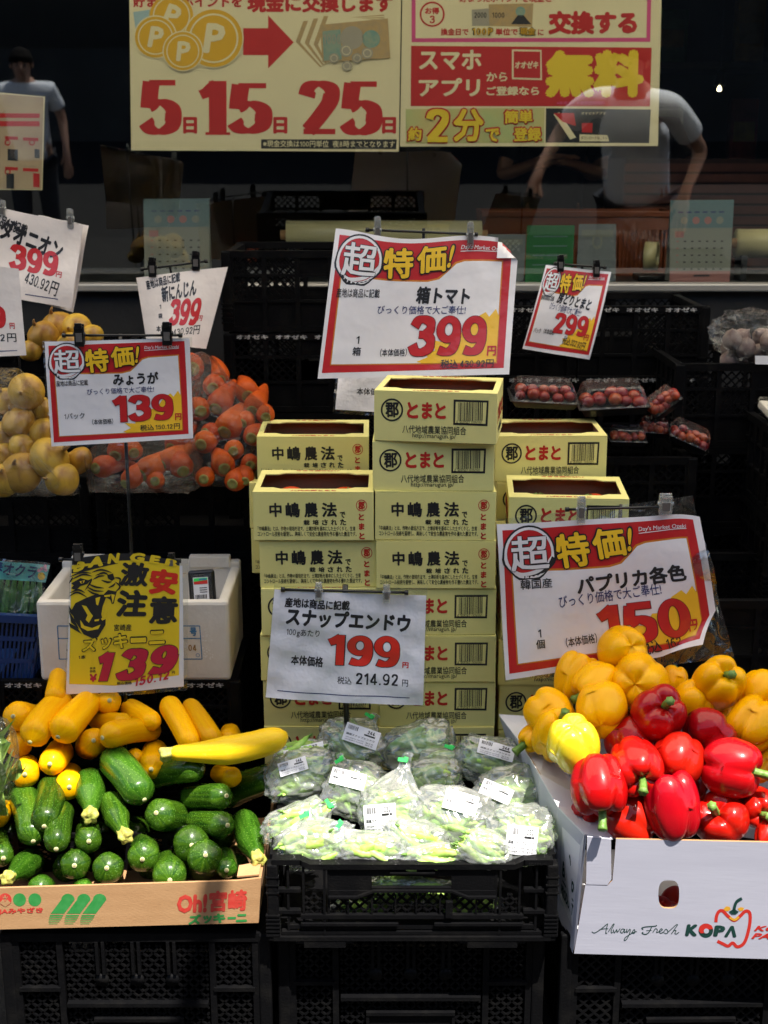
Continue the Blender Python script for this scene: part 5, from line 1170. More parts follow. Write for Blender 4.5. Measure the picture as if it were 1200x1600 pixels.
for x, y, rx, ry, lab, dv, dy, lb, st in RP: pepper(x, y, rx, ry, PEPR, lab, st, dv, dy, lb, GR)
for x, y, lab, c_, g_ in ((1330, 640, 'red pepper just outside the right edge, upper row', PEPR, GR), (1360, 830, 'red pepper just outside the right edge, front row', PEPR, GR), (1300, 430, 'yellow pepper just outside the right edge', PEPY, GY), (1480, 560, 'yellow pepper at the right rear corner of the carton', PEPY, GY), (1560, 760, 'red pepper at the right rim of the carton', PEPR, GR), (1400, 330, 'yellow pepper high at the right rear of the heap', PEPY, GY), (1540, 920, 'red pepper in the far right front corner', PEPR, GR)):
    pepper(x, y, 108, 106, c_, lab, .035, (random.uniform(-.6, .6), random.uniform(0, .9), random.uniform(-.4, .7)), -.03, 4, g_)
for i, (hx, hy) in enumerate(((1030, 1440), (1062, 1425))):
    px, py = hx, hy; x_, y_ = (px - 760)*2.727, (py - 960)*2.727
    t_ = pepper(x_, y_, 90, 90, PEPR, ('red pepper seen through the lower part of the hand hole', 'red pepper seen through the right of the hand hole')[i], .03, (.2, .3, -.9), .20 + .03*i, 4, GR)

# ================================================================== SNAP PEA CRATE
sc_ = thing('folding_crate', 'black open folding crate filled with bags of snap peas, the middle of the front row', 'crate', tuple(P(645, 1470, 2.27)))
YC = 2.245
fc = Face([(0, 0), (1, 0), (1, 1), (0, 1)], [P(425, 1344, YC), P(864, 1340, YC), P(862, 1462, YC), P(428, 1466, YC)])
O = fc.c[3]; TX = (fc.c[2] - fc.c[3]); W_ = (fc.c[1] - fc.c[0]).length; H_ = (fc.c[0] - fc.c[3]).length
MX = Matrix.Translation(fc.c[3])
mb = MB()
def cr(x0, x1, z0, z1, y0=0.0, y1=.008): mb.box((x0*W_, y0, z0*H_), (x1*W_, y1, z1*H_), BLACKP, MX)
cr(.0, .105, .955, 1.02, -.006, .016); cr(.895, 1, .955, 1.02, -.006, .016); cr(.135, .865, .90, .965, -.006, .014)
for sg in (0, 1):
    q = [(.10, 1.02), (.135, .965), (.135, .90), (.10, .955)]; q = [((1-x) if sg else x, z) for x, z in q]
    vs = [MX @ Vector((x*W_, y, z*H_)) for y in (-.006, .014) for x, z in q]
    f = [(0, 1, 2, 3), (7, 6, 5, 4), (0, 4, 5, 1), (1, 5, 6, 2), (2, 6, 7, 3), (3, 7, 4, 0)]; mb.add(vs, f, BLACKP)
cr(.03, .97, .06, .10, -.004); cr(.0, 1, .0, .05, -.010, .01)
for a, b in ((.11, .26), (.70, .88)):
    cr(a, b, -.09, .0, -.009, .004)
    for x0, x1 in ((a - .03, a), (b, b + .03)): cr(min(x0, x1), max(x0, x1), -.035, 0, -.008, .004)
for x in (.055, .11, .185, .20, .80, .815, .885, .945): cr(x - .004, x + .004, .06, .92, -.005 if x in (.185, .815) else -.001)
cr(.20, .355, .62, .90, .0, .005); cr(.64, .80, .62, .90, .0, .005); cr(.355, .64, .80, .90, .0, .005)
cr(.355, .64, .62, .66, -.003, .006); cr(.20, .355, .54, .62, -.002, .005); cr(.64, .80, .54, .62, -.002, .005)
for q in (((.20, .55), (.30, .55)), ((.30, .55), (.36, .63)), ((.36, .63), (.64, .63)), ((.64, .63), (.70, .55)), ((.70, .55), (.80, .55))):
    (x0, z0), (x1, z1) = q; mb.bar(MX @ Vector((x0*W_, -.006, z0*H_)), MX @ Vector((x1*W_, -.006, z1*H_)), .004, .007, BLACKP)
cr(.42, .58, .845, .86, -.007, .0)
cr(.10, .90, .27, .32, -.006, .004)
for x in (.27, .355, .44, .515, .60, .64, .73): cr(x - .003, x + .003, .27, .55, -.004, .004)
cr(.62, .645, .30, .50, -.011, .0)
lattice(mb, 0, 0, 0, 0, 0, 1, 1, 1, BLACKP) if False else None
ax = lambda x, z: MX @ Vector((x, .004, z))
for a, b in ((.115, .18), (.21, .79), (.82, .88)): lattice(mb, a*W_, b*W_, .32*H_, .56*H_, 0, .020, .0036, .005, BLACKP, ax=ax)
for a, b in ((.01, .10), (.90, .99)): cr(a, b, .33, .37, -.004); cr(a, b, .60, .64, -.003)
cr(.10, .45, .19, .22, -.009, .002); cr(.58, .90, .19, .22, -.009, .002); cr(.05, .95, .12, .17, .0, .006)
mb.build('front_panel', sc_)
for x in (.0, 1.0):
    mb = MB(); mb.box((x*W_ - .011, -.008, -.02*H_), (x*W_ + .011, .02, .96*H_), BLACKP, MX, bev=.004)
    for k in range(6): mb.box((x*W_ - .0135, -.0105, (.06 + k*.05)*H_), (x*W_ + .0135, .018, (.082 + k*.05)*H_), BLACKP, MX)
    for k in range(3): mb.box((x*W_ - .0125, -.0095, (.60 + k*.1)*H_), (x*W_ + .0125, .018, (.615 + k*.1)*H_), BLACKP, MX)
    mb.build('corner_post', sc_)
for sg in (0, 1):
    mb = MB(); x = (W_ if sg else 0); Dp = .38
    mb.box((x - .006, .016, .955*H_), (x + .006, Dp, 1.02*H_), BLACKP, MX); mb.box((x - .004, .016, 0), (x + .004, Dp, .08*H_), BLACKP, MX)
    for k in range(7): y = .02 + k*.058; mb.box((x - .004, y, .08*H_), (x + .004, y + .006, .955*H_), BLACKP, MX)
    mb.box((x - .002, .03, .5*H_), (x + .002, Dp - .01, .95*H_), BLACKP, MX)
    mb.build('side_panel', sc_)
mb = MB(); mb.box((0, .372, 0), (W_, .38, 1.0*H_), BLACKP, MX); mb.build('back_panel', sc_)
mb = MB(); mb.box((.01, .012, .01), (W_ - .01, .37, .018), BLACKP, MX); mb.build('base', sc_)
mb = MB(); pen = Pen(mb, Face([(0, 0), (100, 0), (100, 100), (0, 100)], [MX @ Vector((.905*W_, -.0075, 1.0*H_)), MX @ Vector((.985*W_, -.0075, 1.0*H_)), MX @ Vector((.985*W_, -.0075, .965*H_)), MX @ Vector((.905*W_, -.0075, .965*H_))]))
pen.text('EP224-C', (10, 12, 90, 88), BLACKG, 1, bold=.05); mb.build('moulded_code', sc_)

PODS = []
for k in range(4):
    rr = random.Random(k); mb = MB(); L = .076 + .008*k; pts = []; rad = []
    for i in range(17):
        t_ = i/16; pts.append(((t_ - .5)*L, .006*math.sin(2.5*t_ + k), .010*math.sin(math.pi*t_))); rad.append(.0094*max(.12, math.sin(math.pi*min(1, t_*1.02 + .01))**.45)*(1 + .10*math.sin(t_*38 + k)))
    mb.tube(pts, rad, PODM, 10, mod=lambda a, t_: 1.0 if abs(math.cos(a)) < .5 else 1.22)
    mb.tube([(L/2 - .002, 0, .001), (L/2 + .004, .0005, .0008), (L/2 + .010, .002, .001)], [.0035, .0028, .0012], STEM, 6)
    PODS.append(mb)
POD_ME = []
for k, q in enumerate(PODS):
    me = bpy.data.meshes.new('pod'); me.from_pydata(q.v, [], q.f)
    for m in q.mats: me.materials.append(m)
    me.polygons.foreach_set('material_index', q.m); me.polygons.foreach_set('use_smooth', q.sm); me.update(); POD_ME.append(me)
def cbag(x, y): return (390 + x/2.449, 1100 + y/2.449)
def bag(cx, cy, w, h, ang, label, sticker=None, tie=None, dy=0.0, npod=15, seed=0, tilt=0.5):
    w *= 1.20; h *= 1.18
    px, py = cbag(cx, cy); d = 2.30 + (1340 - py)/190*0.28 + dy; sc = mpp(px, py, d)/2.449; c = P(px, py, d)
    a, b, cc = w*sc/2, h*sc/2, min(w, h)*sc*.27
    rr = random.Random(seed)
    # local frame: x right, y up along the heap slope, z towards the viewer
    ez = Vector((0, -math.cos(tilt), math.sin(tilt))); ex = Vector((1, 0, 0)); ey = ez.cross(ex)
    ca, sa = math.cos(R(ang)), math.sin(R(ang)); ex, ey = ex*ca + ey*sa, ey*ca - ex*sa
    M = Matrix((( ex.x, ey.x, ez.x, c.x), (ex.y, ey.y, ez.y, c.y), (ex.z, ey.z, ez.z, c.z), (0, 0, 0, 1)))
    t = thing('snap_pea_bag', label, 'bag', tuple(c), 'clear bags of snap peas heaped in the black crate')
    for i in range(int(npod*1.6)):
        for _k in range(40):
            u = rr.uniform(-.8, .8); v = rr.uniform(-.8, .8); q = rr.uniform(-.6, .8); az = rr.gauss(0, .45); el = rr.uniform(-.3, .3); sc_p = min(.95, max(.62, a*1.2/.08)); hl = .042*sc_p
            if all(((u*a + sg*hl*math.cos(az))/a)**2 + ((v*b + sg*hl*math.sin(az))/b)**2 + (q)**2 < .86 for sg in (-1, 1)): break
        o = bpy.data.objects.new('pod', rr.choice(POD_ME)); COL.objects.link(o); o.parent = t
        rot = Matrix.Rotation(az + (math.pi if rr.random() < .5 else 0), 4, 'Z') @ Matrix.Rotation(el, 4, 'Y') @ Matrix.Rotation(rr.uniform(0, 6.28), 4, 'X')
        o.matrix_local = Matrix.Translation(-c) @ M @ Matrix.Translation((u*a*.94, v*b*.94, q*cc*.72)) @ rot @ Matrix.Scale(sc_p, 4)
    bm = bmesh.new(); bmesh.ops.create_icosphere(bm, subdivisions=5, radius=1)
    tdir = None
    if tie:
        tx, ty = cbag(*tie); tp = M.inverted() @ P(tx, ty, d - .01); tdir = Vector((tp.x, tp.y, 0)); tl = tdir.length; tdir.normalize()
    sd = Vector((seed*3.1, seed*1.7, 0))
    for v in bm.verts:
        n = v.co.copy(); q = Vector((math.copysign(abs(n.x)**.75, n.x)*a*1.05, math.copysign(abs(n.y)**.75, n.y)*b*1.05, n.z*cc*1.08))
        e = 1.06 - abs(noise.noise(n*2.0 + sd))*.20 - (.35 - abs(noise.noise(Vector((n.x*2.6, n.y*5, n.z*3)) + sd)))*.20
        q *= e
        if tdir is not None:
            k = n.dot(tdir)
            if k > .55:
                s_ = (k - .55)/.45; base = Vector((q.x, q.y, q.z)); along = base.dot(tdir); perp = base - tdir*along
                pl = 1 - s_*.92 if s_ < .8 else .264 + (s_ - .8)*1.3
                q = perp*max(.10, pl)*(1 + .3*s_*math.sin(9*math.atan2(perp.z, perp.dot(Vector((-tdir.y, tdir.x, 0))) + 1e-6))) + tdir*(along*(1 - s_) + s_*(tl*1.18 if s_ > .8 else tl*(.62 + .45*s_)))
        v.co = M @ q
    mb = MB(); bm.verts.index_update(); mb.add([v.co.copy() for v in bm.verts], [tuple(v.index for v in f.verts) for f in bm.faces], BAG, True); bm.free()
    mb.build('film', t)
    if sticker:
        lx, ly, lw, lh, la = sticker; lx, ly = cbag(lx, ly)
        lp = M.inverted() @ P(lx, ly, d - cc*.8); lp = Vector((lp.x, lp.y, 0))
        def zs(u, v): return cc*(1.05*math.sqrt(max(.06, 1 - min(.94, (u/(a*1.15))**2 + (v/(b*1.15))**2)))) + .004
        W2, H2 = lw*sc/2, lh*sc/2; ca, sa = math.cos(R(la - ang)), math.sin(R(la - ang))
        def S_(i, j, h):
            u0, v0 = (2*i - 1)*W2, (1 - 2*j)*H2; u, v = lp.x + u0*ca - v0*sa, lp.y + u0*sa + v0*ca
            return M @ Vector((u, v, zs(u, v) + h + .0012*math.sin(12*i + seed)))
        sf = Face([(0, 0), (200, 0), (200, 140), (0, 140)], [M @ Vector((0, 0, 0)), M @ Vector((2*W2, 0, 0)), M @ Vector((2*W2, -2*H2, 0)), M @ Vector((0, -2*H2, 0))]); sf.S = S_; sf.maxl = .012
        mb = MB(); paper_grid(mb, sf, STICK, 10, 8, thick=.0006); p = Pen(mb, sf)
        p.text('244' if seed % 2 else '232', (128, 14, 168, 42), BK, 1, bold=.05); p.poly([(112, 48), (176, 48), (176, 60), (112, 60)], BK, 1)
        x = 14
        while x < 72: q = rr.choice((2, 3, 5)); p.poly([(x, 14), (x + q, 14), (x + q, 46), (x, 46)], BK, 1); x += q + rr.choice((2, 3, 4))
        p.text('国産スナップエンドウ', (14, 74, 180, 90), BK, 1, bold=.03)
        for yy in (104, 120): p.text('100g当り 199円', (14, yy, 120, yy + 9), BK, 1, bold=.02); p.text('加工日', (134, yy, 176, yy + 9), BK, 1, bold=.02)
        mb.build('price_label', t)
    if tie is not None:
        mb = MB(); q = tdir*tl*1.0; pd = Vector((-tdir.y, tdir.x, 0))
        mb.tube([M @ (q - tdir*.004), M @ (q + tdir*.006)], [.0055, .0055], TIE, 10)
        vs = [M @ (q + pd*s + tdir*u + Vector((0, 0, z_))) for z_ in (.008, .0095) for s, u in ((-.003, -.004), (.015, -.006), (.016, .001), (-.003, .004))]
        mb.add(vs, [(0, 1, 2, 3), (7, 6, 5, 4), (0, 4, 5, 1), (1, 5, 6, 2), (2, 6, 7, 3), (3, 7, 4, 0)], TIE)
        mb.build('tape_tie', t)
    return t
BAGS = [
 (390, 150, 210, 150, -12, 'shaded snap pea bag at the back below the white price card, slanted label on top', (428, 122, 135, 70, -18), (466, 44), .03, 16),
 (205, 195, 190, 90, 10, 'snap pea bag at the back left, its label peeping over the bag before it', (210, 186, 155, 52, 14), None, .03, 12),
 (200, 275, 230, 160, 12, 'shaded snap pea bag at the left beside the dark zucchini', (165, 238, 110, 52, 16), None, .0, 17),
 (400, 325, 190, 190, -20, 'shaded snap pea bag left of the upright twisted one, long label across it', (376, 285, 135, 62, -14), (350, 205), -.01, 17),
 (645, 160, 230, 150, 18, 'unlabelled dark snap pea bag at the back centre', None, None, .04, 16),
 (745, 225, 150, 100, 0, 'small shaded snap pea bag behind the sunlit ones', None, (775, 165), .03, 11),
 (920, 215, 210, 150, -6, 'pale sunlit snap pea bag at the right rear with a label on its top', (945, 176, 140, 56, -16), None, .0, 16),
 (700, 290, 190, 140, 5, 'snap pea bag right behind the upright twisted one', None, None, .01, 14),
 (190, 450, 240, 120, 22, 'sunlit snap pea bag in the left front with a green tie', (180, 488, 100, 56, 30), (308, 390), -.03, 15),
 (548, 410, 205, 185, 3, 'upright snap pea bag with a twisted neck and green tie in the middle', (499, 437, 122, 104, 4), (600, 208), -.04, 20),
 (250, 535, 250, 150, 8, 'snap pea bag at the left front corner of the crate', None, (215, 420), -.04, 17),
 (455, 555, 230, 110, 0, 'snap pea bag resting on the front rim left of centre', None, (345, 455), -.04, 16),
 (770, 440, 270, 200, -8, 'big sunlit snap pea bag right of the upright one, label on its upper half', (810, 375, 130, 75, -16), None, -.03, 20),
 (1000, 355, 220, 190, 10, 'overexposed snap pea bag at the right against the white carton', (945, 335, 120, 60, -24), None, -.02, 18),
 (630, 530, 200, 140, -10, 'snap pea bag in the front below the upright twisted one', None, None, -.03, 15),
 (700, 590, 250, 90, 6, 'flat snap pea bag lying along the front rim in the middle', None, None, -.03, 14),
 (890, 555, 190, 120, -16, 'snap pea bag at the front right with a green tie and white seal', None, (850, 522), -.05, 14),
 (1040, 500, 210, 190, 0, 'snap pea bag in the right front corner with a big white label', (1040, 522, 118, 108, -6), None, -.05, 18),
]
for i, q in enumerate(BAGS): bag(q[0], q[1], q[2], q[3], q[4], q[5], q[6], q[7], q[8], q[9], i + 1)
for i, (x, y, L_) in enumerate(((560, 712, 230), (680, 720, 200), (440, 770, 220), (830, 770, 220))):
    bag(x, y, L_, 90, (2, -4, 6, -3)[i], ('snap pea bag seen through the left half of the grip slot', 'snap pea bag seen through the right half of the grip slot', 'snap pea bag low behind the left lattice of the crate', 'snap pea bag low behind the right lattice of the crate')[i], None, None, (.06, .06, .13, .13)[i], 12, 30 + i, .1)

# ================================================================== ONIONS AND CARROTS
def con(x, y): return (x/2.6667, 300 + y/2.6667)
def onion(x, y, r, d, label):
    px, py = con(x, y); c = P(px, py, d); rm = r/2.6667*mpp(px, py, d); rr = random.Random(int(x*3 + y))
    t = thing('onion', label, 'onion', tuple(c), 'yellow onions piled in the left crates')
    ax = Vector((rr.uniform(-.9, .9), rr.uniform(-.9, .2), rr.uniform(.1, .9))); M = Matrix.Translation(c) @ align(ax)
    prof = []; n = 24; rr_a = rr.random()
    for i in range(n + 1):
        f = math.pi*i/n; q = math.sin(f)**.92*(1 + .05*math.sin(3*f + x)); z = (.80 + .14*rr_a)*math.cos(f)
        if f < .5: z += .22*(1 - f/.5)**2; q *= .72 + .28*f/.5
        if f > 2.8: z -= .05
        prof.append((max(.03, q)*rm, z*rm))
    mb = MB(); mb.lathe(prof, ONION, M, 26)
    mb.build('bulb', t)
    mb = MB(); mb.tube([M @ Vector((0, 0, rm*1.0)), M @ Vector((rm*.06, 0, rm*1.2)), M @ Vector((rm*.2, rm*.05, rm*1.38))], [rm*.13, rm*.08, rm*.05], ONBR, 8)
    mb.build('neck', t)
    mb = MB(); vs = [];
    for k, (q, z) in enumerate(((.02, -.97), (.12, -.965), (.20, -.93), (.24, -.88))):
        for j in range(16): a = 2*math.pi*j/16; vs.append(M @ Vector((q*rm*(1 + .2*math.sin(5*a))*math.cos(a), q*rm*math.sin(a), z*rm)))
    mb.add(vs, [(i*16 + j, i*16 + (j+1) % 16, (i+1)*16 + (j+1) % 16, (i+1)*16 + j) for i in range(3) for j in range(16)], ONBR, True); mb.build('root_plate', t)
ON = [(110, 832, 74, 3.0, 'onion at the upper left just below the left price cards'), (22, 872, 60, 3.03, 'onion at the far left edge beside the topmost front one'), (80, 962, 70, 2.99, 'onion with brown root patch in the middle of the left pile'), (15, 1012, 56, 3.0, 'onion at the left edge halfway down the pile'),
      (178, 1005, 66, 2.99, 'onion half hidden by the ginger card, middle of its left side'), (92, 1062, 60, 2.97, 'onion under the brown patched one'), (92, 1172, 86, 2.93, 'large onion in the left bottom row'), (205, 1112, 88, 2.93, 'large onion with a long pale neck in the bottom row'),
      (258, 1196, 72, 2.91, 'onion right at the end of the bottom row'), (15, 1200, 70, 2.92, 'onion in the bottom left corner of the pile'), (182, 908, 56, 3.02, 'onion beside the left border of the ginger card'), (330, 1120, 60, 2.99, 'onion under the lower border of the ginger card'),
      (20, 1100, 60, 2.98, 'onion at the left edge above the bottom corner one'), (150, 900, 50, 3.05, 'onion tucked behind the upper left one'),
      (182, 602, 68, 3.38, 'onion with dark spots in the rear crate, leftmost'), (242, 566, 74, 3.44, 'pale onion at the top of the rear crate'), (316, 572, 66, 3.42, 'pale onion in the rear crate next right of the top one'), (384, 600, 50, 3.40, 'small pale onion at the right of the rear crate'), (130, 660, 50, 3.36, 'onion in the rear crate behind the left price card'), (290, 640, 60, 3.36, 'pale onion in the rear crate above the ginger card')]
for q in ON: onion(*q)
def carrot(x, y, r, d, label):
    px, py = con(x, y); c = P(px, py, d); rm = .88*r/2.6667*mpp(px, py, d); rr = random.Random(int(x + y*2)); t = thing('carrot', label, 'carrot', tuple(c), 'carrots packed in clear bags on the left')
    ax = Vector((rr.uniform(-.55, .55), .9, rr.uniform(-.25, .35))).normalized(); L = .15
    pts = []; rad = []
    for i in range(15):
        t_ = i/14; pts.append(c + ax*(t_*L - rm*.3) + Vector((.004*math.sin(3*t_), 0, .004*math.sin(4*t_)))); rad.append(rm*(.5 + .5*min(1, t_/.12)**.6 if t_ < .12 else (1 - .78*((t_ - .12)/.88)**1.05)*(1 if t_ < .97 else .6)))
    mb = MB(); mb.tube(pts, rad, CARROT, 18, mod=lambda a, t_: 1 + .02*math.sin(30*t_) + .02*math.sin(3*a)); mb.build('root', t)
    mb = MB(); M = Matrix.Translation(pts[0]) @ align(-ax); q = rm*.44
    mb.lathe([(q*1.25, -.005), (q*1.1, .0015), (q*.8, .004), (q*.5, .0025), (q*.1, .002)], CARTOP, M, 14); mb.build('crown', t)
CA = [(795, 735, 72), (832, 912, 60), (905, 895, 64), (888, 815, 56), (942, 992, 70), (1050, 1022, 54), (1032, 845, 60), (1055, 905, 58), (932, 1148, 60), (1042, 1138, 46), (760, 1156, 60), (600, 1172, 66), (408, 1150, 56), (486, 1092, 60), (684, 1130, 54), (842, 1050, 58), (862, 1005, 50), (972, 1080, 50), (720, 1060, 56), (556, 1085, 50), (1106, 935, 48), (850, 1195, 48), (972, 1212, 54), (646, 1205, 46), (920, 775, 46), (1012, 962, 46), (530, 1210, 52), (1020, 1200, 44)]
CL = ['topmost carrot beside the right border of the ginger card', 'carrot with a green crown below the topmost one, near the card', 'carrot with a round crown in the upper middle of the bags', 'carrot lying between the topmost one and the middle crown', 'carrot with a large crown in the middle of the bags', 'carrot in the right middle beside the yellow carton', 'carrot high at the right of the heap', 'carrot just under the one high at the right', 'carrot low in the front of the right bag', 'carrot at the lower right touching the yellow carton', 'carrot crown under the lower right corner of the ginger card', 'carrot crown right of the card pole, bottom row', 'carrot crown left of the card pole, bottom row', 'carrot above the bottom row, just left of the pole', 'carrot above the bottom row, right of the pole', 'carrot under the right corner of the card', 'carrot between the middle crown and the card', 'small carrot between middle and lower right of the bags', 'carrot shaded by the lower edge of the card', 'carrot behind the black pole', 'carrot at the extreme right of the heap top', 'carrot at the very bottom of the right bag', 'carrot in the bottom right corner of the bags', 'carrot low between two bottom row crowns', 'small carrot at the top of the right bag', 'carrot behind the large middle crown', 'carrot at the bottom left of the pole', 'carrot at the lowest right end']
for (x, y, r), lab in zip(CA, CL): carrot(x, y, r, 2.93 + (1210 - y)/500*.33, lab)
def film_blob(name, pts, d, th, label, m, cat, group, seed, sub=4):
    """a slack bag: an outline of the pile it holds, given real depth"""
    c = P(sum(p[0] for p in pts)/len(pts), sum(p[1] for p in pts)/len(pts), d); t = thing(name, label, cat, tuple(c), group)
    w = [P(x, y, d) for x, y in pts]; cx = sum(v.x for v in w)/len(w); cz_ = sum(v.z for v in w)/len(w); m_ = len(w)
    def rad(a):
        ux, uz = math.cos(a), math.sin(a); best = 0.02
        for i in range(m_):
            p, q = w[i], w[(i+1) % m_]; ex, ez = q.x - p.x, q.z - p.z; D = ux*ez - uz*ex
            if abs(D) < 1e-9: continue
            px_, pz_ = p.x - cx, p.z - cz_; t_ = (px_*ez - pz_*ex)/D; k_ = (px_*uz - pz_*ux)/D
            if t_ > 0 and -.001 <= k_ <= 1.001: best = max(best, t_)
        return best
    bm = bmesh.new(); bmesh.ops.create_icosphere(bm, subdivisions=sub, radius=1); sd = Vector((seed, seed*2.3, 1))
    for v in bm.verts:
        n = v.co; e = 1 - .10*abs(noise.noise(n*3 + sd)) + .05*abs(noise.noise(n*9 + sd)); q = math.hypot(n.x, n.z); R_ = rad(math.atan2(n.z, n.x))*q**.8*e
        k = q if q > 1e-6 else 1; v.co = Vector((cx + n.x/k*R_, d + n.y*th*e + (cz_ - 0)*0 + .15*(n.z/k*R_), cz_ + n.z/k*R_))
    mb = MB(); bm.verts.index_update(); mb.add([v.co.copy() for v in bm.verts], [tuple(v.index for v in f.verts) for f in bm.faces], m, False); bm.free(); mb.build('film', t); return t
GCB = 'clear bags wrapped round the carrots'
film_blob('carrot_bag', [(285, 560), (320, 548), (352, 590), (420, 640), (428, 700), (405, 752), (310, 755), (290, 700)], 3.05, .12, 'clear bag wrapped round the right hand carrots', NET, 'plastic bag', GCB, 2)
film_blob('carrot_bag', [(130, 700), (200, 692), (300, 690), (320, 730), (310, 765), (140, 765)], 2.97, .10, 'clear bag round the lower carrots on both sides of the black pole', NET, 'plastic bag', GCB, 5)
film_blob('onion_bag', [(-60, 590), (20, 575), (62, 620), (70, 700), (118, 740), (128, 768), (-60, 775)], 2.95, .10, 'thin clear bag over the onions at the left edge', NET, 'plastic bag', None, 7)

# ================================================================== FOAM BOX, OKRA, LETTUCE
fb = thing('foam_box', 'white foam produce box with blue stamped frames behind the tiger card', 'foam box', tuple(P(210, 1065, 2.80)))
YB = 2.74; q = [P(62, 940, YB), P(357, 940, YB), P(352, 1064, YB), P(64, 1064, YB)]
x0, x1, z1, z0 = q[3].x, q[1].x, q[0].z, q[3].z; d2 = YB + .27; zb = P(200, 872, d2).z; wt = .024
mb = MB(); mb.box((x0, YB, z0), (x1, YB + wt, z1), FOAM, bev=.008); mb.box((x0, d2 - wt, z0), (x1, d2, zb), FOAM, bev=.006); mb.box((x0 + .001, YB + .01, z0), (x0 + wt, d2 - .01, z1 + .001), FOAM, bev=.006); mb.box((x1 - wt, YB + .01, z0), (x1 - .001, d2 - .01, z1 + .001), FOAM, bev=.006); mb.box((x0 + .01, YB + .01, z0 + .002), (x1 - .01, d2 - .01, z0 + .03), FOAM)
mb.box((x0 + wt, d2 - wt - .004, z1 + .0), (x0 + .10, d2 - .003, zb + .012), FOAM, bev=.003); mb.box((x1 - .12, d2 - wt - .004, z1), (x1 - wt, d2 - .003, zb + .012), FOAM, bev=.003)
BL = mat('blue stamp', (0.05, 0.20, 0.42), rough=.6); fcb = Face([(62, 940), (357, 940), (352, 1064), (64, 1064)], [(x0, YB - .0002, z1), (x1, YB - .0002, z1), (x1, YB - .0002, z0), (x0, YB - .0002, z0)])
p = Pen(mb, fcb); p.cv = lambda x, y: (x/2.6667, 760 + y/2.6667)
for a, b in ((250, 828),):
    for s_ in ([(a, 580), (b, 580)], [(b, 580), (b, 718)], [(b, 718), (a, 718)], [(a, 718), (a, 580)], [(a, 632), (b, 632)]): p.stroke(s_, 4, BL, 1)
p.text('号', (786, 586, 814, 622), BL, 1, bold=.05); p.text('04', (776, 658, 808, 684), ONBR, 1, bold=.05); p.ring((812, 702), 8, 6, BL, 1, 14)
rr = random.Random(5)
SCR = mat('worn foam skin', (0.82, 0.80, 0.76), rough=.7)
for k in range(26): x, y = rr.uniform(832, 870), rr.uniform(570, 715); p.poly([(x, y), (x + rr.uniform(3, 9), y + rr.uniform(-2, 2)), (x + rr.uniform(3, 9), y + rr.uniform(3, 8)), (x, y + 5)], SCR, 1)
mb.build('box', fb)
tp_ = thing('ginger_pack', 'black tray with a stickered pack leaning inside the white foam box', 'food pack', tuple(P(315, 935, 2.88)))
M = Matrix.Translation(P(316, 918, 2.86)) @ Matrix.Rotation(R(-14), 4, 'X') @ Matrix.Rotation(R(-4), 4, 'Y')
mb = MB(); mb.box((-.030, -.008, -.045), (.030, .008, .040), BLACKG, M, bev=.006); mb.build('tray', tp_)
mb = MB(); mb.box((-.024, -.0105, -.034), (.024, -.0085, .031), CLEAR, M, bev=.0008); mb.build('cover', tp_)
mb = MB(); mb.box((-.018, -.0122, -.028), (.016, -.0112, .024), STICK, M)
pf = Face([(0, 0), (100, 0), (100, 150), (0, 150)], [M @ Vector(v) for v in ((-.018, -.0124, .024), (.016, -.0124, .024), (.016, -.0124, -.028), (-.018, -.0124, -.028))])
p = Pen(mb, pf); p.poly([(4, 4), (96, 4), (96, 40), (4, 40)], TIE, 1); p.poly([(4, 26), (96, 20), (96, 44), (4, 44)], K2, 2); p.poly([(40, 8), (90, 8), (90, 18), (40, 18)], BL, 2)
x = 10
while x < 86: w = rr.choice((2, 4, 6)); p.poly([(x, 112), (x + w, 112), (x + w, 140), (x, 140)], BK, 1); x += w + rr.choice((3, 4))
for y in (66, 80, 94): p.poly([(40, y), (90, y), (90, y + 5), (40, y + 5)], BK, 1)
mb.build('sticker', tp_)

bk = thing('plastic_basket', 'dark blue slotted plastic basket at the left edge', 'basket', tuple(P(10, 1070, 2.80)))
mb = MB(); yb0 = 2.76; q = [P(-80, 955, yb0), P(62, 962, yb0), P(48, 1075, yb0), P(-80, 1075, yb0)]
def bas(u, v, dd=0.0):
    a = q[0].lerp(q[1], u); b = q[3].lerp(q[2], u); r_ = a.lerp(b, v); return r_ + Vector((0, dd, 0))
def strip(u0, u1, v0, v1, d0=0, d1=.004): mb.add([bas(u0, v0, d0), bas(u1, v0, d0), bas(u1, v1, d0), bas(u0, v1, d0), bas(u0, v0, d1), bas(u1, v0, d1), bas(u1, v1, d1), bas(u0, v1, d1)], [(0, 3, 2, 1), (4, 5, 6, 7), (0, 1, 5, 4), (1, 2, 6, 5), (2, 3, 7, 6), (3, 0, 4, 7)], BLUEP)
strip(0, 1.02, 0, .10, -.008, .008); strip(0, 1, .30, .36); strip(0, 1, .60, .66); strip(0, 1, .88, 1)
for k in range(21): strip(k/20 - .012, k/20 + .012, .10, .9, .0005, .0035)
mb.build('front_panel', bk)
mb = MB()
for v0, v1 in ((0, .1), (.3, .36), (.6, .66), (.88, 1)): mb.add([bas(1, v0), bas(1, v0, .22), bas(1, v1, .22), bas(1, v1), bas(.98, v0), bas(.98, v0, .22), bas(.98, v1, .22), bas(.98, v1)], [(0, 1, 2, 3), (7, 6, 5, 4), (0, 4, 5, 1), (1, 5, 6, 2), (2, 6, 7, 3), (3, 7, 4, 0)], BLUEP)
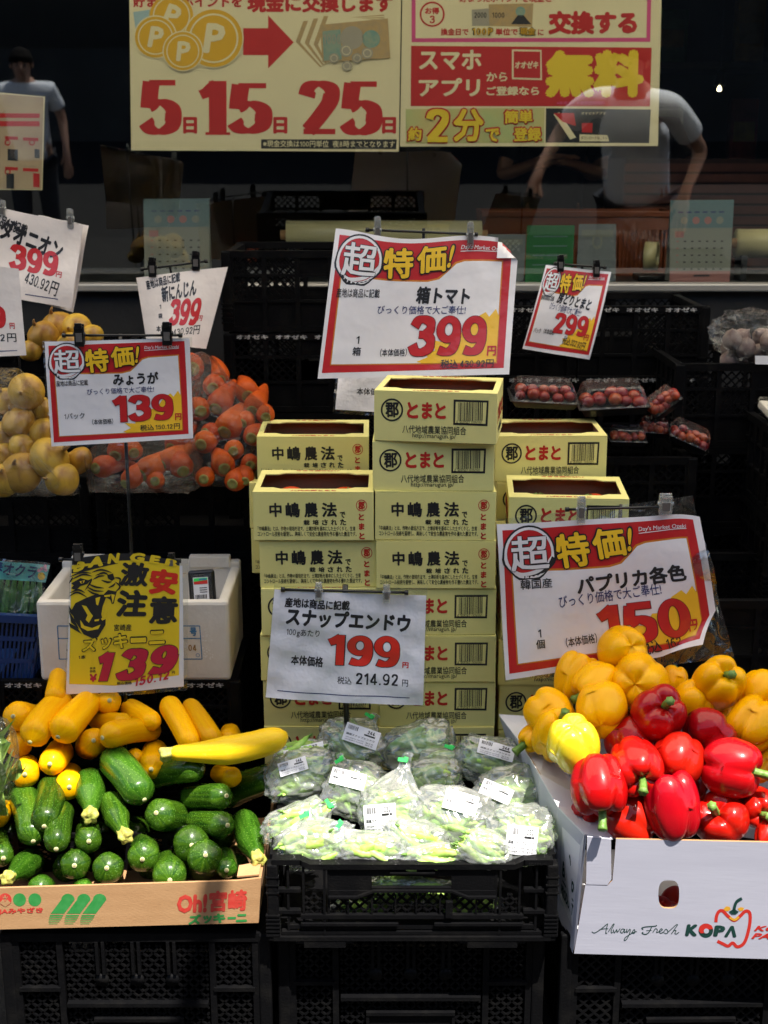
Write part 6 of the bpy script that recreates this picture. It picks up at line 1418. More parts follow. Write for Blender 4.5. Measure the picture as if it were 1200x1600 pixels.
for k in range(9): y = k*.026; mb.add([bas(1, .1, y), bas(1, .1, y + .006), bas(1, .9, y + .006), bas(1, .9, y), bas(.985, .1, y), bas(.985, .1, y + .006), bas(.985, .9, y + .006), bas(.985, .9, y)], [(0, 1, 2, 3), (7, 6, 5, 4), (0, 4, 5, 1), (1, 5, 6, 2), (2, 6, 7, 3), (3, 7, 4, 0)], BLUEP)
mb.build('side_panel', bk)
mb = MB(); slab(mb, [bas(0, .97), bas(1, .97), bas(1, .97, .22), bas(0, .97, .22)], Vector((0, 0, .005)), BLUEP); mb.build('base', bk)
ok = thing('okra_bag', 'bag of okra with a teal label band standing in the blue basket', 'bag', tuple(P(20, 950, 2.80)))
OK = mat('okra skin', (0.03, 0.12, 0.025), (0.06, 0.2, 0.04), 30, rough=.5, bump=.2)
for i in range(9):
    mb = MB(); x = -26 + i*10; a = P(x + 2, 968, 2.80 + .012*(i % 3)); b = P(x + 10, 895, 2.83 + .012*(i % 2)); mb.tube([a, a.lerp(b, .2), a.lerp(b, .6), b], [.004, .0085, .008, .002], OK, 6, smooth=False); mb.build('okra', ok)
mb = MB(); bnd = Sheet([(-70, 870), (77, 884), (70, 911), (-70, 898)], 2.785, 2.78, lambda u, v: .006*math.sin(5*u))
TEAL = mat('teal label', (0.06, 0.36, 0.38), (0.16, 0.5, 0.45), 30, rough=.3, coat=.5); PINKF = mat('pink flower print', (0.75, 0.35, 0.45), rough=.4)
paper_grid(mb, bnd, TEAL, 20, 4); p = Pen(mb, bnd); p.cv = lambda x, y: (x/2.6667, 760 + y/2.6667)
p.text('春オクラ', (-34, 318, 150, 376), INK['navy'], 1, bold=.035, rot=-.06)
for x, y in ((172, 345), (186, 335), (160, 352), (188, 350), (-10, 370)): p.ring((x, y), 8, 0, PINKF, 1, 8)
p.ring((170, 376), 16, 0, 'burst', 2, 16); mb.build('label_band', ok)
mb = MB(); paper_grid(mb, Sheet([(-70, 866), (79, 880), (58, 975), (-70, 972)], 2.783, 2.775, lambda u, v: .004*math.sin(13*u + 3*v)), NET, 18, 14); mb.build('film', ok)

lt = thing('lettuce', 'pale green leaf lettuce in thin film at the left edge of the tray', 'lettuce', tuple(P(-10, 1190, 2.4)))
for i in range(11):
    rr = random.Random(i); c = P(-20 + rr.uniform(-10, 14), 1196 + rr.uniform(-44, 48), 2.36 + .02*(i % 3)); vs = []; n = 13
    ang = rr.uniform(-.5, .7); M = Matrix.Translation(c) @ Matrix.Rotation(ang, 4, 'Y') @ Matrix.Rotation(rr.uniform(-.4, .5), 4, 'Z')
    for a in range(n):
        for b in range(n):
            u = (a/(n-1) - .5)*2; v = b/(n-1); w = .042*(.35 + v*.8); ru = .010*v*math.sin(9*u + 4*v + i)*(.3 + abs(u)) + .006*math.sin(17*u - 8*v); vs.append(M @ Vector((u*w, -.03*(1 - u*u)*v - .012 + ru, (v - .4)*.11 + ru*.7 + .006*math.sin(14*u)*v)))
    mb = MB(); mb.add(vs, [(a*n + b, a*n + b + 1, (a+1)*n + b + 1, (a+1)*n + b) for a in range(n-1) for b in range(n-1)], LETT, True); mb.build('leaf', lt)
film_blob('lettuce_wrap', [(-60, 1130), (0, 1128), (22, 1160), (27, 1200), (18, 1245), (0, 1268), (-60, 1270)], 2.36, .07, 'thin clear film bag round the lettuce', NET, 'plastic bag', None, 9, 4)

# ================================================================== TOMATO PACKS AND BAGS ON THE RIGHT
PTOM = mat('small tomato skin', (0.24, 0.012, 0.006), (0.30, 0.035, 0.009), 30, rough=.3, rand=.3)
def c5(x, y): return (760 + x/2.727, 300 + y/2.727)
def pack(x, y, w, h, d, rz, rx, label):
    px, py = c5(x, y); c = P(px, py, d); sc = mpp(px, py, d)/2.727; W, Hh = w*sc, h*sc*.80; D = W*.62
    M = Matrix.Translation(c) @ Matrix.Rotation(R(rz), 4, 'Y') @ Matrix.Rotation(R(rx), 4, 'X')
    t = thing('tomato_pack', label, 'tomato pack', tuple(c), 'clear packs of small tomatoes on the right crates')
    mb = MB(); a, b = W/2, D/2; z0 = -Hh/2
    vs = [M @ Vector(v) for v in ((-a*.86, -b*.86, z0), (a*.86, -b*.86, z0), (a*.86, b*.86, z0), (-a*.86, b*.86, z0), (-a, -b, z0 + Hh*.3), (a, -b, z0 + Hh*.3), (a, b, z0 + Hh*.3), (-a, b, z0 + Hh*.3), (-a*1.05, -b*1.06, z0 + Hh*.3), (a*1.05, -b*1.06, z0 + Hh*.3), (a*1.05, b*1.06, z0 + Hh*.3), (-a*1.05, b*1.06, z0 + Hh*.3))]
    mb.add(vs, [(0, 3, 2, 1), (0, 1, 5, 4), (1, 2, 6, 5), (2, 3, 7, 6), (3, 0, 4, 7), (4, 5, 9, 8), (5, 6, 10, 9), (6, 7, 11, 10), (7, 4, 8, 11)], BLACKG); mb.build('tray', t)
    mb = MB(); n = 40; rings = []
    for q, z in ((1.02, .31), (1.0, .33), (.97, .36), (.86, .80), (.80, .95), (.72, 1.0)):
        ring = []
        for j in range(n):
            an = 2*math.pi*(j + .5)/n; m_ = max(abs(math.cos(an)), abs(math.sin(an))); rb = 1 + (.014*(1 if j % 2 else -1) if .34 < z < .97 else 0)
            ring.append(M @ Vector((a*q*rb*math.cos(an)/m_, b*q*rb*math.sin(an)/m_, z0 + Hh*z)))
        rings += ring
    mb.add(rings, [(i*n + j, i*n + (j+1) % n, (i+1)*n + (j+1) % n, (i+1)*n + j) for i in range(5) for j in range(n)] + [tuple(range(5*n, 6*n))], CLEAR, False); mb.build('lid', t)
    rr = random.Random(int(x)); k = 0
    for ix in range(5):
        for iy in range(2):
            mb = MB(); r_ = Hh*.25*rr.uniform(.85, 1.15); mb.lathe([(max(.001, r_*math.sin(math.pi*i/10)), r_*.92*math.cos(math.pi*i/10)) for i in range(11)], PTOM, M @ Matrix.Translation(((ix - 2)*a*.36 + rr.uniform(-.06, .06)*a, (iy - .5)*b*.9, z0 + Hh*.42 + rr.uniform(-.1, .12)*Hh)), 14); mb.build('tomato', t)
for q in ((245, 852, 285, 125, 3.16, 3, 8, 'tomato pack at the left of the top row, ribbed clear lid'), (535, 872, 290, 150, 3.12, -3, 8, 'largest tomato pack in the middle of the top row'), (752, 892, 140, 110, 3.12, -38, 20, 'small tomato pack standing tilted on its corner'),
          (602, 1035, 155, 90, 3.10, 2, 10, 'tomato pack low right beside the yellow carton'), (716, 1000, 120, 90, 3.14, 4, 14, 'small tomato pack in the middle of the lower row'), (868, 1035, 180, 105, 3.12, 24, 16, 'tomato pack sliding down at the right end of the lower row')): pack(*q)
GARL = mat('pinkish bulbs', (0.20, 0.13, 0.12), (0.32, 0.25, 0.22), 40, rough=.6, bump=.3)
gb = thing('garlic_bag', 'crinkled clear bag of pinkish garlic bulbs at the upper right edge', 'bag', tuple(P(1180, 560, 3.25)))
for i in range(12):
    rr = random.Random(i); mb = MB(); r_ = .026; px, py = 1140 + (i % 5)*22 + rr.uniform(-6, 6), 540 + (i//5)*14 - rr.uniform(0, 14)
    mb.lathe([(.001, r_*1.25), (r_*.2, r_*1.0), (r_*.7, r_*.6), (r_, -.1*r_), (r_*.8, -.7*r_), (.002, -.9*r_)], GARL, Matrix.Translation(P(px, py, 3.25 + .03*(i % 3))) @ align((rr.uniform(-1, 1), rr.uniform(-1, 1), .8)), 10); mb.build('bulb', gb)
mb = MB(); bm = bmesh.new(); bmesh.ops.create_icosphere(bm, subdivisions=4, radius=1); c = P(1190, 530, 3.26)
for v in bm.verts:
    n = v.co.copy(); e = 1 - .35*abs(noise.noise(n*3)) + .2*abs(noise.noise(n*8)); v.co = c + Vector((n.x*.13*e, n.y*.09*e, n.z*.072*e + .02*abs(n.x)))
bm.verts.index_update(); mb.add([v.co.copy() for v in bm.verts], [tuple(v.index for v in f.verts) for f in bm.faces], NET); bm.free(); mb.build('film', gb)
mb = MB(); paper_grid(mb, Sheet([(1180, 556), (1215, 556), (1215, 570), (1180, 569)], 3.17), STICK, 3, 2); mb.build('sticker', gb)
wp = thing('foam_tray', 'white foam food tray at the right edge below the garlic', 'tray', tuple(P(1200, 645, 3.15)))
mb = MB(); M = Matrix.Translation(Vector((P(1222, 645, 3.05).x, 3.05, 1.175))) @ Matrix.Rotation(R(6), 4, 'X') @ Matrix.Rotation(R(3), 4, 'Y'); mb.box((-.045, -.05, -.008), (.06, .05, .012), FOAM, M, bev=.006); mb.build('tray', wp)
mb = MB(); mb.box((-.047, -.052, -.010), (.062, .052, .022), CLEAR, M, bev=.008); mb.build('wrap', wp)

# ================================================================== BEHIND THE WINDOW
CREAM = mat('poster paper', (0.78, 0.68, 0.43), rough=.6); PGOLD = mat('poster gold', (0.72, 0.40, 0.02), rough=.6); PRED = mat('poster red', (0.50, 0.018, 0.018), rough=.6); PYEL = mat('poster yellow', (0.80, 0.56, 0.03), rough=.6)
PBLK = mat('poster black', (0.02, 0.02, 0.022), rough=.6); PPINK = mat('poster pink', (0.66, 0.08, 0.24), rough=.6); PTAN = mat('banknote tan', (0.50, 0.33, 0.14), (0.42, 0.30, 0.16), 60, rough=.7); PTEAL = mat('banknote teal', (0.18, 0.32, 0.28), (0.3, 0.36, 0.26), 60, rough=.7); PGREY = mat('coin grey', (0.36, 0.32, 0.25), rough=.6); PBLUE = mat('poster pale blue', (0.36, 0.50, 0.52), rough=.6); PGREEN = mat('poster pale green', (0.45, 0.52, 0.22), (0.6, 0.5, 0.2), 9, rough=.6)
YP_ = 4.10
def poster(corners, label, maxl=.05, y=YP_):
    sf = Sheet(corners, y, y, maxl=9.0); t = thing('poster', label, 'poster', tuple(sf.S(.5, 1, 0))); mb = MB(); paper_grid(mb, sf, CREAM, 2, 2, back=CREAM); return sf, t, mb
sf, t, mb = poster([(201, -90), (628, -90), (623, 237), (205, 235)], 'cream poster with gold coins, a red arrow and the days 5 15 25')
p = Pen(mb, sf)
p.text('貯まったポイントを', (208, -10, 378, 9), PRED, 1, bold=.05); p.text('現金に交換します', (386, -12, 614, 17), PRED, 1, bold=.075)
p.text('貯まったら', (240, -70, 560, -30), PRED, 1, bold=.05)
for k in range(5): p.poly([(206 + k*82, -24), (240 + k*82, -24), (240 + k*82, -19), (206 + k*82, -19)], PGOLD, 1)
def coin(x, y, r, k, rot=0.1):
    p.ring((x, y), r + 2, 0, CREAM, k); p.ring((x, y), r, 0, PGOLD, k + 1); p.ring((x, y), r*.86, r*.80, CREAM, k + 2); p.text('P', (x - r*.36, y - r*.52, x + r*.40, y + r*.52), CREAM, k + 2, bold=.05, rot=-rot, shear=.1)
p.poly([(208, 16), (250, 10), (270, 44), (212, 44)], PBLUE, 1)
coin(268, 22, 34, 1, .3); coin(243, 55, 32, 4); coin(334, 57, 45, 7, .05); coin(286, 77, 30, 10, .0)
p.poly([(380, 41), (419, 41), (419, 21), (459, 63), (419, 104), (419, 83), (380, 83)], PRED, 1)
for k in range(6):
    a = R(-52 + k*9); c_, s_ = math.cos(a), math.sin(a); ox, oy = 498, 92
    q = [(0, 0), (112, 0), (112, -50), (0, -50)]; q = [(ox - 6 + x*c_*1.0 - y*s_*.35 - (46 - 7*k), oy - 28 + x*s_*.10 + y*c_*.6 - 0 + (k - 2)*3) for x, y in q]
    p.poly([(462 + k*7, 62 + k*1.0), (474 + k*8, 30 - k*2), (600, 20 + k*2), (604, 52 + k*5), (500 + k*2, 102 - k*1.4)], PTAN if k % 2 == 0 else CREAM, 1 + k)
p.poly([(500, 36), (606, 26), (610, 88), (504, 94)], PTAN, 8); p.poly([(504, 46), (532, 43), (534, 90), (506, 92)], PTEAL, 9); p.text('1000', (505, 50, 533, 66), PGREY, 10, bold=.05)
p.ring((580, 58), 14, 0, PTEAL, 9); p.ring((550, 56), 18, 0, PGREY, 9)
for x, y, r in ((522, 88, 8), (541, 76, 10), (542, 100, 8), (558, 88, 8), (574, 80, 9)): p.ring((x, y), r, 0, PGREY, 11); p.ring((x, y), r*.7, r*.6, CREAM, 12)
for s_, b in (('5', (217, 122, 284, 210)), ('15', (310, 122, 426, 210)), ('25', (466, 123, 598, 211))): p.geo(digits(s_, .30, .095, serif=True, gap=.09), b, PRED, 1)
for x in (286, 427, 597): p.text('日', (x, 181, x + 22, 208), PRED, 1, bold=.07)
p.poly([(408, 217), (620, 217), (619, 233), (408, 232)], PBLK, 1); p.text('※現金交換は100円単位  夜8時までとなります', (411, 219, 617, 230), CREAM, 2, bold=.02, res=1)
mb.build('sheet', t)
sf, t, mb = poster([(630, -90), (1036, -90), (1028, 228), (625, 229)], 'cream and red poster behind the glass reading スマホアプリ 無料 in large type')
p = Pen(mb, sf, 620, 0, 2.857)
p.poly([(66, -250), (1140, -250), (1132, 178), (66, 180)], PPINK, 1); p.poly([(84, -240), (1122, -240), (1114, 160), (84, 162)], CREAM, 2)
p.ring((158, 56), 56, 48, PRED, 3); p.text('お得', (126, 26, 190, 56), PRED, 3, bold=.06); p.text('3', (146, 62, 170, 96), PRED, 3, bold=.04)
p.poly([(410, 12), (610, 8), (604, 112), (412, 108)], PTAN, 3); p.poly([(334, 36), (410, 30), (414, 108), (336, 108)], PGREY, 3); p.poly([(510, 100), (540, 60), (566, 60), (600, 100)], PBLK, 4); p.ring((552, 44), 22, 0, PTEAL, 4)
for k in range(2): p.text(('2000', '1000')[k], (346 + 80*k, 48, 400 + 80*k, 72), PBLK, 4, bold=.04)
p.text('換金日で', (196, 118, 320, 150), PRED, 3, bold=.05); p.text('100P', (334, 114, 432, 152), PBLK, 5, bold=.1); p.text('100P', (338, 118, 428, 148), PGOLD, 14, bold=.03); p.text('単位で', (440, 118, 540, 150), PRED, 3, bold=.05); p.text('現金', (546, 112, 622, 152), PBLK, 5, bold=.1); p.text('現金', (550, 116, 618, 148), PGOLD, 14, bold=.03); p.text('に', (630, 122, 656, 150), PRED, 3, bold=.04)
p.text('交換する', (676, 40, 1074, 146), PRED, 3, bold=.085); p.text('貯まったポイントを現金と', (280, -30, 690, 4), PRED, 3, bold=.05)
p.poly([(64, 196), (1138, 204), (1130, 470), (62, 468)], PRED, 1)
p.text('スマホ', (100, 214, 378, 304), CREAM, 2, bold=.05); p.text('アプリ', (98, 340, 372, 424), CREAM, 2, bold=.05); p.text('から', (400, 314, 494, 356), CREAM, 2, bold=.04); p.text('ご登録なら', (400, 378, 636, 420), CREAM, 2, bold=.05)
p.poly([(514, 212), (646, 214), (648, 350), (514, 346)], CREAM, 2); p.poly([(522, 220), (640, 222), (641, 342), (522, 338)], PRED, 3); p.text('オオゼキ', (526, 264, 632, 298), CREAM, 4, bold=.06, shear=.15)
p.text('無料', (662, 214, 1104, 430), PYEL, 2, bold=.095, space=1.06); p.text('※新規カード会員登録無料', (714, 446, 930, 462), PPINK, 2, bold=.02, res=1)
p.poly([(40, 482), (660, 476), (656, 636), (40, 640)], PGREEN, 1); p.poly([(666, 478), (1134, 484), (1126, 638), (664, 636)], PBLK, 1)
for s_, b, bd in (('約', (50, 566, 110, 628), .05), ('2', (130, 482, 232, 634), .05), ('分', (252, 480, 388, 632), .05), ('で', (396, 570, 458, 632), .05), ('簡単', (480, 488, 606, 548), .05), ('登録', (522, 566, 644, 630), .05)):
    x0, y0, x1, y1 = b; p.text(s_, (x0 - 7, y0 - 7, x1 + 7, y1 + 7), PRED, 2, bold=bd + .06); p.text(s_, b, PYEL, 12, bold=bd)
p.poly([(700, 506), (726, 496), (800, 612), (774, 622)], CREAM, 2); p.poly([(700, 500), (790, 500), (800, 560), (740, 540)], PRED, 3); p.poly([(826, 546), (874, 546), (872, 590), (826, 588)], PRED, 2)
p.text('オオゼキアプリ', (824, 494, 930, 508), CREAM, 2, bold=.02, res=1); p.poly([(816, 598), (940, 602), (948, 630), (816, 630)], CREAM, 2); p.text('ダウンロードはこちら', (822, 606, 940, 622), PBLK, 3, bold=.02, res=1)
mb.build('sheet', t)
sf, t, mb = poster([(-70, 138), (70, 151), (66, 297), (-70, 296)], 'small tan flyer behind the glass at the left picture edge')
FT_ = mat('flyer tan', (0.42, 0.30, 0.20), (0.50, 0.38, 0.24), 12, rough=.7); p = Pen(mb, sf)
p.poly([(-68, 142), (68, 152), (65, 296), (-68, 295)], FT_, 1)
for x, y, w, h, m in ((-60, 176, 122, 7, PRED), (-60, 188, 122, 8, PRED), (8, 212, 20, 5, PRED), (36, 214, 24, 5, PRED), (8, 260, 20, 5, PRED), (36, 262, 24, 5, PRED), (12, 232, 16, 18, PBLK), (10, 270, 12, 24, PBLK), (52, 270, 10, 22, PRED), (54, 232, 8, 14, PBLK), (-50, 214, 40, 60, PRED)): p.poly([(x, y), (x + w, y + 1), (x + w, y + h + 1), (x, y + h)], m, 2)
p.ring((12, 222), 5, 3, PRED, 2, 10); p.ring((50, 222), 5, 3, PRED, 2, 10); p.ring((12, 268), 5, 3, PRED, 2, 10)
mb.build('sheet', t)

COUNTER = mat('dark counter', (0.035, 0.035, 0.038), rough=.4)
wc = thing('window_counter', 'dark counter running along the inside of the shop window', 'counter', (0, 4.4, 0)); mb = MB(); mb.box((-2.6, 4.14, 1.33), (2.6, 4.7, 1.365), COUNTER, bev=.004); mb.build('counter_top', wc)
mb = MB(); mb.box((-2.58, 4.16, .50), (2.58, 4.66, 1.33), COUNTER); mb.build('cabinet', wc)
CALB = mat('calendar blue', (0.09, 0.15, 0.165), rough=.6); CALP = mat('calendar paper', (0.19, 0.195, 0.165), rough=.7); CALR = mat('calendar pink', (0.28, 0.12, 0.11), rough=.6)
def calendar(c, label, footer):
    sf = Sheet(c, 4.19, 4.16, maxl=9); t = thing('desk_calendar', label, 'calendar', tuple(sf.S(.5, 1, 0))); mb = MB(); paper_grid(mb, sf, CALP, 2, 2, back=CALP, thick=.004)
    p = Pen(mb, Face([(0, 0), (100, 0), (100, 130), (0, 130)], sf.c)); p.poly([(0, 0), (100, 0), (100, 44), (0, 44)], CALB, 1)
    for k in range(4): p.ring((22 + 19*k, 32), 6, 0, (CALP, CALR, CALR, CALP)[k], 2, 10)
    for i in range(6): p.poly([(12 + 13*i, 18), (20 + 13*i, 18), (20 + 13*i, 20), (12 + 13*i, 20)], INK['navy'], 2)
    p.poly([(8, 49), (22, 49), (22, 59), (8, 59)], CALR, 1)
    for r_ in range(5):
        for q in range(7): p.poly([(10 + q*12, 64 + r_*11), (14 + q*12, 64 + r_*11), (14 + q*12, 66 + r_*11), (10 + q*12, 66 + r_*11)], CALR if q == 0 else PBLK, 1)
    if footer: p.poly([(0, 112), (100, 112), (100, 130), (0, 130)], CALR, 1)
    p.poly([(40, 118), (66, 118), (66, 121), (40, 121)], PBLK, 2)
    mb.build('page', t)
    mb = MB(); a, b, c_, d = sf.c; bk_ = Vector((0, .07, 0)); mb.add([a, b, c_ + bk_, d + bk_, a + Vector((0, .004, 0)), b + Vector((0, .004, 0)), c_ + bk_ + Vector((0, .004, 0)), d + bk_ + Vector((0, .004, 0))], [(0, 1, 2, 3), (7, 6, 5, 4), (0, 4, 5, 1), (1, 5, 6, 2), (2, 6, 7, 3), (3, 7, 4, 0)], CALP); mb.build('back_leaf', t)
calendar([(224, 311), (327, 310), (327, 440), (226, 440)], 'pale blue desk calendar standing above the carrot price card', False)
calendar([(1048, 313), (1147, 312), (1140, 441), (1046, 441)], 'pale blue desk calendar with a pink foot at the right window', True)
ROLL = mat('cream plastic roll', (0.62, 0.55, 0.30), (0.56, 0.48, 0.24), 3, rough=.35, coat=.3, stretch=(.2, 8, 8))
for (xa, xb, y, lab) in ((448, 752, 367, 'long cream roll of plastic bags lying behind the tomato price card'), (1150, 1330, 380, 'cream roll lying at the right behind the pink footed calendar')):
    a, b = P(xa, y, 4.34), P(xb, y, 4.34); rr_ = 22*mpp(600, y, 4.34); t = thing('plastic_roll', lab, 'roll', tuple((a + b)/2)); mb = MB(); mb.tube([a, b], rr_, ROLL, 28); mb.build('film_roll', t)
    mb = MB(); mb.tube([a - Vector((.02, 0, 0)), b + Vector((.02, 0, 0))], rr_*.35, CARD, 12); mb.build('core', t)
    mb = MB(); mb.box((a.x + .01, 4.30, 1.3655), (a.x + .03, 4.38, a.z - rr_*.8), COUNTER); mb.box((b.x - .03, 4.30, 1.3655), (b.x - .01, 4.38, a.z - rr_*.8), COUNTER); mb.build('stand', t)
GCARD = mat('green card', (0.012, 0.12, 0.03), rough=.5); GREYC = mat('grey card', (0.14, 0.155, 0.16), rough=.5)
def stand_card(c, m, nm, lab, cat):
    sf = Sheet(c, 4.24, 4.22, maxl=9); t = thing(nm, lab, cat, tuple(sf.S(.5, 1, 0))); mb = MB(); paper_grid(mb, sf, m, 1, 1, back=m, thick=.006); p = Pen(mb, Face([(0, 0), (100, 0), (100, 100), (0, 100)], sf.c))
    if m is GCARD:
        for k in range(4): p.poly([(14, 18 + 16*k), (86, 18 + 16*k), (86, 20 + 16*k), (14, 20 + 16*k)], CALB, 1)
    else: p.poly([(8, 10), (92, 10), (92, 22), (8, 22)], CALP, 1); p.ring((50, 30), 14, 9, CALP, 2, 16)
    mb.build('board', t)
stand_card([(824, 352), (898, 352), (894, 444), (820, 444)], GCARD, 'notice_card', 'green notice card standing above the small tilted price card', 'card'); stand_card([(905, 350), (963, 350), (962, 440), (900, 440)], GREYC, 'notice_card', 'grey notice card leaning right of the green one', 'card'); stand_card([(762, 366), (822, 366), (818, 440), (758, 440)], GREYC, 'notice_card', 'dull grey card half hidden by the tomato price card', 'card')
tpz = thing('tape_dispenser', 'roll of yellowish tape standing by the grey card', 'tape', tuple(P(1018, 420, 4.3))); mb = MB(); M = Matrix.Translation(P(1018, 400, 4.3)) @ align((1, -.35, 0)); mb.lathe([(.03, -.02), (.045, -.02), (.045, .02), (.03, .02), (.03, -.02)], ROLL, M, 24); mb.build('tape_roll', tpz)
mb = MB(); c = P(1018, 430, 4.3); mb.box((c.x - .05, 4.26, 1.3655), (c.x + .05, 4.36, 1.385), BLACKG, bev=.004); mb.build('dispenser_base', tpz)
ORB = mat('orange basket plastic', (0.22, 0.055, 0.018), rough=.45)
ob_ = thing('shopping_basket', 'orange shopping basket on the counter behind the green card', 'basket', tuple(P(900, 420, 4.5)))
a = P(752, 330, 4.44); b = P(1052, 405, 4.44); mb = MB(); mb.box((a.x, 4.44, a.z - .02), (b.x, 4.46, a.z), ORB, bev=.004); mb.box((a.x + .01, 4.445, a.z - .06), (b.x - .01, 4.455, a.z - .02), ORB)
n = 46
for k in range(n): x = a.x + .012 + (b.x - a.x - .024)*k/(n - 1); mb.box((x - .003, 4.447, b.z - .04), (x + .003, 4.453, a.z - .06), ORB)
mb.box((a.x + .01, 4.445, b.z - .055), (b.x - .01, 4.455, b.z - .03), ORB); mb.build('front_side', ob_)
mb = MB()
for x in (a.x, b.x - .01): mb.box((x, 4.46, b.z - .05), (x + .008, 4.67, a.z), ORB)
mb.box((a.x + .01, 4.66, b.z - .05), (b.x - .01, 4.668, a.z), ORB); mb.box((a.x + .01, 4.46, b.z - .055), (b.x - .01, 4.66, b.z - .05), ORB); mb.build('basket_body', ob_)
# shelves and slats deep in the shop
SLAT = mat('red brown slats', (0.16, 0.045, 0.03), (0.12, 0.035, 0.025), 8, rough=.6)
sl_ = thing('slatted_counter', 'reddish brown slatted counter deep in the shop at the right', 'counter', (2.0, 6.0, 0)); mb = MB()
for k in range(14): z = 1.10 + .045*k; mb.box((1.05, 5.98, z), (3.0, 6.0, z + .034), SLAT)
mb.box((1.06, 6.0, .50), (2.99, 6.5, 1.74), mat('counter body', (0.05, 0.02, 0.016), rough=.7)); mb.build('slats', sl_)
SHM = mat('shelf metal', (0.12, 0.11, 0.10), rough=.5)
shf = thing('store_shelf', 'dim grocery shelf at the back of the shop', 'shelf', (2.1, 7.6, 0)); mb = MB()
for z in (1.2, 1.7, 2.2, 2.7): mb.box((.9, 7.4, z), (3.6, 7.9, z + .03), SHM)
for x in (.9, 3.57): mb.box((x, 7.4, .50), (x + .03, 7.9, 2.9), SHM)
mb.build('rack', shf)
cols = [(.5, .32, .04), (.45, .08, .05), (.1, .25, .1), (.5, .45, .3), (.55, .4, .05)]; PK = [mat('package print', c, (c[0]*.6, c[1]*.6, c[2]*.6), 14, rough=.5) for c in cols]
cn = ['yellow', 'red', 'green', 'cream', 'golden']
for i in range(12):
    r_, q = divmod(i, 6); x = 1.1 + .42*q; z = (1.7, 2.2)[r_] + .03; k = (i*3 + r_) % 5; mb = MB(); w = .12 + .03*((i*5) % 3); hh = .22 + .05*((i*7) % 3)
    t = thing('food_package', f"{cn[k]} food package, {['first', 'second', 'third', 'fourth', 'fifth', 'sixth'][q]} from the left on the {['lower', 'upper'][r_]} dim shelf in the shop", 'package', (x, 7.5, z), 'packages on the dim grocery shelf')
    mb.box((x - w/2, 7.44, z + .0005), (x + w/2, 7.52, z + hh), PK[k], bev=.012); mb.build('pack', t)
    mb = MB(); mb.box((x - w*.38, 7.436, z + hh*.3), (x + w*.38, 7.441, z + hh*.62), PK[(k + 3) % 5], bev=.002); mb.build('label_panel', t)
LAMP = bpy.data.materials.new('lamp glow'); LAMP.use_nodes = True; e_ = LAMP.node_tree.nodes['Principled BSDF']; e_.inputs['Emission Color'].default_value = (1, .85, .5, 1); e_.inputs['Emission Strength'].default_value = 5
for x, y, d, lab in ((1124, 138, 6.6, 'small warm spotlight glowing deep in the shop at the upper right'),):
    c = P(x, y, d); t = thing('spot_lamp', lab, 'lamp', tuple(c)); mb = MB(); mb.lathe([(.003, .012), (.009, .0), (.010, -.010), (.002, -.013)], LAMP, Matrix.Translation(c), 14); mb.build('bulb', t)
    mb = MB(); mb.lathe([(.006, .09), (.022, .07), (.03, .012), (.026, .012)], BLACKG, Matrix.Translation(c), 14); mb.tube([c + Vector((0, 0, .09)), Vector((c.x, c.y, 3.1))], .003, BLACKG, 6); mb.build('lamp_shade', t)

# ================================================================== PEOPLE (mirrored in the glass, and inside the shop)
SKIN = mat('skin', (0.46, 0.26, 0.18), (0.42, 0.22, 0.15), 20, rough=.5, sss=.1); HAIR = mat('black hair', (0.010, 0.008, 0.007), rough=.9, spec=.1)
WSH = mat('white shirt cloth', (0.78, 0.79, 0.82), rough=.8, bump=.4, bscale=18); DKC = mat('dark cloth', (0.018, 0.018, 0.022), rough=.85, bump=.3, bscale=30); GRYC = mat('grey brown cloth', (0.07, 0.06, 0.055), rough=.85, bump=.3, bscale=30); JEAN = mat('dark trousers', (0.02, 0.022, 0.03), rough=.9)
def skin_mesh(name, nodes, edges, m, parent, root=0, lv=2):
    me = bpy.data.meshes.new(name); me.from_pydata([n[0] for n in nodes], edges, []); o = bpy.data.objects.new(name, me); COL.objects.link(o)
    sm = o.modifiers.new('s', 'SKIN'); 
    for i, n in enumerate(nodes):
        v = me.skin_vertices[0].data[i]; v.radius = n[1] if hasattr(n[1], '__len__') else (n[1], n[1]); v.use_root = (i == root)
    su = o.modifiers.new('u', 'SUBSURF'); su.levels = su.render_levels = lv
    dg = bpy.context.evaluated_depsgraph_get(); dg.update(); out = bpy.data.meshes.new_from_object(o.evaluated_get(dg)); bpy.data.objects.remove(o)
    out.materials.clear(); out.materials.append(m)
    for q in out.polygons: q.use_smooth = True; q.material_index = 0
    r = bpy.data.objects.new(name, out); COL.objects.link(r); r.parent = parent; return r
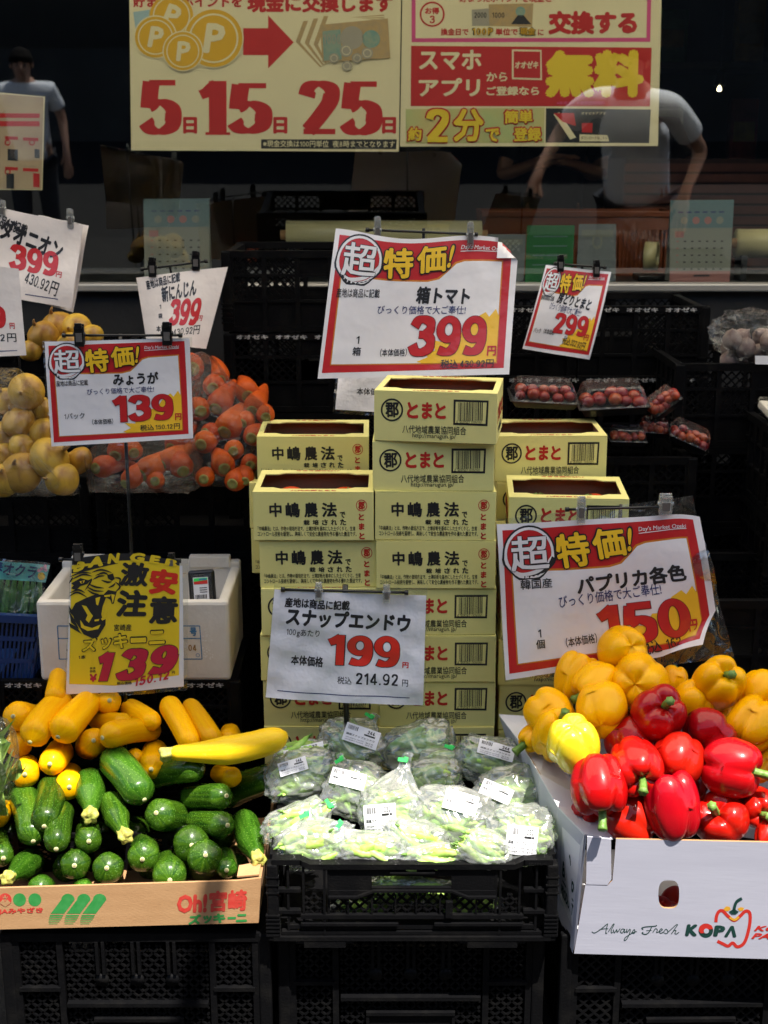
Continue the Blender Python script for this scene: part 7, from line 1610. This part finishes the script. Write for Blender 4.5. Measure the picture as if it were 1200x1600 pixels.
def person(loc, face, label, shirt, trousers, armL, armR, lean=0.0, sleeve=.55, size=1.0):
    """standing figure, facing +y of its own frame; arms = (elbow, wrist, fingertip direction) in its own frame"""
    t = thing('person', label, 'person', loc); t.rotation_euler = (0, 0, face); t.scale = (size,)*3
    ln = Vector((0, math.sin(lean), math.cos(lean)))
    pel = Vector((0, 0, .93)); ch = pel + ln*.30; nk = pel + ln*.52; hd = nk + Vector((0, .035 + .10*math.sin(lean), .10))
    sh_ = {-1: nk + Vector((-.185, 0, -.06)), 1: nk + Vector((.185, 0, -.06))}; arms = {-1: armL, 1: armR}
    N = [(pel, (.155, .105)), (ch, (.155, .11)), (nk - ln*.08, (.10, .08)), (nk + ln*.03, .052), (hd + Vector((0, .0, -.04)), (.066, .075)), (hd + Vector((0, -.006, .06)), (.074, .092)), (hd + Vector((0, -.006, .135)), (.045, .06))]
    E = [(0, 1), (1, 2), (2, 3), (3, 4), (4, 5), (5, 6)]
    for s in (-1, 1):
        b = len(N); hip = pel + Vector((.095*s, 0, -.06)); N += [(hip, .085), (Vector((.105*s, .02, .50)), .058), (Vector((.11*s, -.01, .10)), .038), (Vector((.115*s, .06, .035)), (.042, .03)), (Vector((.12*s, .15, .025)), (.036, .02))]; E += [(0, b), (b, b+1), (b+1, b+2), (b+2, b+3), (b+3, b+4)]
        b = len(N); el, wr, fd = (Vector(q) for q in arms[s]); N += [(sh_[s], .052), (el, .038), (wr, .024), (wr + fd*.075, (.038, .016))]; E += [(2, b), (b, b+1), (b+1, b+2), (b+2, b+3)]
        pb = b + 3; pd = fd.normalized(); sd = pd.cross(Vector((0, 0, 1))); sd = sd.normalized() if sd.length > .1 else Vector((1, 0, 0))
        for f in range(4):
            k = len(N); o_ = sd*(.012*(f - 1.5)*1.5); L = (.07, .08, .075, .058)[f]; dr = Vector((0, 0, -.012))
            N += [(wr + fd*.10 + o_, .0085), (wr + fd*(.10 + L*.6) + o_*1.1 + dr*.5, .008), (wr + fd*(.10 + L) + o_*1.1 + dr*1.6, .0065)]; E += [(pb, k), (k, k+1), (k+1, k+2)]
        k = len(N); N += [(wr + fd*.045 + sd*.032*-s, .0105), (wr + fd*.085 + sd*.052*-s, .0085)]; E += [(b + 2, k), (k, k+1)]
    skin_mesh('body', N, E, SKIN, t)
    N2 = [(pel - Vector((0, 0, .06)), (.178, .128)), (pel + ln*.1, (.172, .125)), (ch, (.178, .13)), (nk - ln*.07, (.125, .10)), (nk + ln*.0, (.072, .07))]; E2 = [(0, 1), (1, 2), (2, 3), (3, 4)]
    for s in (-1, 1):
        b = len(N2); el = Vector(arms[s][0]); N2 += [(sh_[s] + Vector((0, 0, .0)), .074), (sh_[s].lerp(el, sleeve), .070), (sh_[s].lerp(el, sleeve + .12), .072)]; E2 += [(3, b), (b, b+1), (b+1, b+2)]
    skin_mesh('shirt', N2, E2, shirt, t, 1)
    N3 = [(pel + Vector((0, 0, .02)), (.168, .118))]; E3 = []
    for s in (-1, 1): b = len(N3); N3 += [(pel + Vector((.098*s, 0, -.08)), .102), (Vector((.107*s, .02, .50)), .078), (Vector((.112*s, -.005, .09)), .062)]; E3 += [(0, b), (b, b+1), (b+1, b+2)]
    skin_mesh('trousers', N3, E3, trousers, t)
    mb = MB(); hm = Matrix.Translation(hd + Vector((0, -.022, .055))) @ Matrix.Rotation(.35, 4, 'X') @ Matrix.Diagonal((.088, .102, .098, 1))
    mb.lathe([(math.sin(q)*(1 + .03*math.sin(9*q)), math.cos(q)) for q in [.01 + (math.pi*.60)*i/14 for i in range(15)]], HAIR, hm, 26); o = mb.build('hair'); o.parent = t
    mb = MB()
    for s in (-1, 1):
        mb.lathe([(.0005, .004), (.006, .002), (.009, -.003)], PBLK, Matrix.Translation(hd + Vector((.028*s, .084, .03))) @ align((0, 1, 0)), 8)
        mb.tube([hd + Vector((.016*s, .088, .048)), hd + Vector((.042*s, .078, .048))], .003, HAIR, 6)
        mb.tube([hd + Vector((.074*s, -.004, .045)), hd + Vector((.082*s, -.010, .025)), hd + Vector((.076*s, -.004, .0))], [.006, .011, .005], SKIN, 8)
    mb.tube([hd + Vector((0, .084, .035)), hd + Vector((0, .098, .0)), hd + Vector((0, .086, -.008))], [.006, .012, .007], SKIN, 8); mb.tube([hd + Vector((-.022, .074, -.035)), hd + Vector((0, .082, -.034)), hd + Vector((.022, .074, -.035))], [.002, .005, .002], mat('lips', (.38, .13, .11), rough=.5), 6)
    # offsets of this face are in the figure's own frame
    o = MB.build(mb, 'face'); o.parent = t; return t
for args in PEOPLE if False else ((
    (1.36, 0.9, .004), 0.45, 'person in a white short sleeved shirt mirrored in the right part of the window', WSH, JEAN, ((-.36, .12, 1.18), (-.42, .28, .98), (-.05, .3, -.95)), ((.30, .05, 1.12), (.28, .22, .95), (0, .4, -.9)), .45, .55, 1.12),
   ((-2.47, -1.4, .004), -0.2, 'person in a white top with black hair mirrored small at the left of the window', WSH, JEAN, ((-.26, -.02, 1.16), (-.27, .06, .92), (0, .1, -1)), ((.26, -.02, 1.16), (.27, .10, .92), (0, .1, -1)), .05, .55, .9),
   ((.86, 7.0, .50), math.pi, 'person in black clothes standing inside the shop, hands together behind the orange basket', DKC, DKC, ((-.27, .06, 1.15), (-.05, .26, 1.22), (.8, .5, 0)), ((.27, .06, 1.15), (.06, .27, 1.24), (-.8, .5, .1)), .0),
   ((1.30, 7.1, .50), math.pi + .2, 'person in grey brown clothes with folded arms inside the shop at the right', GRYC, JEAN, ((-.28, .04, 1.15), (-.04, .24, 1.18), (.9, .3, 0)), ((.28, .04, 1.15), (.05, .25, 1.2), (-.9, .3, 0)), .0)):
    person(*args)
